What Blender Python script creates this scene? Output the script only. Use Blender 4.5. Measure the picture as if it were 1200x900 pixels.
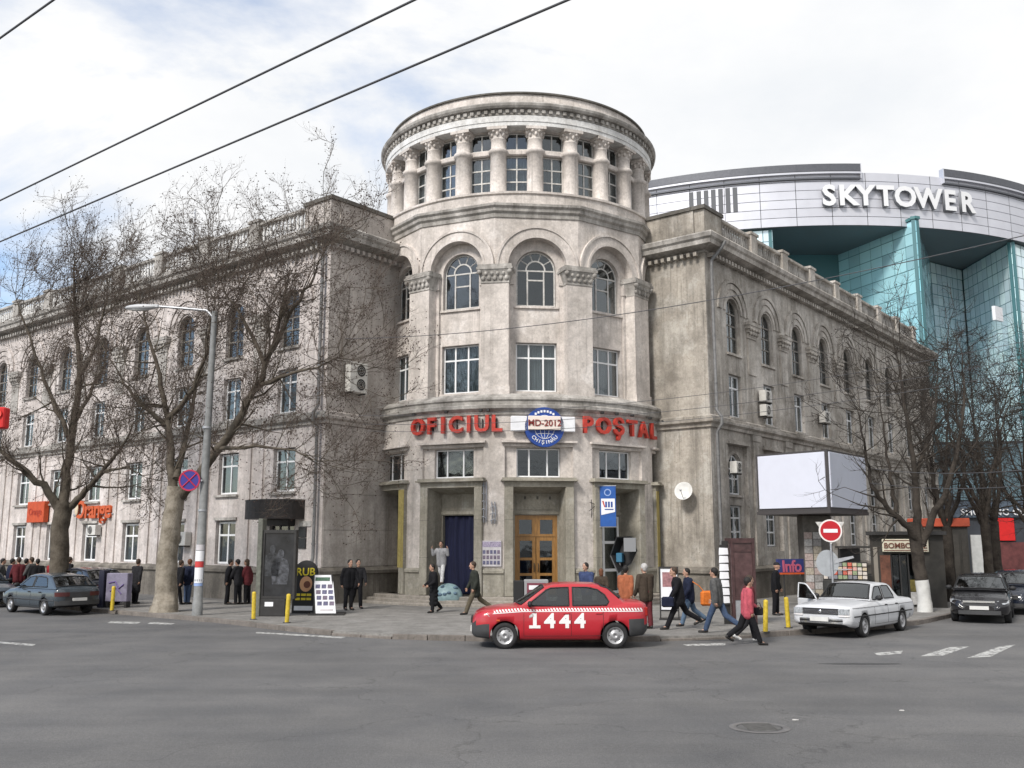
import bpy, math, random
import numpy as np
from math import pi, sin, cos, radians, sqrt, atan2
from mathutils import Matrix, Vector, noise
for o in list(bpy.data.objects): bpy.data.objects.remove(o)
SC = bpy.context.scene
COL = SC.collection
# ---------------------------------------------------------------- camera
F_PX, PITCH, CAM_H = 1120.0, radians(9.4), 2.5
cam = bpy.data.cameras.new('camera'); CAM = bpy.data.objects.new('camera', cam); COL.objects.link(CAM)
cam.sensor_width = 36.0; cam.lens = 36.0*F_PX/1200.0; cam.clip_start = 0.1; cam.clip_end = 4000
CAM.location = (0, 0, CAM_H); CAM.rotation_euler = (pi/2+PITCH, 0, 0)
SC.camera = CAM
# ---------------------------------------------------------------- world, sun, exposure
SUN_EL, SUN_AZ = radians(42), radians(215)       # azimuth clockwise from +Y: behind the camera, to its left
W = bpy.data.worlds.new('World'); SC.world = W; W.use_nodes = True
nt = W.node_tree; nt.nodes.clear()
def N(nt, t, **kw):
    n = nt.nodes.new(t)
    for k, v in kw.items():
        if k.startswith('i_'):
            key = k[2:]; n.inputs[int(key) if key.isdigit() else key.replace('_', ' ')].default_value = v
        else: setattr(n, k, v)
    return n
def ramp(nt, src, stops, interp='LINEAR'):
    r = nt.nodes.new('ShaderNodeValToRGB'); r.color_ramp.interpolation = interp
    e = r.color_ramp.elements
    while len(e) < len(stops): e.new(0.5)
    for k, (p, c) in enumerate(stops):
        e[k].position = p; e[k].color = (c, c, c, 1) if isinstance(c, (int, float)) else (*c, 1)
    nt.links.new(src, r.inputs[0]); return r.outputs[0]
L = nt.links.new
tc = N(nt, 'ShaderNodeTexCoord')
sky = N(nt, 'ShaderNodeTexSky', sky_type='NISHITA', sun_disc=False, sun_elevation=SUN_EL, sun_rotation=SUN_AZ, air_density=1.0, dust_density=1.2, ozone_density=1.5)
bg1 = N(nt, 'ShaderNodeBackground', i_Strength=0.15); L(sky.outputs[0], bg1.inputs[0])
# clouds: direction projected on a high flat layer
sx = N(nt, 'ShaderNodeSeparateXYZ'); L(tc.outputs['Generated'], sx.inputs[0])
zz = N(nt, 'ShaderNodeMath', operation='MAXIMUM', i_1=0.0); L(sx.outputs[2], zz.inputs[0])
zp = N(nt, 'ShaderNodeMath', operation='ADD', i_1=0.22); L(zz.outputs[0], zp.inputs[0])
dv = N(nt, 'ShaderNodeVectorMath', operation='DIVIDE'); L(tc.outputs['Generated'], dv.inputs[0])
cz = N(nt, 'ShaderNodeCombineXYZ')
for k in range(3): L(zp.outputs[0], cz.inputs[k])
L(cz.outputs[0], dv.inputs[1])
mp = N(nt, 'ShaderNodeMapping'); mp.inputs['Location'].default_value = (1.2, 2.6, 0); L(dv.outputs[0], mp.inputs[0])
n1 = N(nt, 'ShaderNodeTexNoise', i_Scale=1.25, i_Detail=9.0, i_Roughness=0.58, i_Distortion=0.4); L(mp.outputs[0], n1.inputs['Vector'])
bia = N(nt, 'ShaderNodeMath', operation='MULTIPLY_ADD', i_1=0.32); L(sx.outputs[0], bia.inputs[0]); L(n1.outputs['Fac'], bia.inputs[2])      # the cloud cover thickens towards the right (east)
cov = ramp(nt, bia.outputs[0], [(0.28, 0.08), (0.46, 1.0)])
n2 = N(nt, 'ShaderNodeTexNoise', i_Scale=2.2, i_Detail=7.0, i_Roughness=0.6); L(mp.outputs[0], n2.inputs['Vector'])
ccol = ramp(nt, n2.outputs['Fac'], [(0.30, (0.71, 0.73, 0.755)), (0.58, (0.80, 0.803, 0.808))])
bg2 = N(nt, 'ShaderNodeBackground', i_Strength=0.80); L(ccol, bg2.inputs[0])
mixw = N(nt, 'ShaderNodeMixShader'); L(cov, mixw.inputs[0]); L(bg1.outputs[0], mixw.inputs[1]); L(bg2.outputs[0], mixw.inputs[2])
wo = N(nt, 'ShaderNodeOutputWorld'); L(mixw.outputs[0], wo.inputs[0])
sun = bpy.data.lights.new('sun', 'SUN'); sun.energy = 2.3; sun.angle = radians(12); sun.color = (1.0, 0.95, 0.88)
SUN = bpy.data.objects.new('sun', sun); COL.objects.link(SUN)
sd = Vector((sin(SUN_AZ)*cos(SUN_EL), cos(SUN_AZ)*cos(SUN_EL), sin(SUN_EL)))
SUN.rotation_euler = sd.to_track_quat('Z', 'Y').to_euler(); SUN.location = sd*100
vs = SC.view_settings; vs.view_transform = 'Standard'; vs.look = 'None'; vs.exposure = 0.66; vs.gamma = 1; vs.use_curve_mapping = False
SC.render.film_transparent = False
SC.cycles.max_bounces = 5; SC.cycles.diffuse_bounces = 3; SC.cycles.transparent_max_bounces = 8
# ---------------------------------------------------------------- measuring helper: a ground point seen at (u, v) of the 1200x900 photograph
def _ray(u, v):
    a, b = F_PX, 450.0-v
    return (u-600.0, a*cos(PITCH)-b*sin(PITCH), a*sin(PITCH)+b*cos(PITCH))
def G(u, v, z=0.0):
    r = _ray(u, v); t = (z-CAM_H)/r[2]; return Vector((r[0]*t, r[1]*t, z))
def AT(u, v, Y):
    r = _ray(u, v); t = Y/r[1]; return Vector((r[0]*t, Y, CAM_H+r[2]*t))
# ---------------------------------------------------------------- materials
MATS = {}
def mat(name, col=(0.5, 0.5, 0.5), rough=0.8, metal=0.0, var=0.0, vscale=4.0, bump=0.0, bscale=30.0, spec=0.4, coat=0.0, emit=0.0, objvar=0.0, world=True, stretch=(1, 1, 1)):
    if name in MATS: return MATS[name]
    m = bpy.data.materials.new(name); m.use_nodes = True; t = m.node_tree
    b = t.nodes['Principled BSDF']
    b.inputs['Roughness'].default_value = rough; b.inputs['Metallic'].default_value = metal
    b.inputs['Specular IOR Level'].default_value = spec; b.inputs['Coat Weight'].default_value = coat
    b.inputs['Base Color'].default_value = (*col, 1)
    src = None
    if world: src = N(t, 'ShaderNodeNewGeometry').outputs['Position']
    else: src = N(t, 'ShaderNodeTexCoord').outputs['Object']
    mpn = N(t, 'ShaderNodeMapping'); mpn.inputs['Scale'].default_value = stretch; t.links.new(src, mpn.inputs[0]); src = mpn.outputs[0]
    c = None
    if var > 0:
        n = N(t, 'ShaderNodeTexNoise', i_Scale=vscale, i_Detail=6.0, i_Roughness=0.62); t.links.new(src, n.inputs['Vector'])
        lo = tuple(x*(1-var) for x in col); hi = tuple(min(1, x*(1+var*0.75)) for x in col)
        c = ramp(t, n.outputs['Fac'], [(0.3, lo), (0.7, hi)])
        t.links.new(c, b.inputs['Base Color'])
    if objvar > 0:
        oi = N(t, 'ShaderNodeObjectInfo'); hs = N(t, 'ShaderNodeHueSaturation')
        mr = N(t, 'ShaderNodeMapRange', i_3=1-objvar, i_4=1+objvar); t.links.new(oi.outputs['Random'], mr.inputs[0]); t.links.new(mr.outputs[0], hs.inputs['Value'])
        if c is not None: t.links.new(c, hs.inputs['Color'])
        else: hs.inputs['Color'].default_value = (*col, 1)
        t.links.new(hs.outputs[0], b.inputs['Base Color'])
    if bump > 0:
        n = N(t, 'ShaderNodeTexNoise', i_Scale=bscale, i_Detail=4.0); t.links.new(src, n.inputs['Vector'])
        bp = N(t, 'ShaderNodeBump', i_Strength=bump, i_Distance=0.02); t.links.new(n.outputs['Fac'], bp.inputs['Height']); t.links.new(bp.outputs[0], b.inputs['Normal'])
    if emit > 0:
        b.inputs['Emission Color'].default_value = (*col, 1); b.inputs['Emission Strength'].default_value = emit
    MATS[name] = m; return m
def stone(name, col, grime, g_lo=0.42, g_hi=0.68, streak=0.5, patch=None, p_lo=0.55, p_hi=0.62, bump=0.5, spots=0.5):
    """weathered plaster / limestone: mottled base, vertical dirt streaks, washed-out patches, speckles"""
    def cool(c): l = 0.3*c[0]+0.59*c[1]+0.11*c[2]; return tuple(x*0.84+l*0.16 for x in c)
    if 'yellow' not in name: col, grime = cool(col), cool(grime); patch = cool(patch) if patch else None
    m = bpy.data.materials.new(name); m.use_nodes = True; t = m.node_tree; b = t.nodes['Principled BSDF']
    b.inputs['Roughness'].default_value = 0.92; b.inputs['Specular IOR Level'].default_value = 0.2
    g = N(t, 'ShaderNodeNewGeometry'); pos = g.outputs['Position']
    def nz(scale, detail=7.0, rough=0.62, st=(1, 1, 1), off=(0, 0, 0)):
        mpn = N(t, 'ShaderNodeMapping'); mpn.inputs['Scale'].default_value = st; mpn.inputs['Location'].default_value = off
        t.links.new(pos, mpn.inputs[0])
        n = N(t, 'ShaderNodeTexNoise', i_Scale=scale, i_Detail=detail, i_Roughness=rough); t.links.new(mpn.outputs[0], n.inputs['Vector']); return n.outputs['Fac']
    base = ramp(t, nz(2.3), [(0.28, tuple(x*0.78 for x in col)), (0.5, col), (0.72, tuple(min(1, x*1.16) for x in col))])
    def mix(fac, a, bcol, mode='MIX'):
        mx = N(t, 'ShaderNodeMix', data_type='RGBA', blend_type=mode); t.links.new(fac, mx.inputs[0]); t.links.new(a, mx.inputs[6])
        if isinstance(bcol, tuple): mx.inputs[7].default_value = (*bcol, 1)
        else: t.links.new(bcol, mx.inputs[7])
        return mx.outputs[2]
    def scale(fac, k):
        q = N(t, 'ShaderNodeMath', operation='MULTIPLY', i_1=k); t.links.new(fac, q.inputs[0]); return q.outputs[0]
    c = base
    if patch: c = mix(ramp(t, nz(0.75, 8, 0.68, off=(7, 3, 1)), [(p_lo, 0.0), (p_hi, 0.85)]), c, patch)
    st = ramp(t, nz(1.0, 6, 0.6, st=(1.6, 1.6, 0.25)), [(g_lo, 0.0), (g_hi, 1.0)])
    c = mix(scale(st, streak), c, grime)
    dr = ramp(t, nz(1.0, 4, 0.65, st=(6.5, 6.5, 0.14), off=(4, 4, 0)), [(0.52, 0.0), (0.70, 1.0)]); dm = ramp(t, nz(0.45, 5, 0.6, off=(9, 2, 6)), [(0.42, 0.0), (0.6, 1.0)])
    dd = N(t, 'ShaderNodeMath', operation='MULTIPLY'); t.links.new(dr, dd.inputs[0]); t.links.new(dm, dd.inputs[1]); c = mix(scale(dd.outputs[0], min(1.0, streak*1.15)), c, tuple(x*0.8 for x in grime))
    st2 = ramp(t, nz(0.5, 9, 0.7, off=(2, 9, 4)), [(0.48, 0.0), (0.66, 1.0)])
    c = mix(scale(st2, streak*0.9), c, grime)
    sp = ramp(t, nz(14.0, 3, 0.7), [(0.60, 0.0), (0.72, 1.0)])
    c = mix(scale(sp, spots), c, tuple(x*0.55 for x in grime))
    fine = ramp(t, nz(9.0, 8, 0.75, off=(1, 5, 2)), [(0.32, 0.80), (0.68, 1.15)]); one = N(t, 'ShaderNodeMath', operation='ADD', i_0=1.0, i_1=0.0)
    c = mix(one.outputs[0], c, fine, 'MULTIPLY')
    t.links.new(c, b.inputs['Base Color'])
    n3 = nz(24.0, 6, 0.7); bp = N(t, 'ShaderNodeBump', i_Strength=bump, i_Distance=0.025); t.links.new(n3, bp.inputs['Height']); t.links.new(bp.outputs[0], b.inputs['Normal'])
    MATS[name] = m; return m
M_TOWER = stone('tower_plaster', (0.595, 0.54, 0.495), (0.275, 0.245, 0.215), streak=0.55, patch=(0.70, 0.65, 0.61), g_lo=0.5, g_hi=0.75)
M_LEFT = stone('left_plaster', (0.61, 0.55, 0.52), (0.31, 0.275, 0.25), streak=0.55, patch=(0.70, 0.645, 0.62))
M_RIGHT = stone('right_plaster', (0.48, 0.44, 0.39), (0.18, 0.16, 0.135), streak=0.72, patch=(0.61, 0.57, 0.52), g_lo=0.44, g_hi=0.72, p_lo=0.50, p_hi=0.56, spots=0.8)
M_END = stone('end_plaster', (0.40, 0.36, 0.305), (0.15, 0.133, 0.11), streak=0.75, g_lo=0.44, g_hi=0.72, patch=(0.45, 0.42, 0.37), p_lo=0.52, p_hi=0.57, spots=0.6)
M_ENDL = stone('left_end_plaster', (0.48, 0.435, 0.40), (0.25, 0.222, 0.195), streak=0.65, patch=(0.50, 0.46, 0.425))
M_TRIM = stone('trim_plaster', (0.50, 0.475, 0.44), (0.18, 0.166, 0.148), streak=0.8, g_lo=0.38, g_hi=0.64)
M_TRIMW = stone('white_trim', (0.66, 0.66, 0.65), (0.36, 0.34, 0.31), streak=0.35)
M_CAPST = stone('dark_coping', (0.15, 0.14, 0.125), (0.075, 0.07, 0.06), streak=0.6)
M_PORT = stone('portal_stone', (0.35, 0.325, 0.265), (0.19, 0.172, 0.135), streak=0.65, patch=(0.43, 0.41, 0.36))
M_PLINTH = stone('plinth_stone', (0.225, 0.20, 0.168), (0.10, 0.09, 0.075), streak=0.8)
M_YEL = stone('yellow_jamb', (0.40, 0.33, 0.125), (0.22, 0.19, 0.09), streak=0.5)
M_STEP = stone('step_stone', (0.34, 0.305, 0.26), (0.15, 0.13, 0.11), streak=0.5)
M_WHITE = mat('white_pvc', (0.74, 0.75, 0.76), 0.45, var=0.08)
M_OLDW = mat('old_white_paint', (0.50, 0.49, 0.47), 0.6, var=0.3, vscale=9)
M_BROWNF = mat('weathered_frame', (0.20, 0.185, 0.165), 0.7, var=0.35, vscale=9)
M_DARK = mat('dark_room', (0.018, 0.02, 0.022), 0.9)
M_CURT = mat('pale_curtain', (0.42, 0.43, 0.43), 0.9, var=0.25, vscale=9, stretch=(3, 3, .2))
M_CURT2 = mat('grey_blind_sky_tone', (0.33, 0.34, 0.35), 0.9, var=0.4, vscale=7, stretch=(3, 3, .2))
M_METAL = mat('galvanised_metal', (0.42, 0.43, 0.45), 0.45, 0.7, var=0.2, vscale=6)
M_PIPE = mat('dull_pipe', (0.17, 0.17, 0.17), 0.65, 0.2, var=0.3, vscale=6)
M_DKMET = mat('dark_metal', (0.035, 0.034, 0.034), 0.5, 0.2, var=0.25, vscale=8)
M_BLACK = mat('black_matte', (0.015, 0.015, 0.016), 0.6)
M_RUB = mat('tyre_rubber', (0.02, 0.02, 0.021), 0.85, var=0.3, vscale=12, world=False)
M_WIRE = mat('grey_cable', (0.07, 0.07, 0.075), 0.7)
def glass_mat(name, tint, refl=0.25, trans=0.75):
    m = bpy.data.materials.new(name); m.use_nodes = True; t = m.node_tree; t.nodes.clear()
    tr = N(t, 'ShaderNodeBsdfTransparent'); tr.inputs[0].default_value = (*[x*trans for x in tint], 1)
    gl = N(t, 'ShaderNodeBsdfGlossy'); gl.inputs['Roughness'].default_value = 0.04; gl.inputs[0].default_value = (0.9, 0.93, 0.95, 1)
    lw = N(t, 'ShaderNodeLayerWeight', i_Blend=0.12)
    mr = N(t, 'ShaderNodeMapRange', i_3=refl*0.3, i_4=0.75); t.links.new(lw.outputs['Facing'], mr.inputs[0])
    mx = N(t, 'ShaderNodeMixShader'); t.links.new(mr.outputs[0], mx.inputs[0]); t.links.new(tr.outputs[0], mx.inputs[1]); t.links.new(gl.outputs[0], mx.inputs[2])
    g = N(t, 'ShaderNodeNewGeometry'); n = N(t, 'ShaderNodeTexNoise', i_Scale=1.3, i_Detail=2.0); t.links.new(g.outputs['Position'], n.inputs['Vector'])
    bp = N(t, 'ShaderNodeBump', i_Strength=0.12, i_Distance=0.05); t.links.new(n.outputs['Fac'], bp.inputs['Height']); t.links.new(bp.outputs[0], gl.inputs['Normal'])
    o = N(t, 'ShaderNodeOutputMaterial'); t.links.new(mx.outputs[0], o.inputs[0]); MATS[name] = m; return m
M_GLASS = glass_mat('window_glass', (0.80, 0.86, 0.88), 0.22)
M_CARGL = glass_mat('car_glass', (0.42, 0.48, 0.50), 0.30, 0.6)
# ---------------------------------------------------------------- mesh helpers
class MB:
    def __init__(s): s.v = []; s.f = []; s.m = []; s.sm = []
    def add(s, vs, fs, m=0, sm=False, M=None):
        b = len(s.v)
        s.v += [tuple(M @ Vector(p)) for p in vs] if M is not None else [tuple(p) for p in vs]
        for f in fs: s.f.append(tuple(b+i for i in f)); s.m.append(m); s.sm.append(sm)
        return s
    def box(s, x0, x1, y0, y1, z0, z1, m=0, M=None):
        v = [(x0, y0, z0), (x1, y0, z0), (x1, y1, z0), (x0, y1, z0), (x0, y0, z1), (x1, y0, z1), (x1, y1, z1), (x0, y1, z1)]
        return s.add(v, [(0, 3, 2, 1), (4, 5, 6, 7), (0, 1, 5, 4), (1, 2, 6, 5), (2, 3, 7, 6), (3, 0, 4, 7)], m, False, M)
    def bbox(s, x0, x1, y0, y1, z0, z1, b=0.02, m=0, M=None):
        """box with its long vertical and top edges chamfered"""
        pts = [(x0+b, y0), (x1-b, y0), (x1, y0+b), (x1, y1-b), (x1-b, y1), (x0+b, y1), (x0, y1-b), (x0, y0+b)]
        cx, cy = (x0+x1)/2, (y0+y1)/2
        def sh(p): return (p[0]+(b if p[0] < cx else -b), p[1]+(b if p[1] < cy else -b))
        v = [(*sh(p), z0) for p in pts]+[(*p, z0+b) for p in pts]+[(*p, z1-b) for p in pts]+[(*sh(p), z1) for p in pts]
        f = [tuple(range(7, -1, -1)), tuple(range(24, 32))]
        for k in range(3):
            for i in range(8): j = (i+1) % 8; f.append((k*8+i, k*8+j, k*8+8+j, k*8+8+i))
        return s.add(v, f, m, False, M)
    def prism(s, poly, y0, y1, m=0, M=None, sm=False):
        """polygon in (x, z) extruded along y"""
        n = len(poly); v = [(p[0], y0, p[1]) for p in poly]+[(p[0], y1, p[1]) for p in poly]
        s.add(v, [tuple(range(n)), tuple(range(2*n-1, n-1, -1))], m, False, M)
        return s.add(v, [((i+1) % n, i, n+i, n+(i+1) % n) for i in range(n)], m, sm, M)
    def slab(s, poly, z0, z1, m=0, M=None):
        n = len(poly); v = [(p[0], p[1], z0) for p in poly]+[(p[0], p[1], z1) for p in poly]
        return s.add(v, [tuple(range(n-1, -1, -1)), tuple(range(n, 2*n))]+[(i, (i+1) % n, n+(i+1) % n, n+i) for i in range(n)], m, False, M)
    def lathe(s, prof, n=32, a0=0.0, a1=2*pi, c=(0, 0), m=0, sm=True, M=None, jit=0.0):
        """profile of (r, z); angle measured from -Y towards +X"""
        full = abs(a1-a0-2*pi) < 1e-6; k = n if full else n+1
        v = []
        for i in range(k):
            a = a0+(a1-a0)*i/n
            for r, z in prof: v.append((c[0]+r*sin(a), c[1]-r*cos(a), z))
        q = len(prof); f = []
        for i in range(n):
            j = (i+1) % k
            for p in range(q-1): f.append((i*q+p, j*q+p, j*q+p+1, i*q+p+1))
        return s.add(v, f, m, sm, M)
    def tube(s, pts, rad, n=8, m=0, sm=True, cap=True, M=None):
        pts = [Vector(p) for p in pts]; R = rad if isinstance(rad, (list, tuple)) else [rad]*len(pts)
        v = []; up = None
        for i, p in enumerate(pts):
            d = (pts[min(i+1, len(pts)-1)]-pts[max(i-1, 0)])
            if d.length < 1e-9: d = Vector((0, 0, 1))
            d.normalize()
            if up is None: up = Vector((0, 0, 1)) if abs(d.z) < 0.9 else Vector((1, 0, 0))
            a = d.cross(up)
            if a.length < 1e-6: a = d.orthogonal()
            a.normalize(); b = a.cross(d); up = b
            for k in range(n):
                t = 2*pi*k/n; v.append(p+(a*cos(t)+b*sin(t))*R[i])
        f = []
        for i in range(len(pts)-1):
            for k in range(n): f.append((i*n+k, i*n+(k+1) % n, (i+1)*n+(k+1) % n, (i+1)*n+k))
        s.add(v, f, m, sm, M)
        if cap: s.add(v[:n], [tuple(range(n-1, -1, -1))], m, False, M); s.add(v[-n:], [tuple(range(n))], m, False, M)
        return s
    def ball(s, c, r, nu=10, nv=7, m=0, M=None):
        rx, ry, rz = r if isinstance(r, (tuple, list)) else (r, r, r)
        v = []
        for j in range(nv+1):
            b = -pi/2+pi*j/nv
            for i in range(nu): a = 2*pi*i/nu; v.append((c[0]+rx*cos(b)*cos(a), c[1]+ry*cos(b)*sin(a), c[2]+rz*sin(b)))
        f = [(j*nu+i, j*nu+(i+1) % nu, (j+1)*nu+(i+1) % nu, (j+1)*nu+i) for j in range(nv) for i in range(nu)]
        return s.add(v, f, m, True, M)
    def ring(s, cx, cz, r0, r1, y0, y1, a0=0, a1=pi, n=20, m=0, M=None):
        """flat ring (archivolt) in the xz plane extruded from y0 (front) to y1"""
        v = []
        for i in range(n+1):
            a = a0+(a1-a0)*i/n
            for r in (r0, r1):
                for y in (y0, y1): v.append((cx+r*cos(a), y, cz+r*sin(a)))
        f = []
        for i in range(n):
            p, q = i*4, i*4+4
            f += [(p, q, q+2, p+2), (p+1, p+3, q+3, q+1), (p+2, q+2, q+3, p+3), (p, p+1, q+1, q)]
        f += [(0, 2, 3, 1), (n*4, n*4+1, n*4+3, n*4+2)]
        return s.add(v, f, m, False, M)
    def mesh(s, name, mats):
        me = bpy.data.meshes.new(name); me.from_pydata(s.v, [], s.f)
        for m in (mats if isinstance(mats, (list, tuple)) else [mats]): me.materials.append(m)
        me.polygons.foreach_set('material_index', s.m); me.polygons.foreach_set('use_smooth', s.sm)
        me.update(); return me
WM = {}
def tag(o, label=None, cat=None, group=None, kind=None):
    if label: o['label'] = label
    if cat: o['category'] = cat
    if group: o['group'] = group
    if kind: o['kind'] = kind
    return o
def link(name, data, parent=None, M=None, **kw):
    """M is the world matrix; children get their local one"""
    o = bpy.data.objects.new(name, data); COL.objects.link(o)
    if M is None: M = WM[parent.name].copy() if parent else Matrix.Identity(4)
    if parent is not None: o.parent = parent; o.matrix_basis = WM[parent.name].inverted() @ M
    else: o.matrix_basis = M
    WM[o.name] = M; tag(o, **kw); return o
def thing(name, label, cat, loc=(0, 0, 0), rz=0.0, group=None, M=None):
    return link(name, None, None, M if M is not None else Matrix.Translation(loc) @ Matrix.Rotation(rz, 4, 'Z'), label=label, cat=cat, group=group)
def part(name, mb, mats, parent, M=None, **kw):
    return link(name, mb.mesh(name, mats) if isinstance(mb, MB) else mb, parent, M, **kw)
def T(x, y, z): return Matrix.Translation((x, y, z))
def RZ(a): return Matrix.Rotation(a, 4, 'Z')
TMP = bpy.data.scenes.new('workbench')                    # a scratch scene for evaluating modifiers and text, removed at the end
def evaluated_mesh(o):
    TMP.collection.objects.link(o); vl = TMP.view_layers[0]; vl.update(); dg = vl.depsgraph; dg.update()
    me = bpy.data.meshes.new_from_object(o.evaluated_get(dg), depsgraph=dg); TMP.collection.objects.unlink(o); bpy.data.objects.remove(o); return me
def text_mesh(txt, size=1.0, depth=0.05, bold=0.0, spacing=1.0, mats=None, shear=0.0, align='CENTER', res=3):
    """text in the xz plane facing -y, origin at the centre of the baseline"""
    cu = bpy.data.curves.new('letters', 'FONT'); cu.body = txt; cu.size = size; cu.extrude = depth/2; cu.offset = bold*size; cu.space_character = spacing
    cu.align_x = align; cu.shear = shear; cu.resolution_u = res
    o = bpy.data.objects.new('letters', cu); me = evaluated_mesh(o); bpy.data.curves.remove(cu)
    me.transform(Matrix.Rotation(pi/2, 4, 'X'))
    me.materials.clear()
    if mats: me.materials.append(mats)
    return me
def wall(mb, x0, x1, z0, z1, ops, depth=0.25, pm=None, maxdx=None, m=0, mr=None, y=0.0, n_arch=16):
    """wall plate at depth y with rectangular / arched openings (x, w, z0, z1[, arch]) and their reveals"""
    mr = m if mr is None else mr
    pm = pm or (lambda X, Y, Z: (X, Y, Z))
    xs = {x0, x1}; zs = {z0, z1}
    for o in ops: xs |= {o[0]-o[1]/2, o[0]+o[1]/2}; zs |= {o[2], o[3]}
    xs = sorted(x for x in xs if x0-1e-6 <= x <= x1+1e-6); zs = sorted(z for z in zs if z0-1e-6 <= z <= z1+1e-6)
    if maxdx:
        ex = []
        for a, b in zip(xs[:-1], xs[1:]):
            k = max(1, math.ceil((b-a)/maxdx)); ex += [a+(b-a)*i/k for i in range(k)]
        xs = ex+[xs[-1]]
    for a, b in zip(xs[:-1], xs[1:]):
        for c, d in zip(zs[:-1], zs[1:]):
            mx, mz = (a+b)/2, (c+d)/2
            if any(abs(mx-o[0]) < o[1]/2 and o[2] < mz < o[3] for o in ops): continue
            mb.add([pm(a, y, c), pm(b, y, c), pm(b, y, d), pm(a, y, d)], [(0, 1, 2, 3)], m)
    for o in ops:
        X, w, a, b = o[:4]; arch = len(o) > 4 and o[4]; h = w/2; dp = o[5] if len(o) > 5 else depth
        if arch:
            zc = b-h; arc = [(X+h*cos(pi*i/n_arch), zc+h*sin(pi*i/n_arch)) for i in range(n_arch+1)]
            for p, q in zip(arc[:-1], arc[1:]):
                mb.add([pm(p[0], y, p[1]), pm(p[0], y, b), pm(q[0], y, b), pm(q[0], y, q[1])], [(0, 1, 2, 3)], m)
            loop = [(X-h, a), (X+h, a)]+arc
        else: loop = [(X-h, a), (X+h, a), (X+h, b), (X-h, b)]
        for i in range(len(loop)):
            p, q = loop[i], loop[(i+1) % len(loop)]
            if abs(p[0]-q[0])+abs(p[1]-q[1]) < 1e-6: continue
            mb.add([pm(p[0], y, p[1]), pm(p[0], y+dp, p[1]), pm(q[0], y+dp, q[1]), pm(q[0], y, q[1])], [(0, 1, 2, 3)], mr)
    return mb
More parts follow.
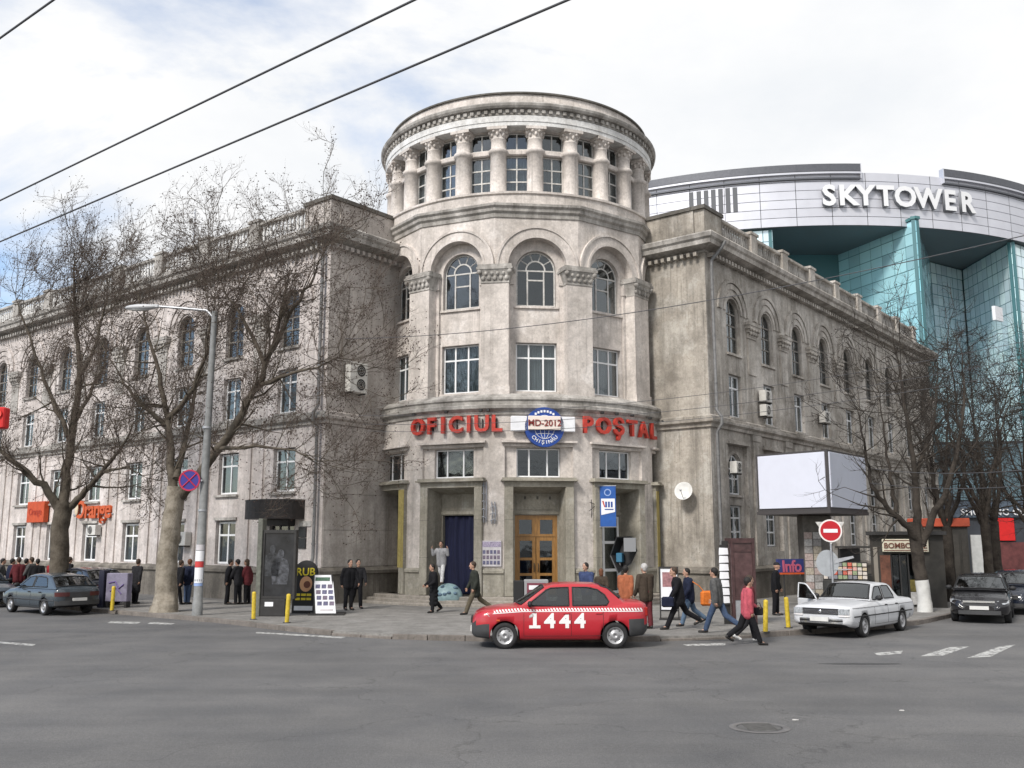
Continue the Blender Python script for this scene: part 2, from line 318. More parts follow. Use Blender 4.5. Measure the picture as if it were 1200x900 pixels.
# ---------------------------------------------------------------- windows: frame + panes (+ curtain), shared meshes
_WC = {}
def window(parent, M, key, w, h, cols=(), rows=(), fm=None, bar=0.05, arch=False, curtain=None, name='window', fan=False, border=None, depth=0.07, skip=(), label=None):
    """frame standing in the xz plane, sill centre at the origin, outer face at y = 0.
    cols / rows: bar positions as fractions; rows may be (fraction, first column, last column)"""
    fm = fm or M_WHITE; border = border or bar
    if key not in _WC:
        mb = MB(); panes = []; H = w/2; zs = h-H if arch else h
        if arch:
            mb.box(-H, -H+border, 0, depth, 0, zs); mb.box(H-border, H, 0, depth, 0, zs)
            mb.ring(0, zs, H-border, H, 0, depth, n=18); mb.box(-H+border, H-border, 0, depth, 0, border)
        else:
            mb.box(-H, -H+border, 0, depth, 0, h); mb.box(H-border, H, 0, depth, 0, h)
            mb.box(-H+border, H-border, 0, depth, 0, border); mb.box(-H+border, H-border, 0, depth, h-border, h)
        X = [-H+border]+[-H+w*c for c in cols]+[H-border]; hb = bar/2
        top = zs if arch else h-border
        for c in X[1:-1]: mb.box(c-hb, c+hb, 0.004, depth-0.004, border, top-(hb if arch else 0))
        if arch: mb.box(-H+border, H-border, 0.002, depth-0.002, zs-hb, zs+hb)
        for k in range(len(X)-1):
            xa = X[k]+(hb if k else 0); xb = X[k+1]-(hb if k < len(X)-2 else 0)
            zz = [border]
            for r in rows:
                fr, c0, c1 = r if isinstance(r, tuple) else (r, 0, 99)
                if c0 <= k <= c1:
                    z = h*fr; mb.box(xa, xb, 0.006, depth-0.006, z-hb, z+hb); zz += [z]
            zz.append(top-(hb if arch else 0)); zz = sorted(zz)
            for i in range(len(zz)-1):
                za = zz[i]+(hb if i else 0); zb = zz[i+1]-(hb if i < len(zz)-2 else 0)
                panes.append([(xa, za), (xb, za), (xb, zb), (xa, zb)])
        if arch:
            r1 = H-border
            if fan:
                r0 = r1*0.52; mb.ring(0, zs+hb, r0-hb, r0+hb, 0.006, depth-0.006, n=12)
                ang = [pi*k/5 for k in range(6)]
                for a in ang[1:-1]:
                    mb.tube([(r0*cos(a), depth/2, zs+hb+r0*sin(a)), (r1*cos(a), depth/2, zs+r1*sin(a))], hb*0.9, 4, sm=False)
                panes.append([((r0-hb)*cos(pi*i/10), zs+hb+(r0-hb)*sin(pi*i/10)) for i in range(11)])
                for a, b in zip(ang[:-1], ang[1:]):
                    g = 0.04; aa = [a+g+(b-a-2*g)*i/4 for i in range(5)]
                    panes.append([(r1*cos(t), zs+max(hb, r1*sin(t))) for t in aa]+[((r0+hb)*cos(t), zs+hb+(r0+hb)*sin(t)) for t in aa[::-1]])
            else:
                mb.box(-hb, hb, 0.006, depth-0.006, zs+hb, zs+r1)
                panes.append([(hb+(r1-hb)*cos(t), zs+hb+(r1-hb)*sin(t)) for t in [pi/2*i/8 for i in range(9)]]+[(hb, zs+hb)])
                panes.append([(-hb-(r1-hb)*cos(t), zs+hb+(r1-hb)*sin(t)) for t in [pi/2*i/8 for i in range(9)]][::-1]+[(-hb, zs+hb)])
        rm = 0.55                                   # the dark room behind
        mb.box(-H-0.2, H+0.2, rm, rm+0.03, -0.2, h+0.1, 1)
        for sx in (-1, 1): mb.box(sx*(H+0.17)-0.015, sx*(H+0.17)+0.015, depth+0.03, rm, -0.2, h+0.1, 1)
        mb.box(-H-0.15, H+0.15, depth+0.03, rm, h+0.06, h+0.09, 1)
        pm = []
        for p in panes:
            q = MB(); q.prism(p, depth*0.42, depth*0.42+0.012); pm.append(q.mesh('pane', M_GLASS))
        _WC[key] = (mb.mesh('window', [fm, M_DARK]), pm)
    fme, pm = _WC[key]
    o = link(name, fme, parent, M, label=label)
    for i, p in enumerate(pm):
        if i in skip: continue
        link('pane', p, o, M)
    if curtain: 
        kind, x0, x1, z0, z1 = curtain; ck = ('c', key)+tuple(curtain)
        if ck not in _WC:
            mb = MB(); n = max(8, int((x1-x0)*w/0.055)); v = []
            for i in range(n+1):
                x = -w/2+w*(x0+(x1-x0)*i/n); y = 0.16+0.022*(1 if i % 2 else -1)+0.01*sin(i*1.7)
                v += [(x, y, h*z0), (x, y, h*z1)]
            mb.add(v, [(2*i, 2*i+2, 2*i+3, 2*i+1) for i in range(n)])
            _WC[ck] = mb.mesh('curtain', kind)
        link('curtain', _WC[ck], o, M)
    return o
# ================================================================ POST OFFICE
TX, TY, TA = 0.3, 44.0, radians(6.5)                 # tower axis, azimuth of the door bay
dR = Vector((sin(radians(38.5)), cos(radians(38.5)), 0)); dL = Vector((-dR.y, dR.x, 0))
PR, PL = Vector((8.15, 39.05, 0)), Vector((-7.45, 37.9, 0))
PO = thing('post_office', 'pale stone corner post office with a round colonnaded tower and two long wings', 'building', (TX, TY, 0))
def frame(P, X, Y):                                     # local x along the wall, y inward
    return Matrix(((X.x, Y.x, 0, P.x), (X.y, Y.y, 0, P.y), (0, 0, 1, P.z), (0, 0, 0, 1)))
FR, FL = frame(PR, dR, dL), frame(PL, -dL, dR)
FRE, FLE = frame(PR, -dL, dR), frame(PL, dR, dL)        # the two short end walls beside the tower
def FT(k, R):                                           # bay frame on the tower: x tangent, y inward
    a = TA+k*pi/6
    return frame(Vector((TX+R*sin(a), TY-R*cos(a), 0)), Vector((cos(a), sin(a), 0)), Vector((-sin(a), cos(a), 0)))
TC = T(TX, TY, 0) @ RZ(TA)                              # lathe frame with angle 0 on the door axis
# ---- ground ring
R1 = 6.8
def pm_ring(X, Y, Z): a = X/R1; return ((R1-Y)*sin(a), -(R1-Y)*cos(a), Z)
A_MAX = radians(112)
mb = MB(); wall(mb, -R1*A_MAX, R1*A_MAX, 0.45, 7.46, [(R1*k*pi/6, 2.72, 0.45, 6.32, False, 0.55) for k in range(-3, 4)], 0.55, pm_ring, 0.28)
part('ring_wall', mb, M_TOWER, PO, TC)
mb = MB()
for k in range(-4, 4):                                  # dado between the portals
    a0, a1 = (k*pi/6+1.38/R1), ((k+1)*pi/6-1.38/R1)
    if k == -4: a0 = -A_MAX
    if k == 3: a1 = A_MAX
    d = MB(); d.lathe([(R1-.02, 0.45), (R1+.05, 0.45), (R1+.05, 1.30), (R1+.12, 1.33), (R1+.12, 1.42), (R1+.02, 1.50), (R1-.02, 1.50)], 8, a0, a1, sm=False)
    part('dado', d, M_PORT, PO, TC)
def step_poly(r, n=30): return [(r*sin(a), -r*cos(a)) for a in [radians(-92+184*i/n) for i in range(n+1)]]
for i, (r, z) in enumerate(((7.25, .45), (7.6, .33), (7.95, .22))):
    s = MB(); s.lathe([(5.2, z), (r-.03, z), (r, z-.03), (r, 0.02)], 48, -radians(84), radians(78), sm=False)
    part('step', s, M_STEP, PO, TC)
mb = MB(); mb.lathe([(R1-.05, 7.42), (R1+.06, 7.44), (R1+.08, 7.56), (R1+.2, 7.66), (R1+.23, 7.68), (R1+.24, 7.80), (R1+.15, 7.84), (R1+.16, 7.96), (R1+.22, 8.02), (R1+.21, 8.10), (R1-.1, 8.30), (R1-.6, 8.33)], 72, -A_MAX, A_MAX, sm=False)
part('string_course', mb, M_TRIM, PO, TC)
def mezz(parent, M, k):
    key = 'mezz'
    return window(PO, M @ T(0, .40, 5.02), key, 1.72, 1.12, (0.29, 0.71), (), M_WHITE, .06, border=.05)
for k in range(-3, 4):
    M = FT(k, R1)
    mb = MB()                                           # recessed field round the mezzanine window
    wall(mb, -1.36, 1.36, 4.98, 6.32, [(0, 1.74, 5.0, 6.16)], .2, y=.26)
    mb.box(-1.36, 1.36, .12, .262, 6.2, 6.318); mb.box(-1.50, 1.50, -.06, .1, 6.34, 6.42)
    part('mezzanine_panel', mb, M_TOWER, PO, M); mezz(PO, M, k)
    mb = MB()                                           # portal: jambs, hood, splayed niche
    for s in (-1, 1):
        mb.bbox(min(s*1.36, s*1.02), max(s*1.36, s*1.02), -.03, .5, .45, 4.62, .025)
        mb.add([(s*1.02, .1, .45), (s*.9, 1.0, .45), (s*.9, 1.0, 4.4), (s*1.02, .1, 4.62)], [(0, 1, 2, 3) if s > 0 else (3, 2, 1, 0)])
    mb.add([(-1.02, .1, 4.62), (1.02, .1, 4.62), (.9, 1.0, 4.4), (-.9, 1.0, 4.4)], [(3, 2, 1, 0)])
    mb.box(-1.36, 1.36, .0, .5, 4.622, 4.84)
    mb.box(-1.50, 1.50, -.20, .5, 4.842, 4.90); mb.box(-1.44, 1.44, -.12, .5, 4.902, 4.98)
    for z in (1.9, 3.35): mb.box(-1.363, -1.018, -.032, .2, z, z+.012, 1); mb.box(1.018, 1.363, -.032, .2, z, z+.012, 1)
    part('portal_frame', mb, [M_PORT, M_CAPST], PO, M)
    mb = MB()
    if k in (-1, 0, 1):
        wall(mb, -.92, .92, .45, 4.41, [(0, 1.7, .45, 3.56)], .22, y=.99)
        mb.box(-.93, .93, .94, .99, 3.60, 3.72); mb.box(-.80, .80, .965, .992, 3.78, 4.32)
        if k == 0:
            for x in (-.45, .05, .55): mb.box(x-.04, x+.04, .955, .97, 4.18, 4.3, 1)
    else:
        mb.box(-.92, .92, .99, 1.1, .45, 4.41); mb.box(-.93, .93, .95, .992, 3.5, 3.58)
        for z in (1.5, 2.5): mb.box(-.92, .92, .985, .992, z, z+.015, 1)
        mb.box(-.5, -.49, .985, .992, .46, 3.5, 1); mb.box(.3, .31, .985, .992, .46, 3.5, 1)
    part('portal_niche', mb, [M_PORT, M_CAPST], PO, M)
    if k in (-2, 2):
        mb = MB(); sx = 1 if k == -2 else -1
        mb.box(sx*1.0-.02, sx*1.4, -.05, -.033, 1.5, 4.6); part('jamb_panel', mb, M_YEL, PO, M)
# entrance doors of the middle bay
M_DOORW = mat('varnished_wood', (0.30, 0.155, 0.045), 0.42, var=0.3, vscale=7, stretch=(3, 3, .5), coat=0.2)
M = FT(0, R1)
fr = MB(); fr.box(-.85, -.79, 1.06, 1.18, .45, 3.56); fr.box(.79, .85, 1.06, 1.18, .45, 3.56); fr.box(-.79, .79, 1.06, 1.18, 3.46, 3.56); fr.box(-.79, .79, 1.065, 1.17, 2.72, 2.82)
fr.box(-.04, .04, 1.065, 1.17, 2.82, 3.46)
for s in (-1, 1):
    fr.box(*sorted((s*.04, s*.16)), 1.07, 1.16, 2.82, 3.46); fr.box(*sorted((s*.67, s*.79)), 1.07, 1.16, 2.82, 3.46)
    fr.box(*sorted((s*.16, s*.67)), 1.07, 1.16, 3.38, 3.46)
part('door_frame', fr, M_DOORW, PO, M)
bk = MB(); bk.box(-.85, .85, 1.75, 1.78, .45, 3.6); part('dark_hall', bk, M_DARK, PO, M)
for s in (-1, 1):
    d = MB(); x0, x1 = sorted((s*.012, s*.785)); d.box(x0, x0+.14, 1.09, 1.15, .47, 2.71); d.box(x1-.14, x1, 1.09, 1.15, .47, 2.71)
    zz = (.47, .72), (1.20, 1.30), (1.80, 1.90), (2.56, 2.71)
    for a, b in zz: d.box(x0+.14, x1-.14, 1.09, 1.15, a, b)
    dl = part('door_leaf', d, M_DOORW, PO, M)
    for a, b in ((.72, 1.20), (1.30, 1.80), (1.90, 2.56)):
        q = MB(); q.box(x0+.14, x1-.14, 1.115, 1.127, a, b); part('pane', q, M_GLASS, dl, M)
    h = MB(); h.tube([(s*.08, 1.09, 1.35), (s*.08, 1.03, 1.38), (s*.08, 1.03, 1.66), (s*.08, 1.09, 1.69)], .016, 6); part('handle', h, M_DKMET, dl, M)
    q = MB(); q.box(*sorted((s*.16, s*.67)), 1.11, 1.122, 2.82, 3.38); part('transom_pane', q, M_GLASS, PO, M)
# curtain hung in the left doorway
M_NAVY = mat('navy_cloth', (0.012, 0.015, 0.045), 0.9, var=0.35, vscale=5, stretch=(4, 4, .25))
mb = MB(); n = 40; v = []
for j in range(7):
    for i in range(n+1):
        u = i/n; x = -.84+1.68*u; y = 1.12+.045*sin(u*34+.5*sin(j*.8))+.03*sin(u*13+1)
        v.append((x+.02*sin(j*1.1+u*5), y, 3.52-j*(3.03/6)))
mb.add(v, [(j*(n+1)+i, (j+1)*(n+1)+i, (j+1)*(n+1)+i+1, j*(n+1)+i+1) for j in range(6) for i in range(n)], 0, True)
mb.box(-.85, .85, 1.5, 1.53, .45, 3.56)
part('door_curtain', mb, M_NAVY, PO, FT(-1, R1))
# white framed door of the right bay
window(PO, FT(1, R1) @ T(0, 1.04, .46), 'pvcdoor', 1.68, 3.08, (.5,), (.30, .66), M_WHITE, .11, border=.1, name='white_door', curtain=(M_CURT2, .1, .95, .68, 1))
# ---- dodecagon storeys
RA = 6.4; HW = RA*math.tan(pi/12)
for k in range(-4, 5):
    M = FT(k, RA); mb = MB()
    wall(mb, -HW, HW, 8.2, 15.62, [(0, 2.40, 8.2, 14.78, True, .34)], .34, n_arch=24)
    part('tower_wall', mb, M_TOWER, PO, M)
    mb = MB(); wall(mb, -1.22, 1.22, 8.2, 14.8, [(0, 1.68, 8.48, 10.48), (0, 1.66, 12.0, 14.36, True)], .3, y=.335)
    mb.box(-.92, .92, .25, .34, 11.9, 11.985); mb.box(-.92, .92, .27, .34, 8.38, 8.465)
    for s in (-1, 1): mb.box(*sorted((s*.95, s*1.2)), .22, .337, 8.2, 12.85); mb.box(*sorted((s*.93, s*1.2)), .16, .336, 12.86, 13.5)
    part('recessed_panel', mb, M_TOWER, PO, M)
    mb = MB(); mb.ring(0, 13.58, 1.2, 1.30, -.10, .0, n=24); mb.ring(0, 13.58, 1.30, 1.60, -.075, .0, n=24); mb.ring(0, 13.58, 1.60, 1.69, -.125, .0, n=24)
    part('archivolt', mb, M_TOWER, PO, M)
    if abs(k) <= 3:
        window(PO, M @ T(0, .5, 8.5), 'tower_rect', 1.64, 1.96, (.32, .68), (.70,), M_WHITE, .065, border=.05, curtain=(M_CURT2 if k else M_CURT, .03, .97, 0, .98), name='window')
        window(PO, M @ T(0, .5, 12.02), 'tower_arch', 1.62, 2.32, (.29, .71), ((.42, 1, 1),) if k != -1 else (), M_OLDW, .06, arch=True, fan=True, name='arched_window') if k else window(PO, M @ T(0, .5, 12.02), 'tower_arch0', 1.62, 2.32, (.29, .71), ((.48, 1, 1),), M_OLDW, .06, arch=True, fan=True, name='arched_window')
RV = RA/cos(pi/12)
for k in range(-4, 4):                                  # piers at the corners of the twelve sides
    M = FT(k+.5, RV); mb = MB()
    mb.box(-.56, .56, -.07, .5, 8.25, 12.82); mb.box(-.60, .60, -.11, .5, 8.25, 8.6)
    part('pilaster', mb, M_TOWER, PO, M)
    mb = MB(); mb.box(-.58, .58, -.10, .5, 12.82, 12.90)
    pr = [(.56, -.08, 12.90), (.60, -.12, 13.05), (.66, -.19, 13.25), (.72, -.24, 13.36)]
    for (xa, ya, za), (xb, yb, zb) in zip(pr[:-1], pr[1:]):
        mb.add([(-xa, .5, za), (-xa, ya, za), (xa, ya, za), (xa, .5, za), (-xb, .5, zb), (-xb, yb, zb), (xb, yb, zb), (xb, .5, zb)], [(0, 1, 5, 4), (1, 2, 6, 5), (2, 3, 7, 6)])
    mb.box(-.74, .74, -.26, .5, 13.36, 13.46); mb.box(-.70, .70, -.21, .5, 13.46, 13.58)
    for i in range(5):                                  # leaf carving
        x = -.48+.24*i; mb.ball((x, -.12, 13.02), (.10, .06, .11), 6, 4); mb.ball((x+.12, -.17, 13.2), (.08, .06, .09), 6, 4)
    for s in (-1, 1): mb.ball((s*.62, -.2, 13.26), (.11, .10, .11), 8, 5)
    part('capital', mb, M_TRIM, PO, M)
mb = MB(); mb.lathe([(RV-.3, 15.60), (RV+.05, 15.62), (RV+.07, 15.78), (RV+.16, 15.86), (RV+.18, 15.98), (RV+.27, 16.06), (RV+.28, 16.16), (RV-.3, 16.24)], 12, -pi+pi/12, pi+pi/12, sm=False)
part('polygon_moulding', mb, M_TRIM, PO, TC)
mb = MB(); mb.lathe([(6.45, 16.14), (6.5, 16.18), (6.5, 16.62), (6.57, 16.65), (6.57, 16.74), (6.45, 16.78), (5.3, 16.80)], 96, sm=False)
part('colonnade_base', mb, M_TOWER, PO, TC)
# ---- colonnade
RW = 5.80; PITCHC = radians(15)
def pm_col(X, Y, Z): a = X/RW; return ((RW-Y)*sin(a), -(RW-Y)*cos(a), Z)
mb = MB(); am = 8*PITCHC
wall(mb, -RW*am, RW*am, 16.78, 19.75, [(RW*(i+.5)*PITCHC, .98, 16.80, 19.62, False, .3) for i in range(-8, 8)], .3, pm_col, .3)
part('colonnade_wall', mb, M_TOWER, PO, TC)
colm = MB()
colm.lathe([(.40, 16.78), (.40, 16.84), (.345, 16.88), (.345, 17.6), (.335, 18.55), (.385, 18.58), (.42, 18.64), (.42, 18.72), (.37, 18.78), (.315, 18.80), (.305, 19.18), (.32, 19.2), (.32, 19.24), (.29, 19.27), (.31, 19.38), (.37, 19.52), (.42, 19.58)], 18, 0, 2*pi, sm=True)
for i in range(8):
    a = i*pi/4; colm.ball((.33*cos(a), .33*sin(a), 19.40), (.07, .07, .10), 6, 4); colm.ball((.38*cos(a+.39), .38*sin(a+.39), 19.52), (.075, .075, .08), 6, 4)
colm.box(-.43, .43, -.43, .43, 19.58, 19.71)
colm = colm.mesh('column', M_TOWER)
for i in range(-7, 8):
    a = i*PITCHC; link('column', colm, PO, TC @ T(5.91*sin(a), -5.91*cos(a), 0) @ RZ(a))
for i in range(-8, 8):
    a = (i+.5)*PITCHC; M = TC @ T(RW*sin(a), -RW*cos(a), 0) @ RZ(a)
    if abs(i+.5) < 6.6: window(PO, M @ T(0, .07, 16.82), 'colon_low', .96, 1.74, (.5,), (.36, .68), M_OLDW, .055, border=.045, name='colonnade_window', curtain=(M_CURT2, .0, 1, 0, 1)); window(PO, M @ T(0, .07, 18.86), 'colon_up', .96, .74, (.5,), (), M_OLDW, .055, border=.045, name='upper_light')  # grey curtain added behind the panes in place of sky reflected in them
    mb = MB(); mb.bbox(-.72, .72, -.10, .2, 18.58, 18.82, .04); part('transom_beam', mb, M_TOWER, PO, M)
mb = MB(); mb.lathe([(5.3, 19.70), (6.34, 19.705), (6.34, 19.86), (6.37, 19.88), (6.37, 20.14), (6.30, 20.16)], 96, sm=False); part('architrave', mb, M_TRIMW, PO, TC)
mb = MB(); mb.lathe([(6.30, 20.15), (6.36, 20.18), (6.36, 20.40), (6.52, 20.42), (6.58, 20.50), (6.60, 20.60), (6.54, 20.66), (6.1, 20.74)], 96, sm=False); part('cornice', mb, M_TRIM, PO, TC)
mb = MB()
for i in range(132):
    a = 2*pi*i/132; mb.box(-.075, .075, -6.45, -6.3, 20.23, 20.38, 0, RZ(a))
part('dentils', mb, M_TRIM, PO, TC, kind='stuff')
mb = MB(); mb.lathe([(6.12, 20.70), (6.12, 21.20), (6.10, 21.22)], 96, sm=True); part('parapet', mb, M_TOWER, PO, TC)
mb = MB(); mb.lathe([(6.10, 21.2), (6.2, 21.21), (6.2, 21.28), (6.1, 21.32), (5.6, 21.32), (5.55, 20.9), (0.0, 21.0)], 96, sm=False); part('parapet_coping', mb, M_CAPST, PO, TC)
# ---- wings
def run(prof, x0, x1, m=None, miter0=0.0, miter1=0.0):
    """moulding: profile of (outward projection, z) swept along x; ends mitred by the projection"""
    mb = MB(); n = len(prof)
    v = [(x0-p*miter0, -p, z) for p, z in prof]+[(x1+p*miter1, -p, z) for p, z in prof]
    mb.add(v, [(i, i+1, n+i+1, n+i) for i in range(n-1)]+[tuple(range(n-1, -1, -1)), tuple(range(n, 2*n))])
    return mb
CORN = [(0, 14.62), (.06, 14.64), (.06, 14.72), (.30, 14.78), (.55, 14.84), (.57, 15.02), (.66, 15.10), (.70, 15.26), (.66, 15.32), (.1, 15.44), (0, 15.44)]
LEDGE = [(0, 7.18), (.10, 7.20), (.12, 7.32), (.26, 7.40), (.28, 7.50), (.16, 7.54), (.18, 7.64), (.02, 7.72), (0, 7.72)]
PLM = [(0, 0), (.16, 0), (.16, 1.22), (.26, 1.26), (.26, 1.38), (.18, 1.44), (.02, 1.52), (0, 1.52)]
def dent(x0, x1, step=.30):
    mb = MB(); n = int((x1-x0)/step)
    for i in range(n): x = x0+(i+.5)*(x1-x0)/n; mb.box(x-.075, x+.075, -.30, .01, 14.46, 14.63)
    return mb
bal = MB(); bal.lathe([(.09, 0), (.09, .06), (.055, .1), (.095, .28), (.085, .38), (.05, .56), (.045, .64), (.085, .70), (.085, .76)], 6)
BAL = {}
def wing(F, s, L, first, sp, nb, ms, mtrim, name, fsec, side):
    """s = +1: wing runs to +x, s = -1: to -x from the corner"""
    X = lambda t: s*t
    def rng(a, b): return (min(X(a), X(b)), max(X(a), X(b)))
    bays = [first+sp*k for k in range(nb)]
    mb = MB(); ops = []
    for i, t in enumerate(bays):
        ops += [(X(t), 1.24, 7.80, 9.68), (X(t), 1.30, 10.62, 13.1, True)]
        if side == 'R': ops += [(X(t), 1.86, 2.1, 6.6, False, .22)]
        else:
            if i != 0: ops += [(X(t), 1.42, 1.56, 3.42)]
            else: ops += [(X(t), 1.60, .12, 3.9, False, .35)]
            ops += [(X(t), 1.42, 4.55, 6.35)]
    wall(mb, *rng(0, L), 0, 14.9, ops, .26)
    part('wing_wall', mb, ms, PO, F)
    rc = MB(); rc.box(*rng(.1, L), .3, 15, 14.95, 15.3); rc.box(*rng(.1, L), 14.8, 15, 0, 14.95); rc.box(*((X(L)-.02, X(L)) if s > 0 else (X(L), X(L)+.02)), .0, 15, 0, 14.95)
    part('wing_roof', rc, ms, PO, F)
    k0, k1 = (1, 0) if s > 0 else (0, 1)
    part('wing_cornice', run(CORN, *rng(0, L), miter0=k0, miter1=k1), M_TRIM if side == 'L' else mtrim, PO, F)
    part('wing_string_course', run(LEDGE, *rng(0, L), miter0=k0, miter1=k1), mtrim, PO, F)
    segs = [(0, L)] if side == 'R' else [(0, first-1.0), (first+1.0, L)]
    for a, b in segs: part('wing_plinth', run(PLM, *rng(a, b), miter0=k0 if a == 0 else 0, miter1=k1 if a == 0 else 0), M_PLINTH, PO, F)
    part('wing_dentils', dent(*rng(.15, L-.1)), mtrim, PO, F, kind='stuff')
    for i, t in enumerate(bays):
        x = X(t); A = MB()
        A.ring(x, 12.45, .74, .92, -.06, .0, n=14); A.ring(x, 12.45, 1.06, 1.30, -.05, .0, n=16); A.ring(x, 12.45, 1.34, 1.50, -.10, .0, n=16)
        part('arch_surround', A, mtrim if side == 'R' else ms, PO, F)
        B = MB(); B.box(x-.74, x+.74, -.10, .02, 10.5, 10.6); part('sill', B, mtrim, PO, F)
        B = MB(); B.box(x-.74, x+.74, -.12, .02, 7.70, 7.79); part('sill', B, mtrim, PO, F)
        if i < nb-1 or True:
            xm = X(t+sp/2); C = MB()
            C.box(xm-.42, xm+.42, -.05, .0, 9.9, 11.55); C.box(xm-.46, xm+.46, -.10, .0, 11.55, 11.64)
            for a, b, dz in ((.46, .12, 0), (.52, .18, .16), (.60, .24, .32)): C.box(xm-a, xm+a, -b, .0, 11.64+dz, 11.64+dz+.15)
            for q in range(4):
                C.ball((xm-.36+.24*q, -.17, 11.78), (.09, .07, .1), 6, 4); C.ball((xm-.42+.28*q, -.22, 11.95), (.09, .07, .09), 6, 4)
            C.box(xm-.64, xm+.64, -.26, .0, 12.12, 12.26)
            part('pilaster_capital', C, mtrim, PO, F)
        cu = M_CURT if (i*7) % 3 == 0 else M_CURT2
        window(PO, F @ T(x, .16, 7.82), 'w2'+side, 1.22, 1.85, (.5,), (.70,), M_WHITE if (i % 4 != 3) else M_OLDW, .075 if side == 'R' else .07, curtain=(cu, 0, (1, .5, 1, .4)[i % 4], .0, 1))
        window(PO, F @ T(x, .16, 10.64), 'w3'+side, 1.27, 2.43, (.5,), (.30, .52), M_BROWNF, .065, arch=True, name='arched_window', curtain=(M_CURT2, .05, .95, 0, .5) if i % 3 != 1 else None)
        if side == 'R':
            D = MB(); wall(D, x-.95, x+.95, 2.08, 6.62, [(x, 1.24, 2.3, 4.06), (x, 1.22, 4.5, 6.22, True)], .15, y=.2)
            D.ring(x, 5.61, .66, .80, .15, .21, n=12); D.box(x-.7, x+.7, .12, .21, 4.40, 4.49)
            part('bay_recess', D, ms, PO, F)
            E = MB(); E.box(x-1.05, x+1.05, -.14, .02, 6.62, 6.72); E.box(x-.98, x+.98, -.08, .02, 6.722, 6.80); part('hood', E, mtrim, PO, F)
            window(PO, F @ T(x, .30, 2.32), 'w0R', 1.20, 1.72, (.5,), (.36, .70), M_WHITE, .07, curtain=(M_CURT2, 0, 1, 0, 1) if i % 2 else None)
            window(PO, F @ T(x, .30, 4.52), 'w1R', 1.18, 1.68, (.5,), (.4,), M_WHITE, .06, arch=True, name='arched_window')
            xm = X(t+sp/2); P_ = MB(); P_.box(xm-.36, xm+.36, -.08, .0, 1.5, 7.0); P_.box(xm-.42, xm+.42, -.12, .0, 6.9, 7.18); part('wall_pier', P_, ms, PO, F)
        else:
            if i != 0:
                window(PO, F @ T(x, .16, 1.58), 'w0L', 1.38, 1.80, (.5,), (.68,), M_WHITE, .085, curtain=(cu, 0, 1, 0, .68) if i % 2 else None)
                B = MB(); B.box(x-.80, x+.80, -.08, .02, 3.44, 3.56); part('lintel', B, mtrim, PO, F)
            window(PO, F @ T(x, .16, 4.57), 'w1L', 1.38, 1.74, (.3, .7) if i % 2 else (.5,), (.7,), M_WHITE, .07, curtain=(cu, 0, 1, 0, 1))
            B = MB(); B.box(x-.82, x+.82, -.12, .02, 4.44, 4.53); part('sill', B, mtrim, PO, F)
            xm = X(t+sp/2)
            for dx in (-.42, .42):
                P_ = MB(); P_.box(xm+dx-.16, xm+dx+.16, -.07, .0, 1.5, 7.18); part('pilaster_strip', P_, ms, PO, F)
    # balustrade
    blk = 1.7
    a, b = rng(0, blk)
    mb = MB(); mb.box(a+(.05 if s > 0 else -.0), b-(0 if s > 0 else .05), -.02, .45, 15.44, 16.58); part('parapet_block', mb, M_END if side == 'R' else M_ENDL, PO, F)
    mb = MB(); mb.box(a-.07, b+.07, -.10, .55, 16.58, 16.74); part('parapet_coping', mb, M_CAPST, PO, F)
    npier = int((L-blk)/sp)
    prev = blk
    for k in range(npier+1):
        c = blk+sp*(k+1)-.35; c0, c1 = c-.34, c+.34
        if c1 > L: break
        mb = MB(); mb.bbox(*rng(c0, c1), -.10, .42, 15.44, 16.62, .02); mb.box(*rng(c0-.06, c1+.06), -.15, .47, 16.60, 16.72); part('balustrade_pier', mb, M_TRIM if side == 'L' else ms, PO, F)
        r = MB(); r.bbox(*rng(prev, c0), -.03, .30, 16.42, 16.58, .03); r.box(*rng(prev, c0), .0, .28, 15.44, 15.66); part('balustrade_rail', r, M_TRIM if side == 'L' else mtrim, PO, F)
        n = 12
        if k < 8:
            mkey = 'balL' if side == 'L' else 'balR'
            if mkey not in BAL: BAL[mkey] = bal.mesh('baluster', M_TRIMW if side == 'L' else M_TRIM)
            for q in range(n):
                t = prev+(c0-prev)*(q+.5)/n; link('baluster', BAL[mkey], PO, F @ T(X(t), .14, 15.66))
        prev = c1
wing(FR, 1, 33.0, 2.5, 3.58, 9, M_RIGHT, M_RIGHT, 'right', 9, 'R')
wing(FL, -1, 47.5, 2.5, 3.83, 12, M_LEFT, M_TRIM, 'left', 12, 'L')
def end_wall(F, s, ms, mtrim, L=4.2):
    rng = lambda a, b: (min(s*a, s*b), max(s*a, s*b))
    mb = MB(); mb.add([(rng(0, L)[0], 0, 0), (rng(0, L)[1], 0, 0), (rng(0, L)[1], 0, 14.9), (rng(0, L)[0], 0, 14.9)], [(0, 1, 2, 3)]); part('end_wall', mb, ms, PO, F)
    k0, k1 = (1, 0) if s > 0 else (0, 1)
    part('end_cornice', run(CORN, *rng(0, L), miter0=k0, miter1=k1), mtrim, PO, F)
    part('end_string_course', run(LEDGE, *rng(0, L), miter0=k0, miter1=k1), ms, PO, F)
    part('end_plinth', run(PLM, *rng(0, L), miter0=k0, miter1=k1), M_PLINTH, PO, F)
    part('end_dentils', dent(*rng(.15, L)), ms, PO, F, kind='stuff')
    mb = MB(); mb.box(*rng(.46, L), -.018, .45, 15.44, 16.57); part('end_parapet', mb, ms, PO, F)
    mb = MB(); mb.box(*rng(.56, L), -.098, .55, 16.575, 16.735); part('end_coping', mb, M_CAPST, PO, F)
end_wall(FRE, -1, M_END, M_TRIM); end_wall(FLE, 1, M_ENDL, M_TRIM)
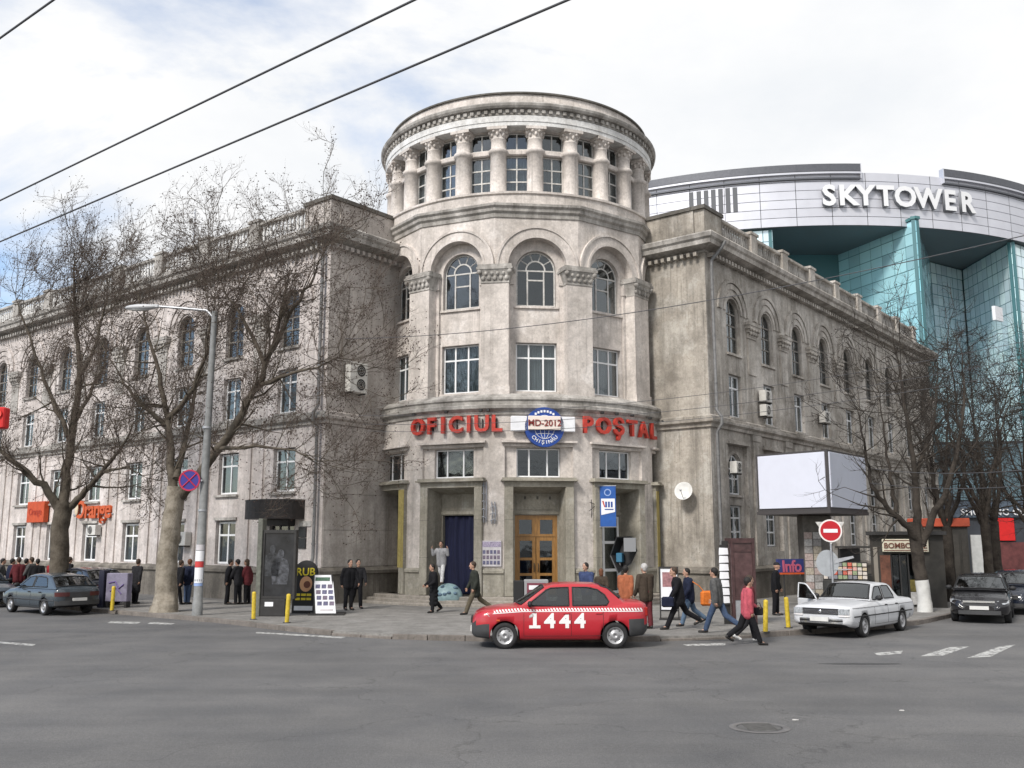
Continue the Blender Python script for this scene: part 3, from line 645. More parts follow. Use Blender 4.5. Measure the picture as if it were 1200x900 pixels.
# big ashlar slabs facing the foot of the left end wall
for r, z0 in enumerate((1.54, 2.98, 4.42, 5.86)):
    xs = [.03, 1.1, 2.5, 4.1] if r % 2 else [.03, 1.8, 3.1, 4.1]
    for a, b in zip(xs[:-1], xs[1:]):
        mb = MB(); mb.bbox(a+.006, b-.006, -.03, .02, z0, z0+(1.42 if r < 3 else 1.30), .008); part('stone_slab', mb, M_ENDL, PO, FLE)
# drainpipes with their gutter elbows
for F, x, y in ((FR, .22, -.20), (FL, -.25, -.2)):
    mb = MB(); mb.tube([(x+.3*(1 if x > 0 else -1), -.72, 15.1), (x+.12*(1 if x > 0 else -1), -.6, 14.75), (x, y-.02, 14.3), (x, y, 13.9), (x, y, 7.9), (x, -.42, 7.6), (x, -.42, 7.3), (x, y, 7.0), (x, y, 1.9), (x+.05, -.4, 1.4), (x+.1, -.55, .9)], .07, 8)
    for z in (13, 11, 9, 6, 4, 2.4): mb.tube([(x, y, z), (x, y, z+.06)], .085, 8)
    dp = part('drainpipe', mb, M_PIPE, PO, F)
# ================================================================ GROUND
ZS = 0.12                                               # pavement height
def asphalt():
    m = bpy.data.materials.new('asphalt'); m.use_nodes = True; t = m.node_tree; b = t.nodes['Principled BSDF']
    b.inputs['Roughness'].default_value = 0.88; b.inputs['Specular IOR Level'].default_value = 0.25
    pos = N(t, 'ShaderNodeNewGeometry').outputs['Position']
    def nz(s, d=6, st=(1, 1, 1), r=0.6, rot=0.0):
        q = N(t, 'ShaderNodeMapping'); q.inputs['Scale'].default_value = st; q.inputs['Rotation'].default_value = (0, 0, rot); t.links.new(pos, q.inputs[0])
        n = N(t, 'ShaderNodeTexNoise', i_Scale=s, i_Detail=d, i_Roughness=r); t.links.new(q.outputs[0], n.inputs['Vector']); return n.outputs['Fac']
    def mul(a, bb):
        x = N(t, 'ShaderNodeMix', data_type='RGBA', blend_type='MULTIPLY', i_0=1.0); t.links.new(a, x.inputs[6]); t.links.new(bb, x.inputs[7]); return x.outputs[2]
    c = ramp(t, nz(0.55, 8), [(0.3, (0.098, 0.098, 0.10)), (0.7, (0.138, 0.135, 0.132))])
    c = mul(c, ramp(t, nz(0.8, 5, (0.05, 0.8, 1), rot=-radians(8)), [(0.35, 0.90), (0.6, 1.05)]))       # wheel-polished lanes along the street
    c = mul(c, ramp(t, nz(60, 3, r=0.8), [(0.3, 0.5), (0.7, 1.55)]))
    c = mul(c, ramp(t, nz(17, 5, r=0.75), [(0.3, 0.82), (0.7, 1.18)])); c = mul(c, ramp(t, nz(0.16, 6), [(0.35, 0.88), (0.65, 1.1)]))
    v = N(t, 'ShaderNodeTexVoronoi', feature='DISTANCE_TO_EDGE', i_Scale=0.2); 
    w = N(t, 'ShaderNodeTexNoise', i_Scale=1.1, i_Detail=6.0); t.links.new(pos, w.inputs['Vector'])
    wv = N(t, 'ShaderNodeVectorMath', operation='SCALE'); wv.inputs['Scale'].default_value = 1.6; t.links.new(w.outputs['Color'], wv.inputs[0])
    av = N(t, 'ShaderNodeVectorMath', operation='ADD'); t.links.new(pos, av.inputs[0]); t.links.new(wv.outputs[0], av.inputs[1]); t.links.new(av.outputs[0], v.inputs['Vector'])
    c = mul(c, ramp(t, v.outputs['Distance'], [(0.0, 0.72), (0.005, 1.0)]))
    t.links.new(c, b.inputs['Base Color'])
    bp = N(t, 'ShaderNodeBump', i_Strength=0.5, i_Distance=0.01); t.links.new(nz(90, 3), bp.inputs['Height']); t.links.new(bp.outputs[0], b.inputs['Normal'])
    MATS['asphalt'] = m; return m
M_ASPH = asphalt()
mb = MB(); mb.add([(-1500, -300, 0), (1500, -300, 0), (1500, 2500, 0), (-1500, 2500, 0)], [(0, 1, 2, 3)])
tag(link('road', mb.mesh('road', M_ASPH)), kind='structure')
M_PAVE = stone('pavement_concrete', (0.235, 0.225, 0.21), (0.13, 0.125, 0.115), streak=0.5, patch=(0.275, 0.265, 0.25), spots=0.35)
M_KERB = stone('kerb_stone', (0.20, 0.175, 0.155), (0.09, 0.08, 0.07), streak=0.5)
nL, nR = -dR, -dL                                       # outward normals of the two facades
KL = lambda t: PL+dL*t+nL*6.6
KR = lambda t: PR+dR*t+nR*8.9
kerb = [KL(90), KL(40), KL(20), KL(8), KL(0), KL(-3.2), Vector((-6.7, 28.35, 0)), Vector((-4.9, 26.75, 0)), Vector((-2.9, 25.65, 0)), Vector((-.6, 25.15, 0)), Vector((3.4, 25.1, 0)), Vector((5.6, 25.75, 0)), Vector((8.0, 27.0, 0)), Vector((10.6, 28.6, 0)), KR(-4.2), KR(0), KR(20), KR(90)]
def resample(pts, step):
    out = [pts[0]]; d = 0.0
    for a, b in zip(pts[:-1], pts[1:]):
        l = (b-a).length; t = step-d
        while t < l: out.append(a+(b-a)*t/l); t += step
        d = (d+l) % step
    return out
poly = [(p.x, p.y) for p in kerb]+[(120, 180), (-130, 180)]
mb = MB(); mb.slab(poly, -0.3, ZS)
SW = link('pavement', mb.mesh('pavement', M_PAVE)); tag(SW, kind='structure')
kp = resample(kerb, 1.0); KERB = None
random.seed(5)
km = {}
for a, b in zip(kp[:-1], kp[1:]):
    if not (-40 < a.x < 45): continue
    d = (b-a); ang = atan2(d.y, d.x); l = d.length; c = (a+b)/2
    low = -4.8 < c.x < -3.2 or 4.2 < c.x < 6.2
    if 'k' not in km:
        q = MB(); q.bbox(-.494, .494, -.075, .075, -.2, .14, .012); km['k'] = q.mesh('kerb_stone', M_KERB)
    link('kerb_stone', km['k'], SW, Matrix.Translation((c.x, c.y, (-.07 if low else 0)+random.uniform(-.008, .006))) @ RZ(ang+random.uniform(-.012, .012)) @ Matrix.Diagonal((l, 1, 1, 1)))
# painted marks (thin worn sheets)
def paint_mat():
    m = bpy.data.materials.new('worn_paint'); m.use_nodes = True; t = m.node_tree; b = t.nodes['Principled BSDF']
    b.inputs['Base Color'].default_value = (0.52, 0.52, 0.50, 1); b.inputs['Roughness'].default_value = 0.8
    pos = N(t, 'ShaderNodeNewGeometry').outputs['Position']; n = N(t, 'ShaderNodeTexNoise', i_Scale=6.0, i_Detail=8.0, i_Roughness=0.75); t.links.new(pos, n.inputs['Vector'])
    t.links.new(ramp(t, n.outputs['Fac'], [(0.38, 0.0), (0.55, 0.9)]), b.inputs['Alpha']); return m
M_PAINT = paint_mat()
for q in ([(1024, 765), (1058, 762.6), (1056, 766), (1029, 768)], [(1078, 769), (1112, 758.5), (1136, 757.5), (1105, 768.3)], [(1133, 771), (1172, 757.3), (1190, 755.5), (1161, 769.5)], [(-10, 751), (42, 755), (38, 757), (-10, 753)],
          [(300, 740.5), (405, 746.4), (400, 748), (300, 742)], [(800, 755), (850, 753.5), (850, 756), (806, 757)], [(130, 728), (165, 729), (160, 731), (126, 730)], [(176, 729), (205, 730.5), (200, 732), (173, 731)]):
    mb = MB(); mb.add([G(u, v, .004) for u, v in q], [(0, 3, 2, 1)]); tag(link('road_marking', mb.mesh('road_marking', M_PAINT)), kind='structure')
M_PATCH = mat('fresh_asphalt', (0.055, 0.055, 0.057), 0.8, var=0.3, vscale=14, bump=.4, bscale=60)
def blob(c, rx, ry, z, n=22, seed=1, j=.18):
    rr = random.Random(seed); return [(c.x+rx*cos(2*pi*i/n)*(1+rr.uniform(-j, j)), c.y+ry*sin(2*pi*i/n)*(1+rr.uniform(-j, j)), z) for i in range(n)]
for u, v, rx, ry, sd in ((838, 749.5, .75, .45, 4), (1010, 778, .8, .12, 7)):
    mb = MB(); mb.add(blob(G(u, v), rx, ry, .004, seed=sd), [tuple(range(22))]); tag(link('road_patch', mb.mesh('road_patch', M_PATCH)), kind='structure')
g = G(890, 853)
mh = thing('manhole_cover', 'worn round iron manhole cover set in the road', 'manhole', (g.x, g.y, .006))
mb = MB(); mb.lathe([(0.001, .006), (.27, .006), (.30, .002), (.30, 0)], 28)
for i in range(-4, 5): mb.box(-.2, .2, i*.055-.012, i*.055+.012, .006, .012)
part('cover', mb, mat('cast_iron', (0.10, 0.098, 0.095), .8, .1, var=.3, vscale=10), mh)
mb = MB(); mb.lathe([(.31, 0), (.31, .006), (.39, .006), (.41, 0)], 28); part('ring', mb, mat('manhole_ring', (0.135, 0.13, 0.128), .8, var=.3), mh)
for i, (u, v, w) in enumerate(((932, 844, .04), (1057, 833, .04))):
    mb = MB(); c = G(u, v); mb.slab([(p[0], p[1]) for p in blob(c, w, w*.7, 0, 9, i, .3)], .003, .012); tag(link('litter', mb.mesh('litter', M_OLDW), None), kind='stuff')
# ================================================================ SIGNS ON THE TOWER
def ring_angle(u, z, R):
    lo, hi = -1.2, 1.2
    for _ in range(40):
        a = (lo+hi)/2; x = TX+R*sin(a); y = TY-R*cos(a); w = 600+F_PX*x/(y*cos(PITCH)+(z-CAM_H)*sin(PITCH))
        if w < u: lo = a
        else: hi = a
    return a
def FA(a, R, z=0): return frame(Vector((TX+R*sin(a), TY-R*cos(a), z)), Vector((cos(a), sin(a), 0)), Vector((-sin(a), cos(a), 0)))
M_SRED = mat('red_sign_letter', (0.46, 0.045, 0.03), 0.45, var=0.25, vscale=9)
M_SREDD = mat('red_sign_side', (0.20, 0.022, 0.018), 0.6)
M_BLUE = mat('blue_sign', (0.015, 0.055, 0.26), 0.4, var=0.2)
M_SWHITE = mat('white_sign', (0.72, 0.73, 0.76), 0.5, var=0.08)
for wd, lab, us in (('OFICIUL', 'raised red OFICIUL letters on the tower left of the globe', (491, 506.5, 520, 535, 550, 565, 582)), ('POȘTAL', 'raised red POSTAL letters on the tower right of the globe', (688, 706.5, 724, 739.5, 752.5, 764))):
    a = ring_angle(us[len(us)//2], 7.05, R1); S = thing('letter_sign', lab, 'sign', M=FA(a, R1+.05, 6.75))
    for ch, u in zip(wd, us):
        a = ring_angle(u, 7.05, R1+.1); o = link('letter', text_mesh(ch, .90, .14, .030), S, FA(a, R1+.15, 6.78))
        o.data.materials.append(M_SRED)
        mb = MB(); mb.box(-.02, .02, .05, .16, .1, .5); part('bracket', mb, M_DKMET, o)
a = ring_angle(637, 7.0, R1); GM = FA(a, R1+.12, 6.93)
S = thing('globe_sign', 'round blue globe sign with a white MD-2012 banner on the tower', 'sign', M=GM)
mb = MB(); mb.prism([(.78*cos(2*pi*i/48), .78*sin(2*pi*i/48)) for i in range(48)], -.12, .1); part('disc', mb, M_BLUE, S)
mb = MB()
for rx in (.18, .40):
    mb.tube([(rx*cos(t)*1.0, -.125, .46*sin(t)) for t in [2*pi*i/28 for i in range(29)]], .011, 4, cap=False)
for z in (-.3, .3): mb.tube([(x, -.125, z+(.05 if z < 0 else -.05)*(1-(x/.4)**2)) for x in (-.36, -.18, 0, .18, .36)], .010, 4)
mb.tube([(0, -.125, -.46), (0, -.125, .46)], .01, 4)
part('grid_lines', mb, M_SWHITE, S)
mb = MB(); mb.bbox(-.66, .62, -.26, -.13, -.12, .42, .015); bn = part('banner', mb, mat('banner_cream', (.74, .66, .60), .5), S)
part('lettering', text_mesh('MD-2012', .42, .03, .022, 0.98, M_SRED), None, bn, GM @ T(-.02, -.272, 0.0)) if False else link('lettering', text_mesh('MD-2012', .345, .03, .010, 1.0, M_SREDD), bn, GM @ T(-.02, -.272, 0.03))
for x0, x1 in ((-1.32, -.68), (.64, 1.22)):
    mb = MB(); mb.bbox(x0, x1, -.12, .1, -.17, .42, .02); part('side_box', mb, M_SWHITE, S)
word = 'CHIȘINĂU'
for i, ch in enumerate(word):
    t = -pi/2+(i-(len(word)-1)/2)*.235; link('letter', text_mesh(ch, .20, .02, .012, 1, M_SWHITE), S, GM @ T(.66*cos(t), -.13, .66*sin(t)) @ Matrix.Rotation(-(t+pi/2), 4, 'Y'))
for i in range(7):
    t = pi/2+(i-3)*.2; mb = MB(); mb.bbox(-.04, .04, -.135, -.12, -.045, .045, .004); part('emblem_mark', mb, M_SWHITE, S, GM @ T(.62*cos(t), 0, .62*sin(t)))
# small floodlights above the letters
for i, u in enumerate((492, 528, 566, 574, 700, 716, 733, 753, 768)):
    a = ring_angle(u, 7.5, R1); o = thing('floodlight', 'small black floodlight under the tower ledge above the '+('letter O of the first word', 'first letter I of the first word', 'last letter U of the first word', 'letter L of the first word', 'letter P of the second word', 'letter O of the second word', 'S of the second word', 'letter A of the second word', 'right end of the lettering')[i], 'floodlight', M=FA(a, R1+.3, 7.58), group='floodlights above the tower lettering')
    mb = MB(); mb.bbox(-.06, .06, -.14, .0, -.06, .05, .01); part('lamp_head', mb, M_DKMET, o); mb = MB(); mb.tube([(0, 0, 0), (0, .15, .06)], .015, 5); part('arm', mb, M_DKMET, o)
# plaque, notice, ornaments, banner
a = ring_angle(473, 3.0, R1); o = thing('bronze_plaque', 'dark bronze relief plaque on the tower left of the curtained door', 'plaque', M=FA(a, R1+.02, 2.45))
mb = MB(); mb.bbox(-.17, .17, -.05, .03, 0, 1.05, .015); part('panel', mb, mat('bronze', (.075, .05, .04), .45, .5, var=.4, vscale=9), o)
mb = MB(); mb.ball((0, -.05, .70), (.10, .06, .15), 10, 7); mb.box(-.12, .12, -.062, -.05, .15, .22); mb.box(-.12, .12, -.062, -.05, .3, .34); part('relief', mb, mat('bronze2', (.11, .075, .055), .4, .5, var=.4), o)
a = ring_angle(576.5, 2.2, R1); o = thing('notice_board', 'white paper notice pasted between the curtained door and the wooden doors', 'poster', M=FA(a, R1+.055, 1.58))
mb = MB(); mb.bbox(-.38, .38, -.02, .03, 0, .98, .006); part('sheet', mb, mat('grey_paper', (.50, .48, .50), .8, var=.15), o)
mb = MB(); mb.box(-.36, .36, -.03, -.02, .74, .94); part('heading', mb, mat('violet_print', (.34, .30, .40), .8, var=.5, vscale=22), o)
rr = random.Random(3)
for i in range(5):
    for j in range(3):
        mb = MB(); mb.box(-.34+i*.14, -.24+i*.14, -.03, -.02, .08+j*.2, .22+j*.2); part('photo', mb, mat('photo_print%d' % rr.randrange(3), ((.16, .13, .18), (.32, .12, .12), (.12, .12, .2))[rr.randrange(3)], .7, var=.5, vscale=15), o)
M_ORN = mat('ornament_metal', (.30, .31, .34), .5, .6, var=.3)
for u, z0, lab in ((573, 3.2, 'tall wrought metal emblem on the tower left of the wooden doors'), (695, 3.45, 'small wrought metal emblem on the tower beside the blue banner')):
    a = ring_angle(u, z0+.8, R1); o = thing('wall_ornament', lab, 'ornament', M=FA(a, R1+.02, z0))
    mb = MB(); big = u < 600
    if big:
        for x in (-.30, -.20, -.10): mb.tube([(x, -.06, .05), (x+.02, -.07, .8), (x, -.06, 1.6)], .025, 5)
        for z in (.2, .5, .8, 1.1, 1.4): mb.tube([(-.34, -.06, z), (-.2, -.1, z+.08), (-.06, -.06, z)], .02, 5)
        for x in (.12, .24): mb.tube([(x, -.06, 0), (x+.05, -.08, .4), (x, -.06, .85)], .025, 5)
        for z in (.1, .35, .6): mb.tube([(.06, -.06, z), (.18, -.1, z+.08), (.32, -.06, z)], .02, 5)
    else:
        for x, h in ((-.12, .7), (.0, .95), (.12, .8)): mb.tube([(x, -.05, 0), (x+.08*sin(h*9), -.08, h*.5), (x, -.05, h)], .015, 5)
        mb.tube([(-.22, -.05, .25), (0, -.1, .45), (.24, -.05, .3)], .014, 5); mb.tube([(-.2, -.05, .6), (.05, -.1, .5), (.22, -.05, .75)], .014, 5)
    part('scrollwork', mb, M_ORN if big else M_DKMET, o)
a = ring_angle(703, 4.0, R1+.2); o = thing('banner', 'vertical blue and white banner jutting from the tower wall above the payphone', 'banner', M=T(TX+(R1+.1)*sin(a), TY-(R1+.1)*cos(a), 3.05) @ RZ(radians(-6)))
mb = MB(); mb.bbox(.06, .68, -.03, .03, .05, 1.62, .01); cl = part('cloth', mb, mat('banner_blue', (.016, .085, .32), .6, var=.2), o)
mb = MB(); mb.tube([(-.1, 0, 1.64), (.70, 0, 1.64)], .02, 6); mb.tube([(-.1, 0, .04), (.70, 0, .04)], .02, 6); part('rod', mb, M_METAL, o)
mb = MB(); mb.prism([(.10, .50), (.64, .62), (.64, 1.14), (.10, 1.14)], -.04, -.03); part('white_panel', mb, M_SWHITE, cl)
mb = MB(); mb.prism([(.14, 1.05), (.22, .80), (.26, .82), (.20, 1.05)], -.046, -.04); part('red_stroke', mb, M_SRED, cl)
mb = MB(); [mb.box(.26+.11*i, .33+.11*i, -.046, -.04, .80, 1.02) for i in range(3)]; mb.box(.24, .58, -.046, -.04, .70, .74); part('blue_print', mb, M_BLUE, cl)
mb = MB(); mb.ring(.36, 1.38, .10, .14, -.04, -.03, 0, 2*pi, 16); part('emblem', mb, mat('pale_blue', (.25, .35, .6), .6), cl)
# ================================================================ THINGS ON THE WALLS
M_ACW = mat('ac_casing', (.55, .54, .51), .5, var=.15)
def ac(F, x, z, lab, w=.8, h=.58, fans=1, tall=False, y=-.06):
    o = thing('air_conditioner', lab, 'air conditioner', M=F @ T(x, y, z), group='air conditioners on the facades')
    mb = MB(); mb.bbox(-w/2, w/2, -.36, -.04, 0, h, .015); part('casing', mb, M_ACW, o)
    for k in range(fans):
        cx, cz = (-.1 if w > .6 else 0, h/2) if fans == 1 else (w*.12, h*(.27+.46*k)); r = min(w, h/fans)*.40
        mb = MB(); mb.prism([(cx+r*cos(2*pi*i/18), cz+r*sin(2*pi*i/18)) for i in range(18)], -.368, -.358); fn = part('fan', mb, M_BLACK, o)
        mb = MB(); [mb.ring(cx, cz, r*q-.008, r*q, -.378, -.368, 0, 2*pi, 14) for q in (.35, .65, 1.0)]; part('guard', mb, M_ACW, fn)
    mb = MB()
    for s in (-1, 1): mb.box(s*w*.38-.015, s*w*.38+.015, -.36, .06, -.05, -.003)
    part('bracket', mb, M_DKMET, o)
    mb = MB(); mb.tube([(w*.4, -.1, .1), (w*.5, .0, -.1), (w*.5, .04, -.5)], .022, 5); part('pipe', mb, M_OLDW, o)
ac(FLE, 1.35, 8.55, 'large double fan air conditioner on the wall left of the tower', .95, 1.25, 2)
ac(FR, 5.05, 8.75, 'upper white air conditioner beside the second first-floor window of the right wing', .72, .52); ac(FR, 5.05, 8.1, 'lower air conditioner beside the second first-floor window of the right wing', .72, .52)
ac(FR, 12.3, 8.5, 'air conditioner beside the fourth first-floor window of the right wing', .8, .6)
ac(FR, 1.7, 5.35, 'small air conditioner on the arched ground floor window behind the pavement', .5, .5)
ac(FL, -9.1, 2.35, 'air conditioner on the left wing wall behind the lamp post', .8, .6); ac(FL, -16.9, 2.85, 'air conditioner under the orange lettering on the left wing', .75, .5)
o = thing('satellite_dish', 'white satellite dish on the stained wall right of the tower', 'satellite dish', M=FRE @ T(-1.05, -.45, 4.55) @ Matrix.Rotation(radians(12), 4, 'Z') @ Matrix.Rotation(radians(-14), 4, 'X'))
mb = MB(); mb.lathe([(.001, .0), (.15, .012), (.28, .05), (.37, .10), (.38, .10), (.28, .035), (.001, -.015)], 24, M=Matrix.Rotation(radians(90), 4, 'X')); part('dish', mb, mat('dish_white', (.62, .62, .60), .5, var=.15), o)
mb = MB(); mb.tube([(0, -.02, -.34), (0, -.45, -.1)], .014, 5); mb.ball((0, -.47, -.08), .05, 8, 5); part('feed_arm', mb, M_METAL, o)
mb = MB(); mb.tube([(0, .02, 0), (0, .25, -.1), (0, .47, -.1)], .03, 6); part('mount', mb, M_METAL, o)
# ---- orange signs on the left wing
M_ORNG = mat('orange_letter', (.50, .085, .02), .45, var=.15)
o = thing('shop_sign', 'orange script lettering fixed to the left wing wall between two trees', 'sign', M=FL @ T(-17.4, -.1, 3.72))
tm = text_mesh('Orange', 1.25, .14, .02, .92, M_ORNG); link('lettering', tm, o)
mb = MB(); mb.bbox(-2.0, 1.9, -.02, .09, .12, .2, .01); part('rail', mb, M_METAL, o)
mb = MB(); mb.ball((-1.55, -.09, .45), (.17, .05, .34), 10, 7); part('pale_logo', mb, mat('cream', (.6, .5, .36), .6), o)
o = thing('shop_sign', 'orange box sign with faint lettering on the left wing behind the tree trunk', 'sign', M=FL @ T(-23.1, -.15, 3.55))
mb = MB(); mb.bbox(-.95, .95, -.18, .1, .0, 1.12, .02); bx = part('box', mb, mat('orange_box', (.46, .065, .015), .5, var=.2), o)
link('lettering', text_mesh('Orange', .52, .02, .012, .9, mat('dark_orange', (.32, .03, .01), .5)), bx, FL @ T(-23.1, -.335, 3.95))
# ---- entrance canopy of the left wing
CX = -2.5
o = thing('canopy', 'curved black awning over the left wing entrance', 'awning', M=FL @ T(CX, 0, 3.42))
mb = MB(); n = 18; P0 = [(1.42*sin(-pi/2+pi*i/n), -.9*cos(-pi/2+pi*i/n)-.45) for i in range(n+1)]; P0 = [(-1.42, .02)]+P0+[(1.42, .02)]
mb.slab(P0, 0, .72); part('drum', mb, mat('black_awning', (.022, .018, .017), .55, var=.5, vscale=5), o)
mb = MB(); mb.slab([(x*1.01, y*1.01 if y < 0 else y) for x, y in P0], .722, .77); part('rim', mb, M_DKMET, o)
mb = MB(); mb.slab([(x*.6, y*.62) for x, y in P0], -.26, -.004); part('underside', mb, M_DKMET, o)
mb = MB(); mb.box(-.8, .8, .3, .34, .12, 3.38); part('entrance_door', mb, M_BLACK, PO, FL @ T(CX, 0, 0))
mb = MB()
for x in (-.8, -.27, .27, .8): mb.box(x-.035, x+.035, .12, .2, .12, 3.42)
for z in (.12, 2.5, 3.38): mb.box(-.8, .8, .125, .195, z, z+.07)
fr = part('entrance_frame', mb, mat('grey_frame', (.2, .2, .2), .5, .3), PO, FL @ T(CX, 0, 0))
for x in (-.53, 0, .53):
    for z0, z1 in ((.2, 2.5), (2.57, 3.38)):
        mb = MB(); mb.box(x-.23, x+.23, .155, .165, z0, z1); part('pane', mb, M_GLASS, fr, FL @ T(CX, 0, 0))
for x, lab in ((-1.28, 'dark wall plaque left of the black canopied entrance'), (1.36, 'dark wall plaque right of the black canopied entrance')):
    q = thing('wall_plaque', lab, 'plaque', M=FL @ T(CX+x, -.02, 2.25), group='plaques beside the canopied entrance')
    for z in (0, .44):
        mb = MB(); mb.bbox(-.23, .23, -.04, .03, z, z+.41, .01); part('panel', mb, mat('plaque_dark', (.03, .03, .032), .35, var=.4, vscale=12), q)
q = thing('wall_plaque', 'small white name board above the right plaque of the entrance', 'plaque', M=FL @ T(CX+1.5, -.02, 3.12)); mb = MB(); mb.bbox(-.36, .36, -.03, .03, 0, .22, .01); part('panel', mb, M_OLDW, q)
# ---- roof antenna
b = AT(227, 284, 49.5); o = thing('tv_antenna', 'thin television antenna standing on the left wing roof', 'antenna', (b.x, b.y, 15.3))
mb = MB(); mb.tube([(0, 0, 0), (0, 0, 5.0)], .045, 6); part('mast', mb, M_METAL, o)
for z, l in ((4.7, .7), (4.2, 1.3), (3.5, 1.1), (3.1, 1.5)):
    mb = MB(); mb.tube([(-l, .1, z+.12), (l*.35, -.05, z)], .022, 5)
    for k in range(5): x = -l+k*l*.3; mb.tube([(x, -.3, z+.1), (x, .35, z+.1)], .014, 4)
    part('boom', mb, M_METAL, o)
# ================================================================ SKY TOWER
SK = Vector((40.9, 162.0, 0)); SR = 50.0
ST = thing('glass_tower', 'tall teal glass tower with a curved silver SKYTOWER band behind the right wing', 'building', (SK.x, SK.y, 0))
M_SILV = mat('silver_panel', (.56, .57, .62), .42, .35, var=.06, vscale=.5, objvar=.035)
M_SILVD = mat('dark_band', (.11, .115, .13), .5, .4, var=.15)
def teal(name, col, v):
    m = bpy.data.materials.new(name); m.use_nodes = True; t = m.node_tree; b = t.nodes['Principled BSDF']
    b.inputs['Roughness'].default_value = .09; b.inputs['Metallic'].default_value = .3; b.inputs['Specular IOR Level'].default_value = .5
    oi = N(t, 'ShaderNodeObjectInfo'); g = N(t, 'ShaderNodeNewGeometry'); ad = N(t, 'ShaderNodeMath', operation='ADD'); t.links.new(oi.outputs['Random'], ad.inputs[0]); t.links.new(g.outputs['Random Per Island'], ad.inputs[1])
    fr = N(t, 'ShaderNodeMath', operation='FRACT'); t.links.new(ad.outputs[0], fr.inputs[0])
    n = N(t, 'ShaderNodeTexNoise', i_Scale=.09, i_Detail=4.0); t.links.new(g.outputs['Position'], n.inputs['Vector'])
    a2 = N(t, 'ShaderNodeMath', operation='MULTIPLY_ADD', i_1=.45); t.links.new(fr.outputs[0], a2.inputs[0]); t.links.new(n.outputs['Fac'], a2.inputs[2])
    c = ramp(t, a2.outputs[0], [(.35, tuple(x*(1-v) for x in col)), (.65, col), (.95, tuple(min(1, x*(1+v)) for x in col))]); t.links.new(c, b.inputs['Base Color'])
    MATS[name] = m; return m
M_TEAL, M_SKYGL, M_TEALG = teal('teal_glass', (.44, .74, .82), .25), teal('pale_blue_glass', (.70, .85, .92), .16), teal('dark_blue_glass', (.10, .16, .19), .4)
def fc(a): return (SK.x+SR*sin(a), SK.y-SR*cos(a))
Z_LO, Z_HI = 40.7, 47.5
# curved band: rows of long metal panels
a_lo, a_hi = radians(-56), radians(62); rows = 6; npan = 24
for j in range(rows):
    z0, z1 = Z_LO+(Z_HI-Z_LO)*j/rows, Z_LO+(Z_HI-Z_LO)*(j+1)/rows
    for i in range(npan):
        a0, a1 = a_lo+(a_hi-a_lo)*i/npan, a_lo+(a_hi-a_lo)*(i+1)/npan; g = .0007
        mb = MB(); mb.lathe([(SR-.3, z0+.03), (SR, z0+.035), (SR, z1-.035), (SR-.3, z1-.03)], 4, a0+g, a1-g, sm=False)
        part('silver_panel', mb, M_SILV, ST)
mb = MB(); mb.lathe([(SR-.35, Z_LO-.0), (SR-.12, Z_LO+.0), (SR-.12, Z_HI), (SR-.35, Z_HI)], 64, a_lo, a_hi, sm=False); part('band_backing', mb, M_SILVD, ST)
mb = MB(); mb.lathe([(3, Z_LO-.02), (SR+.02, Z_LO-.05)], 72, a_lo, a_hi, sm=False); part('soffit', mb, mat('dark_soffit', (.10, .115, .125), .5), ST)
mb = MB(); mb.lathe([(SR-.3, Z_HI), (3, Z_HI+.3)], 72, a_lo, a_hi, sm=False); part('flat_roof', mb, M_SILVD, ST)
def uang(u, z=44, R=SR):
    lo, hi = -1.3, 1.3
    for _ in range(40):
        a = (lo+hi)/2; x, y = SK.x+R*sin(a), SK.y-R*cos(a)
        if 600+F_PX*x/(y*cos(PITCH)+(z-CAM_H)*sin(PITCH)) < u: lo = a
        else: hi = a
    return a
for a0, a1 in ((a_lo, uang(1008, 46)), (uang(1104, 46), a_hi)):
    n = 26
    mb = MB(); mb.lathe([(SR-.2, Z_HI-.05), (SR+.5, Z_HI), (SR+.5, Z_HI+.95), (SR-.3, Z_HI+1.0)], n, a0, a1, sm=False); part('dark_fascia', mb, M_SILVD, ST)
    mb = MB(); mb.lathe([(SR-.1, Z_HI-.95), (SR+.32, Z_HI-.92), (SR+.32, Z_HI-.72), (SR-.1, Z_HI-.70)], n, a0, a1, sm=False); part('fascia_rail', mb, M_SILVD, ST)
    mb = MB(); mb.lathe([(SR-.1, Z_HI-.30), (SR+.45, Z_HI-.28), (SR+.45, Z_HI-.03), (SR-.1, Z_HI-.02)], n, a0, a1, sm=False); part('fascia_rail', mb, M_SILV, ST)
    for aa in (a0, a1):
        if a_lo < aa < a_hi: mb = MB(); mb.box(-.05, .05, -.5, .3, Z_HI-.9, Z_HI+1.0); part('fascia_end', mb, M_SILV, ST, T(*fc(aa), 0) @ RZ(aa))
for u in (811, 820, 828.5, 837, 845.5, 854, 862.5):
    a = uang(u, 42); mb = MB(); mb.box(-.28, .28, -.04, .06, 43.0, 46.2); part('vent_slot', mb, mat('vent_grey', (.10, .105, .115), .6), ST, T(*fc(a), 0) @ RZ(a))
SG = thing('letter_sign', 'huge white SKYTOWER letters on the curved silver band', 'sign', (*fc(uang(1050)), 43.4))
M_LET = mat('white_channel_letter', (.70, .71, .73), .4); M_LETS = mat('letter_return', (.22, .23, .25), .5)
for ch, u in zip('SKYTOWER', (971, 993, 1013.5, 1037, 1060, 1087, 1112, 1132.5)):
    a = uang(u, 44.5, SR+.4); me = text_mesh(ch, 3.55, .5, .034, 1, M_LET); me.materials.append(M_LETS)
    for p in me.polygons:
        if abs(p.normal.y) < .5: p.material_index = 1
    zl = 43.15
    link('letter', me, SG, T(SK.x+(SR+.35)*sin(a), SK.y-(SR+.35)*cos(a), zl) @ RZ(a))
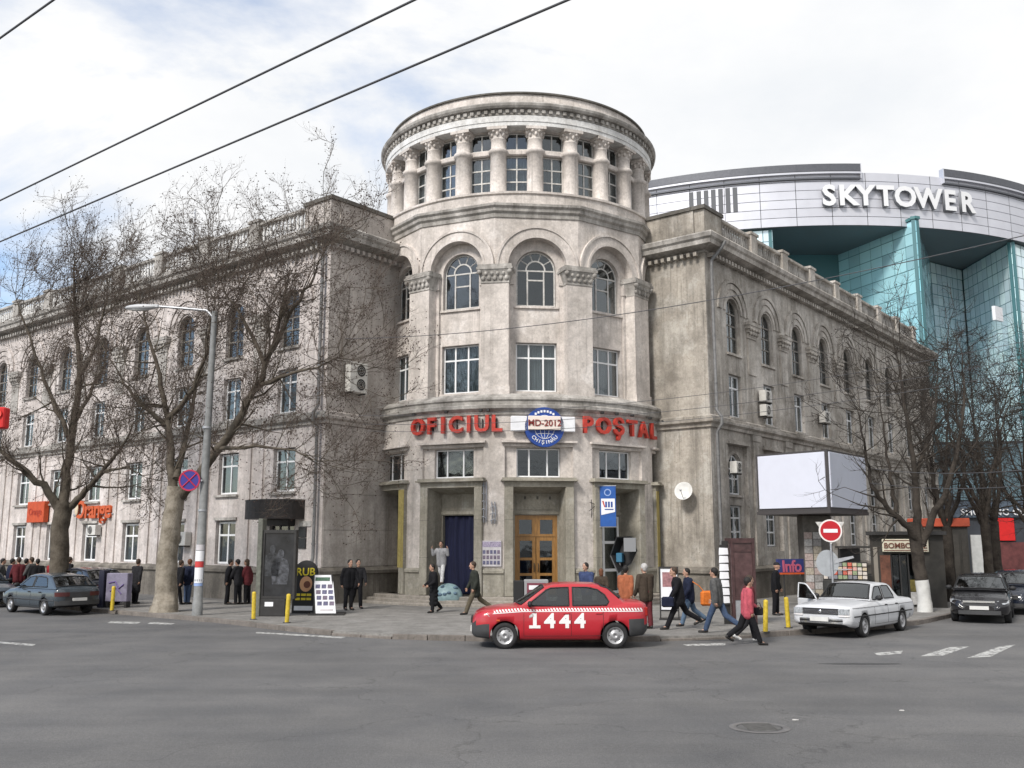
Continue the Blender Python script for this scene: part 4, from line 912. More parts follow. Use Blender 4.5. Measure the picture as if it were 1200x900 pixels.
# glass walls below the band (plan points), each a grid of panes on a dark backing
def up(u, Y, v=300): p = AT(u, v, Y); return Vector((p.x, Y, 0))
def up2(u): a = uang(u, 41, SR-.4); return Vector((SK.x+(SR-.4)*sin(a), SK.y-(SR-.4)*cos(a), 0))
walls = [(up2(785), up2(848), M_SKYGL), (up2(848), up2(905), M_SKYGL), (up2(905), up(905, 137), M_TEAL), (up(905, 137), up(1076, 111.2), M_TEAL), (up(1076, 111.2), up(1090, 127), M_TEAL),
         (up(1090, 127), up(1126, 131), M_SKYGL), (up(1126, 131), up2(1184), M_SKYGL), (up2(1184), up2(1240), M_SKYGL), (up2(1240), up2(1320), M_SKYGL)]
mull = mat('dark_mullion', (.06, .16, .18), .5)
npane = 0; stuff = {}
for wi, (A, B, gm) in enumerate(walls):
    l = (B-A).length; X = (B-A).normalized(); Y = Vector((-X.y, X.x, 0)); Fm = frame(A, X, Y)
    ztop = Z_LO-.1 if wi != 3 else Z_LO+.55
    if wi == 4: ztop = Z_LO+.55
    mb = MB(); mb.box(0, l, .10, .5, 0, ztop, 0); part('curtain_wall', mb, mull, ST, Fm)
    if wi in (3, 4): mb = MB(); mb.box(-.1, l+.12, -.12, .6, ztop, ztop+.35); part('wall_coping', mb, mat('teal_coping', (.06, .17, .18), .5), ST, Fm)
    nx = max(1, round(l/(1.28 if wi != 3 else 1.95))); ph = 1.5; nz = int(ztop/ph)
    for j in range(nz):
        z1 = ztop-.05-j*ph; z0 = z1-ph
        for i in range(nx):
            x0, x1 = l*i/nx, l*(i+1)/nx
            rr = random.Random(wi*9999+j*97+i); y0 = rr.uniform(-.012, .012); tl = rr.uniform(-.02, .02)
            v = [(x0+.045, .06+y0, z0+.045), (x1-.045, .06+y0+tl, z0+.045), (x1-.045, .06+y0+tl+.01, z1-.045), (x0+.045, .06+y0, z1-.045)]
            c = Fm @ Vector(((x0+x1)/2, 0, z0))
            if z0 > 21.5 and npane < 296 and wi in (3, 1, 6, 4, 5):
                q = MB(); q.add(v, [(0, 1, 2, 3)]); q.add([(p[0], p[1]+.03, p[2]) for p in v], [(3, 2, 1, 0)]); q.add(v+[(p[0], p[1]+.03, p[2]) for p in v], [(0, 4, 5, 1), (1, 5, 6, 2), (2, 6, 7, 3), (3, 7, 4, 0)])
                part('glass_pane', q, gm, ST, Fm); npane += 1
            else:
                stuff.setdefault(gm.name, MB()).add(v, [(0, 1, 2, 3)], M=Fm)
for k, m in stuff.items(): part('glass_panes', m, MATS[k], ST, Matrix.Identity(4), kind='stuff')
mb = MB(); mb.box(-1.0, 1.0, -.2, .2, -.9, .9); p = AT(1169, 368, 117.0); part('white_window', mb, M_SWHITE, ST, T(p.x, p.y, p.z) @ RZ(radians(38)))
mb = MB(); mb.lathe([(SR-12, 0), (SR-12, Z_LO)], 40, radians(-60), radians(75)); part('inner_core', mb, mull, ST)
# ---- glazed shop block along the side street, beyond the right wing
SB = thing('shop_building', 'dark glazed shopping block with white SHOPPING CENTRU letters beyond the trees', 'building', (34, 72, 0))
A, B = Vector((29.2, 67.5, 0)), Vector((52, 64, 0)); l = (B-A).length; X = (B-A).normalized(); Fm = frame(A, X, Vector((-X.y, X.x, 0)))
mb = MB(); mb.box(0, l, .1, 14, 0, 9.5); part('wall', mb, mat('shop_dark', (.035, .04, .05), .5, var=.3, vscale=.6), SB, Fm)
rr = random.Random(8)
for j, (z0, z1) in enumerate(((5.4, 7.3), (7.4, 9.3))):
    for i in range(14):
        q = MB(); x0 = l*i/14; q.box(x0+.05, x0+l/14-.05, .03, .099, z0, z1); part('glass_pane', q, M_TEALG, SB, Fm)
mb = MB(); mb.box(.2, l-.2, -.12, .09, 4.2, 5.3); part('sign_fascia', mb, mat('slate_fascia', (.07, .095, .13), .5, var=.2), SB, Fm)
SS = thing('letter_sign', 'white SHOPPING CENTRU letters over the glazed shop front', 'sign', M=Fm @ T(5.0, -.2, 4.35))
link('lettering', text_mesh('SHOPPING CENTRU', .62, .12, .010, 1.08, M_SWHITE), SS)
M_RED = mat('bright_red', (.52, .012, .012), .45, var=.1)
for x0, x1, z0, z1, m, nm in ((-.3, 1.9, 3.1, 4.15, mat('dull_red', (.22, .05, .04), .5, var=.2), 'red_panel'), (4.3, 5.5, 2.6, 4.15, M_RED, 'red_panel'), (6.5, 8.2, 2.9, 4.1, MATS['dull_red'], 'red_panel'), (8.4, 11, 2.9, 4.1, MATS['dull_red'], 'red_panel'), (2.6, 4.2, .3, 3.0, mat('grey_panel', (.42, .43, .43), .6, var=.15), 'grey_panel'), (6.5, 9.4, 2.55, 2.8, M_SWHITE, 'white_strip')):
    mb = MB(); mb.bbox(x0, x1, -.10, .09, z0, z1, .02); part(nm, mb, m, SB, Fm)
for i in range(8):
    mb = MB(); x0 = 4.4+i*2.1; mb.box(x0, x0+1.9, .0, .095, .3, 2.5); part('shop_window', mb, M_TEALG if i % 3 else mat('maroon_display', (.10, .03, .03), .5, var=.5, vscale=2), SB, Fm)
# ---- plain blocks that close the views down the two streets
def block(x, y, w, d, h, rz, lab, m, floors, nm='apartment_block'):
    o = thing(nm, lab, 'building', (x, y, 0), rz); mb = MB(); mb.box(-w/2, w/2, -d/2, d/2, 0, h); part('wall', mb, m, o)
    mb = MB(); mb.box(-w/2-.3, w/2+.3, -d/2-.3, d/2+.3, h, h+.5); part('roof_edge', mb, M_TRIM, o)
    wmesh = MB(); wmesh.box(-.7, .7, -.06, .02, 0, 1.5); wmesh.box(-.04, .04, -.08, -.06, 0, 1.5, 1); wmesh = wmesh.mesh('window', [M_TEALG, M_WHITE])
    for j in range(floors):
        for i in range(int(w/3)): link('window', wmesh, o, WM[o.name] @ T(-w/2+1.5+i*3, -d/2, 1.2+j*h/floors))
    return o
block(72, 92, 30, 14, 16, radians(-30), 'grey apartment block far down the side street on the right', M_END, 5)
block(-78, 92, 30, 14, 13, radians(38), 'pale block far down the street past the left wing', M_LEFT, 4)
# ================================================================ STREET FURNITURE
def gp(u, v): return G(u, v, ZS)
M_YEL2 = mat('yellow_paint', (.52, .38, .03), .55, var=.3, vscale=11)
for i, (u, v, lab) in enumerate(((297, 726, 'yellow steel bollard left of the poster case'), (336, 730, 'yellow steel bollard in front of the poster case'), (897, 741, 'yellow steel bollard right of the woman in pink'), (924, 736, 'yellow steel bollard at the open door of the white car'), (131, 716, 'yellow steel bollard behind the blue-grey hatchback'))):
    p = gp(u, v); o = thing('bollard', lab, 'bollard', p, group='yellow bollards along the kerb')
    mb = MB(); mb.lathe([(.065, 0), (.065, .80), (.058, .84), (.0, .86)], 12); part('post', mb, M_YEL2, o, WM[o.name] @ Matrix.Rotation(radians((-1, 2, 3, -2, 1)[i]), 4, 'Y'))
    mb = MB(); mb.lathe([(.12, 0), (.12, .02), (.066, .025)], 12); part('base_plate', mb, M_DKMET, o)
# lamp posts
M_POLE = mat('concrete_pole', (.20, .205, .205), .75, var=.25, vscale=5)
def lamp(p, h, tip, lab, r0=.17, stickers=False, arm=2.8):
    o = thing('street_lamp', lab, 'street lamp', p, group=None)
    mb = MB(); mb.tube([(0, 0, 0), (0, 0, .4), (.0, 0, .42), (.02, 0, h*.5), (.06, 0, h)], [r0*1.15, r0*1.12, r0, r0*.85, r0*.62], 14); part('pole', mb, M_POLE, o)
    d = Vector((tip[0], tip[1], 0)).normalized()
    mb = MB(); mb.tube([(.06, 0, h-.25), Vector((.06, 0, h+.05))+d*.3, Vector((0, 0, h+.16))+d*arm*.6, Vector((0, 0, h+.25))+d*arm], [.06, .05, .045, .04], 8); part('arm', mb, M_METAL, o)
    M = WM[o.name] @ T(*(d*arm+Vector((0, 0, h+.25)))) @ RZ(atan2(d.y, d.x))
    mb = MB(); mb.ball((.55, 0, -.02), (.62, .16, .11), 14, 8); mb.bbox(-.1, .3, -.07, .07, -.06, .06, .02); lh = part('lamp_head', mb, mat('lamp_casing', (.45, .46, .47), .45), o, M)
    mb = MB(); mb.ball((.62, 0, -.07), (.42, .12, .09), 12, 6); part('glass', mb, mat('lamp_glass', (.55, .56, .55), .2), lh, M)
    for z in (1.1, 3.4, 6.2): mb = MB(); mb.tube([(0, 0, z), (0, 0, z+.07)], r0*1.04, 14); part('band', mb, M_METAL, o)
    if stickers:
        for z0, z1, m, k in ((1.05, 1.55, M_SWHITE, 'white'), (1.56, 1.75, mat('red_paper', (.5, .05, .05), .7), 'red'), (1.76, 2.1, M_SWHITE, 'white'), (2.12, 2.3, mat('grey_paper', (.5, .48, .5), .8), 'grey'), (.95, 1.04, MATS['pale_blue'], 'blue')):
            mb = MB(); mb.lathe([(r0*1.02, z0), (r0*1.02, z1)], 14, -1.3, 1.2, sm=True); part('sticker', mb, m, o)
    return o
p = gp(231, 721); lp = lamp(p, 10.3, (-1, .12), 'tall grey lamp post plastered with stickers in front of the big plane tree', .15, True, 2.1)
ns = thing('no_stopping_sign', 'round blue no-stopping sign with a red cross on the lamp post', 'traffic sign', M=T(p.x-.42, p.y-.22, 4.55))
mb = MB(); mb.prism([(.36*cos(2*pi*i/32), .36*sin(2*pi*i/32)) for i in range(32)], -.01, .02); dd = part('disc', mb, mat('sign_blue', (.035, .03, .22), .45), ns)
mb = MB(); mb.ring(0, 0, .31, .36, -.02, -.01, 0, 2*pi, 32)
for s in (-1, 1): mb.tube([(-.22, -.016, -.22*s), (.22, -.016, .22*s)], .026, 4)
part('red_cross', mb, mat('sign_red', (.40, .02, .06), .45), dd)
mb = MB(); mb.box(-.05, .42, .02, .05, -.03, .03); part('bracket', mb, M_METAL, ns)
# red signal box hanging at the left edge
p = AT(2, 490, 24); o = thing('traffic_light', 'bright red signal box hanging at the left edge of the street', 'traffic light', (p.x, p.y, p.z))
mb = MB(); mb.bbox(-.42, .13, -.12, .16, -.27, .27, .03); part('box', mb, M_RED, o); mb = MB(); mb.lathe([(.001, -.02), (.10, 0), (.12, .03)], 14, M=T(-.05, -.13, .1) @ Matrix.Rotation(radians(90), 4, 'X')); part('lens', mb, mat('red_lens', (.7, .1, .08), .15), o)
mb = MB(); mb.tube([(-.5, .1, -p.z+ZS*0), (-.5, .1, .4)], .07, 8); mb.tube([(-.5, .1, .1), (-.38, .05, .1)], .03, 6); part('pole', mb, M_METAL, o)
# illuminated poster case
p = gp(322, 722); PC = thing('poster_case', 'tall dark poster case showing a film poster by the kerb', 'advertising case', p, radians(-4))
mb = MB(); mb.bbox(-.50, .38, -.16, .16, 0, .55, .02); part('base', mb, M_DKMET, PC)
mb = MB(); mb.bbox(-.62, -.46, -.2, .2, 0, 3.15, .015); part('side_post', mb, mat('green_grey_post', (.12, .125, .105), .6, var=.4, vscale=8), PC)
mb = MB(); mb.box(-.46, .66, -.14, .14, .56, .64); mb.box(-.46, .66, -.14, .14, 2.68, 2.78); mb.box(-.46, -.39, -.139, .139, .64, 2.68); mb.box(.59, .66, -.139, .139, .64, 2.68); part('frame', mb, M_DKMET, PC)
mb = MB(); mb.box(-.39, .59, -.10, .10, .64, 2.68); po = part('poster', mb, mat('film_poster', (.022, .023, .026), .25, var=.7, vscale=2.2), PC)
M_PF1, M_PF2 = mat('poster_grey', (.035, .037, .042), .3, var=.9, vscale=9), mat('poster_pale', (.065, .068, .078), .3, var=.9, vscale=9)
def psil(x, z, s, m, nm):
    mb = MB(); f = lambda pts, y0: mb.prism([(x+s*a, z+s*b) for a, b in pts], y0, y0+.006)
    f([(.11*cos(t), .98+.15*sin(t)) for t in [2*pi*i/14 for i in range(14)]], -.112); f([(-.26, 0), (.24, 0), (.30, .55), (.22, .78), (.06, .86), (-.07, .86), (-.24, .76), (-.32, .5)], -.108)
    part(nm, mb, m, po)
psil(-.12, 1.28, .9, M_PF1, 'printed_figure'); psil(.16, 1.02, 1.0, M_PF2, 'printed_figure')
mb = MB(); mb.box(-.30, -.02, -.166, -.16, .32, .46); part('notice', mb, M_SWHITE, PC)
# A-boards
p = gp(355, 719); o = thing('a_board', 'black rounded A-board with yellow RUB lettering beside the poster case', 'sandwich board', p, radians(-6)); tilt = Matrix.Rotation(radians(-7), 4, 'X')
def rboard(w, h): return [(-w/2, 0), (w/2, 0), (w/2, h-w/2)]+[(w/2*cos(t), h-w/2+w/2*sin(t)) for t in [pi*i/12 for i in range(1, 12)]]+[(-w/2, h-w/2)]
Mo = WM[o.name] @ tilt; mb = MB(); mb.prism(rboard(.80, 1.78), -.02, .02); bd = part('board', mb, M_BLACK, o, Mo)
mb = MB(); mb.prism(rboard(.80, 1.78), -.02, .02); part('back_board', mb, M_DKMET, o, WM[o.name] @ T(0, .45, 0) @ Matrix.Rotation(radians(7), 4, 'X'))
M_YLET = mat('yellow_letter', (.62, .50, .03), .6)
link('lettering', text_mesh('RUB', .36, .012, .016, 1.0, M_YLET), bd, Mo @ T(0, -.028, 1.27))
mb = MB(); mb.prism([(.04+.22*cos(t), .98+.26*sin(t)) for t in [2*pi*i/20 for i in range(20)]], -.03, -.02); mb.prism([(.08+.12*cos(t), .96+.12*sin(t)) for t in [2*pi*i/14 for i in range(14)]], -.036, -.03, 1); part('food_picture', mb, [mat('peach_print', (.55, .30, .16), .6), mat('brown_print', (.14, .05, .03), .6)], bd, Mo)
for z in (.62, .48): 
    for x in (-.22, -.02, .17): mb = MB(); mb.box(x-.08, x+.08, -.028, -.02, z-.04, z+.04); part('yellow_print', mb, M_YLET, bd, Mo)
mb = MB(); mb.box(-.32, .32, -.028, -.02, .10, .25); part('white_strip', mb, M_SWHITE, bd, Mo)
p = gp(381, 721); o = thing('a_board', 'white slanted price board with rows of small pictures on the pavement', 'sandwich board', p, radians(5)); Mo = WM[o.name] @ Matrix.Rotation(radians(-16), 4, 'X') @ T(-.05, 0, .06)
mb = MB(); mb.prism([(-.26, 0), (.40, 0), (.22, 1.28), (-.40, 1.28)], -.02, .02); bd = part('board', mb, M_SWHITE, o, Mo)
for j in range(4):
    for i in range(3):
        x = -.26+i*.20-j*.0+.10-.09*(j/3); z = .26+j*.19; mb = MB(); mb.box(x-.07, x+.08, -.03, -.02, z, z+.13); part('photo', mb, mat('photo_print%d' % ((i+j) % 3), (.3, .2, .3), .7), bd, Mo)
mb = MB(); mb.box(-.34, .14, -.03, -.02, 1.08, 1.2); part('heading', mb, mat('green_print', (.06, .12, .08), .7, var=.6, vscale=25), bd, Mo); mb = MB(); mb.box(-.12, .3, -.03, -.02, .08, .14); part('small_print', mb, MATS['grey_paper'], bd, Mo)
mb = MB(); mb.box(-.55, .62, -.12, .75, 0, .05); mb.tube([(-.35, .1, 0), (-.45, .35, 1.3)], .03, 6); mb.tube([(.3, .1, 0), (.15, .35, 1.3)], .03, 6); part('stand', mb, M_DKMET, o)
# lilac poster box on legs and its dark end panel
p = gp(138, 712); o = thing('poster_stand', 'low lilac poster box on short legs behind the hatchback', 'poster stand', p, radians(-8))
mb = MB(); mb.bbox(-.42, .42, -.18, .18, .22, 1.25, .02); bx = part('panel', mb, mat('lilac_print', (.20, .185, .25), .6, var=.35, vscale=4), o)
mb = MB(); mb.tube([(-.3, -.19, .9), (-.05, -.19, .95), (.1, -.19, .7), (.28, -.19, .85)], .03, 4); mb.tube([(-.25, -.19, .6), (0, -.19, .72), (.2, -.19, .5)], .025, 4); part('purple_drawing', mb, mat('purple_print', (.13, .09, .24), .6), bx)
for x in (-.36, .36): mb = MB(); mb.box(x-.04, x+.04, -.15, .15, 0, .22); part('leg', mb, M_DKMET, o)
mb = MB(); mb.bbox(-.72, -.50, -.2, .2, 0, 1.35, .02); part('end_panel', mb, mat('dark_navy', (.012, .013, .03), .5), o)
# stand in front of the main doors
p = gp(618, 728); o = thing('advert_stand', 'grey advertising stand with a maroon panel half hidden behind the red car', 'advertising stand', p, radians(3))
mb = MB(); mb.bbox(-.10, .64, -.15, .15, .0, 1.25, .02); bx = part('body', mb, mat('stand_grey', (.27, .27, .28), .5), o); mb = MB(); mb.bbox(-.42, -.11, -.14, .14, 0, 1.22, .02); part('dark_panel', mb, M_BLACK, o)
mb = MB(); mb.box(-.02, .56, -.16, -.15, .62, 1.15); part('print', mb, mat('maroon_print', (.16, .04, .06), .5, var=.3), bx); mb = MB(); mb.box(.04, .50, -.168, -.16, .95, 1.08); part('white_heading', mb, M_SWHITE, bx)
# payphone hood
p = AT(731, 648, 36.4); o = thing('payphone', 'payphone under a faceted grey hood near the right portal', 'payphone', (p.x, p.y, ZS)); zc = p.z-ZS
mb = MB(); hood = [(-.55, -.1), (-.28, .60), (.35, .62), (.55, .10), (.30, -.40), (-.25, -.78)]
mb.prism(hood, -.02, .45); 
sh = MB(); n = len(hood); v = [(a, -.03, b) for a, b in hood]+[(a*.7+.0, .42, b*.7) for a, b in hood]
sh.add(v, [(i, (i+1) % n, n+(i+1) % n, n+i) for i in range(n)]+[tuple(range(2*n-1, n-1, -1))]); sh.add([(a*.93, .0, b*.93) for a, b in hood]+[(a*.63, .36, b*.63) for a, b in hood], [(n+i, n+(i+1) % n, (i+1) % n, i) for i in range(n)]+[tuple(range(n, 2*n))], 1)
Mh = T(p.x, p.y, p.z) @ RZ(radians(-28))
part('hood', sh, [mat('hood_grey', (.22, .225, .235), .4, .3), M_BLACK], o, Mh)
mb = MB(); mb.box(.02, .50, -.04, -.02, .05, .56); part('front_panel', mb, mat('hood_grey', (.22, .225, .235), .4, .3), o, Mh); mb = MB(); mb.bbox(-.34, -.1, .05, .3, -.35, .0, .02); part('phone', mb, mat('phone_blue', (.03, .12, .2), .4), o, Mh)
mb = MB(); mb.tube([(p.x-.12, p.y+.35, ZS), (p.x-.12, p.y+.35, p.z-.2)], .05, 8); part('post', mb, M_METAL, o, Matrix.Identity(4))
# red booth with leaflet strip
p = gp(871, 731); o = thing('phone_booth', 'maroon framed glass booth with a strip of white leaflets on its side', 'booth', p, radians(4)); Mb = WM[o.name]
M_MAR = mat('maroon_frame', (.06, .03, .03), .5, var=.4, vscale=7)
mb = MB()
for x in (-.34, .30): mb.box(x-.04, x+.04, -.3, -.22, 0, 2.36); mb.box(x-.04, x+.04, .22, .3, 0, 2.36)
mb.box(-.38, .34, -.31, .31, 2.36, 2.5); mb.box(-.3, .26, -.29, -.23, .7, .78); mb.box(-.3, .26, -.29, -.23, 2.1, 2.16); mb.box(-.38, .34, -.3, .3, .0, .08); part('frame', mb, M_MAR, o)
M_RGL = mat('red_tinted_panel', (.075, .042, .042), .2, var=.6, vscale=2.5)
for z0, z1 in ((.08, .7), (.78, 2.1), (2.16, 2.36)): mb = MB(); mb.box(-.3, .26, -.27, -.25, z0, z1); part('panel', mb, M_RGL if z0 > .5 else M_METAL, o)
for x in (-.36, .32): mb = MB(); mb.box(x-.01, x+.01, -.22, .22, .1, 2.36); part('side_panel', mb, M_RGL, o)
mb = MB(); mb.box(-.66, -.44, -.10, -.06, .55, 2.3); mb.box(-.58, -.40, -.06, -.02, 0, 2.42); ls = part('leaflet_strip', mb, M_DKMET, o)
for i in range(7):
    q = MB(); z = .6+i*.235; q.add([(-.70, -.13, z), (-.41, -.12, z+.01), (-.42, -.105, z+.2), (-.68, -.105, z+.21)], [(0, 1, 2, 3)]); q.add([(-.70, -.11, z), (-.41, -.10, z+.01), (-.42, -.1, z+.2), (-.68, -.1, z+.21)], [(3, 2, 1, 0)]); part('leaflet', q, M_SWHITE, ls, Mb)
# tall poster frame behind the walkers
p = gp(785, 726); o = thing('poster_stand', 'dark framed pavement poster behind the man with the black jacket', 'poster stand', p, radians(-10))
mb = MB(); mb.box(-.30, -.26, -.03, .03, 0, 1.62); mb.box(.26, .30, -.03, .03, 0, 1.62); mb.box(-.26, .26, -.029, .029, 1.56, 1.62); mb.box(-.26, .26, -.029, .029, .25, .3); mb.box(-.32, .32, -.25, .25, 0, .04); part('frame', mb, M_DKMET, o)
mb = MB(); mb.box(-.26, .26, -.015, .015, .3, 1.56); q = part('poster', mb, M_SWHITE, o); mb = MB(); mb.box(-.2, .12, -.022, -.015, 1.0, 1.45); part('picture', mb, mat('pink_print', (.32, .16, .17), .6, var=.5, vscale=8), q)
# ---- billboard cube on its pillar
c0, cl_, cr_ = AT(971, 565, 35.0), AT(887, 567, 37.3), AT(1015, 567, 38.0)
zt, zb = AT(971, 526.5, 35).z, AT(971, 597.5, 35).z
quad = [(cl_.x, cl_.y), (c0.x, c0.y), (cr_.x, cr_.y), (cl_.x+cr_.x-c0.x, cl_.y+cr_.y-c0.y)]
ctr = (Vector((*quad[0], 0))+Vector((*quad[2], 0)))/2
o = thing('billboard', 'large blank white box billboard on a thick pillar beside the street', 'billboard', (ctr.x, ctr.y, ZS)); I4 = Matrix.Identity(4)
mb = MB(); mb.slab(quad, zb, zt); part('box_frame', mb, mat('billboard_frame', (.055, .05, .05), .5), o, I4)
M_BLANK, M_BLANK2 = mat('blank_white', (.58, .60, .68), .6, var=.03, vscale=2), mat('blank_grey', (.56, .59, .68), .6, var=.04, vscale=2)
cc = Vector((ctr.x, ctr.y, (zb+zt)/2))
for (a, b), m in (((quad[0], quad[1]), M_BLANK), ((quad[1], quad[2]), M_BLANK2), ((quad[2], quad[3]), M_BLANK), ((quad[3], quad[0]), M_BLANK)):
    A = Vector((*a, 0)); B = Vector((*b, 0)); X = (B-A).normalized(); l = (B-A).length
    mb = MB(); mb.bbox(.10, l-.10, -.05, .02, zb+.10, zt-.08, .012); part('blank_panel', mb, m, o, frame(A, X, Vector((-X.y, X.x, 0))))
mb = MB(); mb.slab([(x*1.02+ctr.x*-.02, y*1.02+ctr.y*-.02) for x, y in quad], zb-.12, zb-.003); part('tray', mb, MATS['billboard_frame'], o, I4)
mb = MB(); mb.bbox(-.55, .55, -.4, .4, 0, zb-.12-ZS, .04); pl = part('pillar', mb, mat('pillar_grey', (.12, .11, .10), .7, var=.4, vscale=4), o)
rr = random.Random(6)
for i in range(9):
    for j in range(2):
        z = .35+i*.27; x = -.55+j*.34; q = MB(); q.box(x+.01, x+.31, -.425, -.40, z, z+.25); part('bill', q, (mat('dull_paper', (.38, .37, .36), .8, var=.4, vscale=14), mat('dim_paper', (.25, .24, .235), .8, var=.4, vscale=14), mat('rose_paper', (.36, .29, .27), .8, var=.4, vscale=14), mat('straw_paper', (.36, .32, .26), .8, var=.4, vscale=14))[rr.randrange(4)], pl)
# ---- no entry sign
p = AT(973, 622, 29.6); o = thing('no_entry_sign', 'red round no-entry sign on a thin pole behind the white car', 'traffic sign', (p.x, p.y, ZS)); Ms = T(p.x, p.y, p.z) @ RZ(radians(-8))
mb = MB(); mb.tube([(0, .03, 0), (0, .03, p.z-ZS+.3)], .032, 8); part('pole', mb, M_METAL, o)
mb = MB(); mb.prism([(.345*cos(2*pi*i/36), .345*sin(2*pi*i/36)) for i in range(36)], -.03, -.012); dc = part('disc', mb, mat('white_rim', (.7, .66, .64), .5), o, Ms)
mb = MB(); mb.prism([(.30*cos(2*pi*i/36), .30*sin(2*pi*i/36)) for i in range(36)], -.036, -.03); part('red_field', mb, mat('no_entry_red', (.42, .012, .02), .4, var=.1), dc, Ms)
mb = MB(); mb.box(-.21, .21, -.042, -.036, -.055, .055); part('white_bar', mb, M_SWHITE, dc, Ms)
mb = MB(); mb.prism([(0, -.42), (.43, .27), (-.43, .27)], -.011, .01); part('triangle_back', mb, M_OLDW, o, Ms)
Ms2 = T(p.x-.10, p.y+.12, AT(968, 660, 29.6).z) @ RZ(radians(-12)); mb = MB(); mb.prism([(.33*cos(2*pi*i/32), .40*sin(2*pi*i/32)) for i in range(32)], -.01, .01); part('sign_back', mb, mat('bare_alu', (.38, .40, .42), .5, .5, var=.15), o, Ms2)
mb = MB(); mb.prism([(.2, .12), (.75, .22), (.78, .16), (.2, -.02)], -.03, -.015); mb.box(.1, .7, -.03, -.01, -.2, -.17); part('pointer', mb, M_METAL, o, Ms2)
# ---- stalls and kiosks under the right wing
b = FR @ T(10.2, -2.6, ZS); o = thing('market_stall', 'dark street stall under a blue and red Info sign behind the white car', 'stall', M=b)
mb = MB(); mb.bbox(-1.3, 1.3, -.8, .8, 0, .9, .03); part('counter', mb, mat('stall_dark', (.03, .03, .028), .7, var=.5, vscale=3), o)
mb = MB(); [mb.tube([(x, y, 0), (x, y, 2.15)], .03, 6) for x in (-1.3, 1.3) for y in (-.8, .8)]; part('frame', mb, M_DKMET, o); mb = MB(); mb.box(-1.35, 1.35, .70, .78, .9, 2.1); part('back_sheet', mb, M_BLACK, o)
mb = MB(); mb.slab([(-1.4, -.9), (1.4, -.9), (1.4, .9), (-1.4, .9)], 2.12, 2.2); part('roof', mb, M_DKMET, o)
a0, a1 = AT(910, 663, 37.0), AT(952, 663, 37.6); X = (a1-a0); X.z = 0; l = X.length; X.normalize(); Fm = frame(Vector((a0.x, a0.y, 0)), X, Vector((-X.y, X.x, 0)))
o = thing('shop_sign', 'blue Info sign with a red end panel above the dark stall', 'sign', M=Fm @ T(0, 0, 1.4)); z0, z1 = AT(930, 673, 37.3).z, AT(930, 655, 37.3).z
mb = MB(); mb.bbox(0, l*.78, -.04, .04, z0, z1, .01); bl = part('blue_panel', mb, mat('info_blue', (.03, .04, .15), .5, var=.25), o, Fm)
link('lettering', text_mesh('Info', .62, .02, .02, .95, mat('pink_letter', (.42, .09, .15), .5)), bl, Fm @ T(l*.40, -.05, z0+.10))
mb = MB(); mb.box(0.02, l*.78, -.048, -.04, z0+.0, z0+.07); part('orange_strip', mb, M_ORNG, bl, Fm)
mb = MB(); mb.prism([(l*.88+.19*cos(t), (z0+z1)/2+(z1-z0)*.55*sin(t)) for t in [2*pi*i/20 for i in range(20)]], -.06, .03); part('red_roundel', mb, MATS['no_entry_red'], o, Fm)
for x in (.2, .7): mb = MB(); mb.tube([(l*x, .02, ZS), (l*x, .02, z0)], .03, 6); part('post', mb, M_DKMET, o, Fm)
b = AT(992, 700, 36.3); o = thing('market_stall', 'open stall heaped with colourful packets behind the no-entry sign', 'stall', (b.x, b.y, ZS), radians(-20))
mb = MB(); mb.bbox(-.8, .8, -.45, .45, 0, 1.0, .03); part('table', mb, MATS['stall_dark'], o); mb = MB(); mb.prism([(-.8, 1.0), (.8, 1.0), (.8, 1.65), (-.8, 1.65)], .2, .26); bd = part('rack', mb, M_DKMET, o)
rr = random.Random(2); cols = [(.55, .5, .45), (.5, .12, .08), (.5, .42, .3), (.2, .2, .22), (.55, .32, .28), (.25, .3, .18)]
for i in range(9):
    for j in range(4):
        q = MB(); x = -.78+i*.174; z = 1.02+j*.155; q.bbox(x+rr.uniform(0, .01), x+.155, .10, .19, z, z+rr.uniform(.11, .145), .008); k = rr.randrange(6); part('packet', q, mat('packet%d' % k, cols[k], .5, var=.3, vscale=20), bd)
# BOMBOANE kiosk
b0 = gp(1024, 717)*1.085; X = Vector((cos(radians(21)), -sin(radians(21)), 0)); l = 2.56; Fm = frame(Vector((b0.x, b0.y, ZS)), X, Vector((-X.y, X.x, 0)))
o = thing('kiosk', 'dark sweet kiosk with a cream BOMBOANE sign behind the white-footed tree', 'kiosk', M=Fm); KD = mat('kiosk_dark', (.035, .032, .027), .55, var=.4, vscale=2.5)
mb = MB(); wall(mb, 0, l, 0, 2.65, [(l*.50, l*.46, .05, 1.95)], .5); mb.box(0, .04, .002, 2.2, 0, 2.64); mb.box(l-.04, l, .002, 2.2, 0, 2.64); mb.box(0, l, 2.16, 2.2, 0, 2.64); part('wall', mb, KD, o)
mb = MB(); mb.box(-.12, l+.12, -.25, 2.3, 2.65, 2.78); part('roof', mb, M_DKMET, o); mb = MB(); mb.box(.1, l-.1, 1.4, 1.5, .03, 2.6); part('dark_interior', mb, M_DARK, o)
mb = MB(); mb.bbox(l*.17, l*.80, -.16, -.02, 2.02, 2.50, .015); sg = part('sign_board', mb, mat('cream_sign', (.62, .58, .46), .5, var=.1), o)
mb = MB(); mb.box(l*.19, l*.78, -.17, -.16, 2.06, 2.09); mb.box(l*.19, l*.78, -.17, -.16, 2.43, 2.46); part('sign_border', mb, mat('brown_print', (.14, .05, .03), .6), sg)
link('lettering', text_mesh('BOMBOANE', .28, .02, .02, .96, MATS['brown_print']), sg, Fm @ T(l*.485, -.18, 2.16))
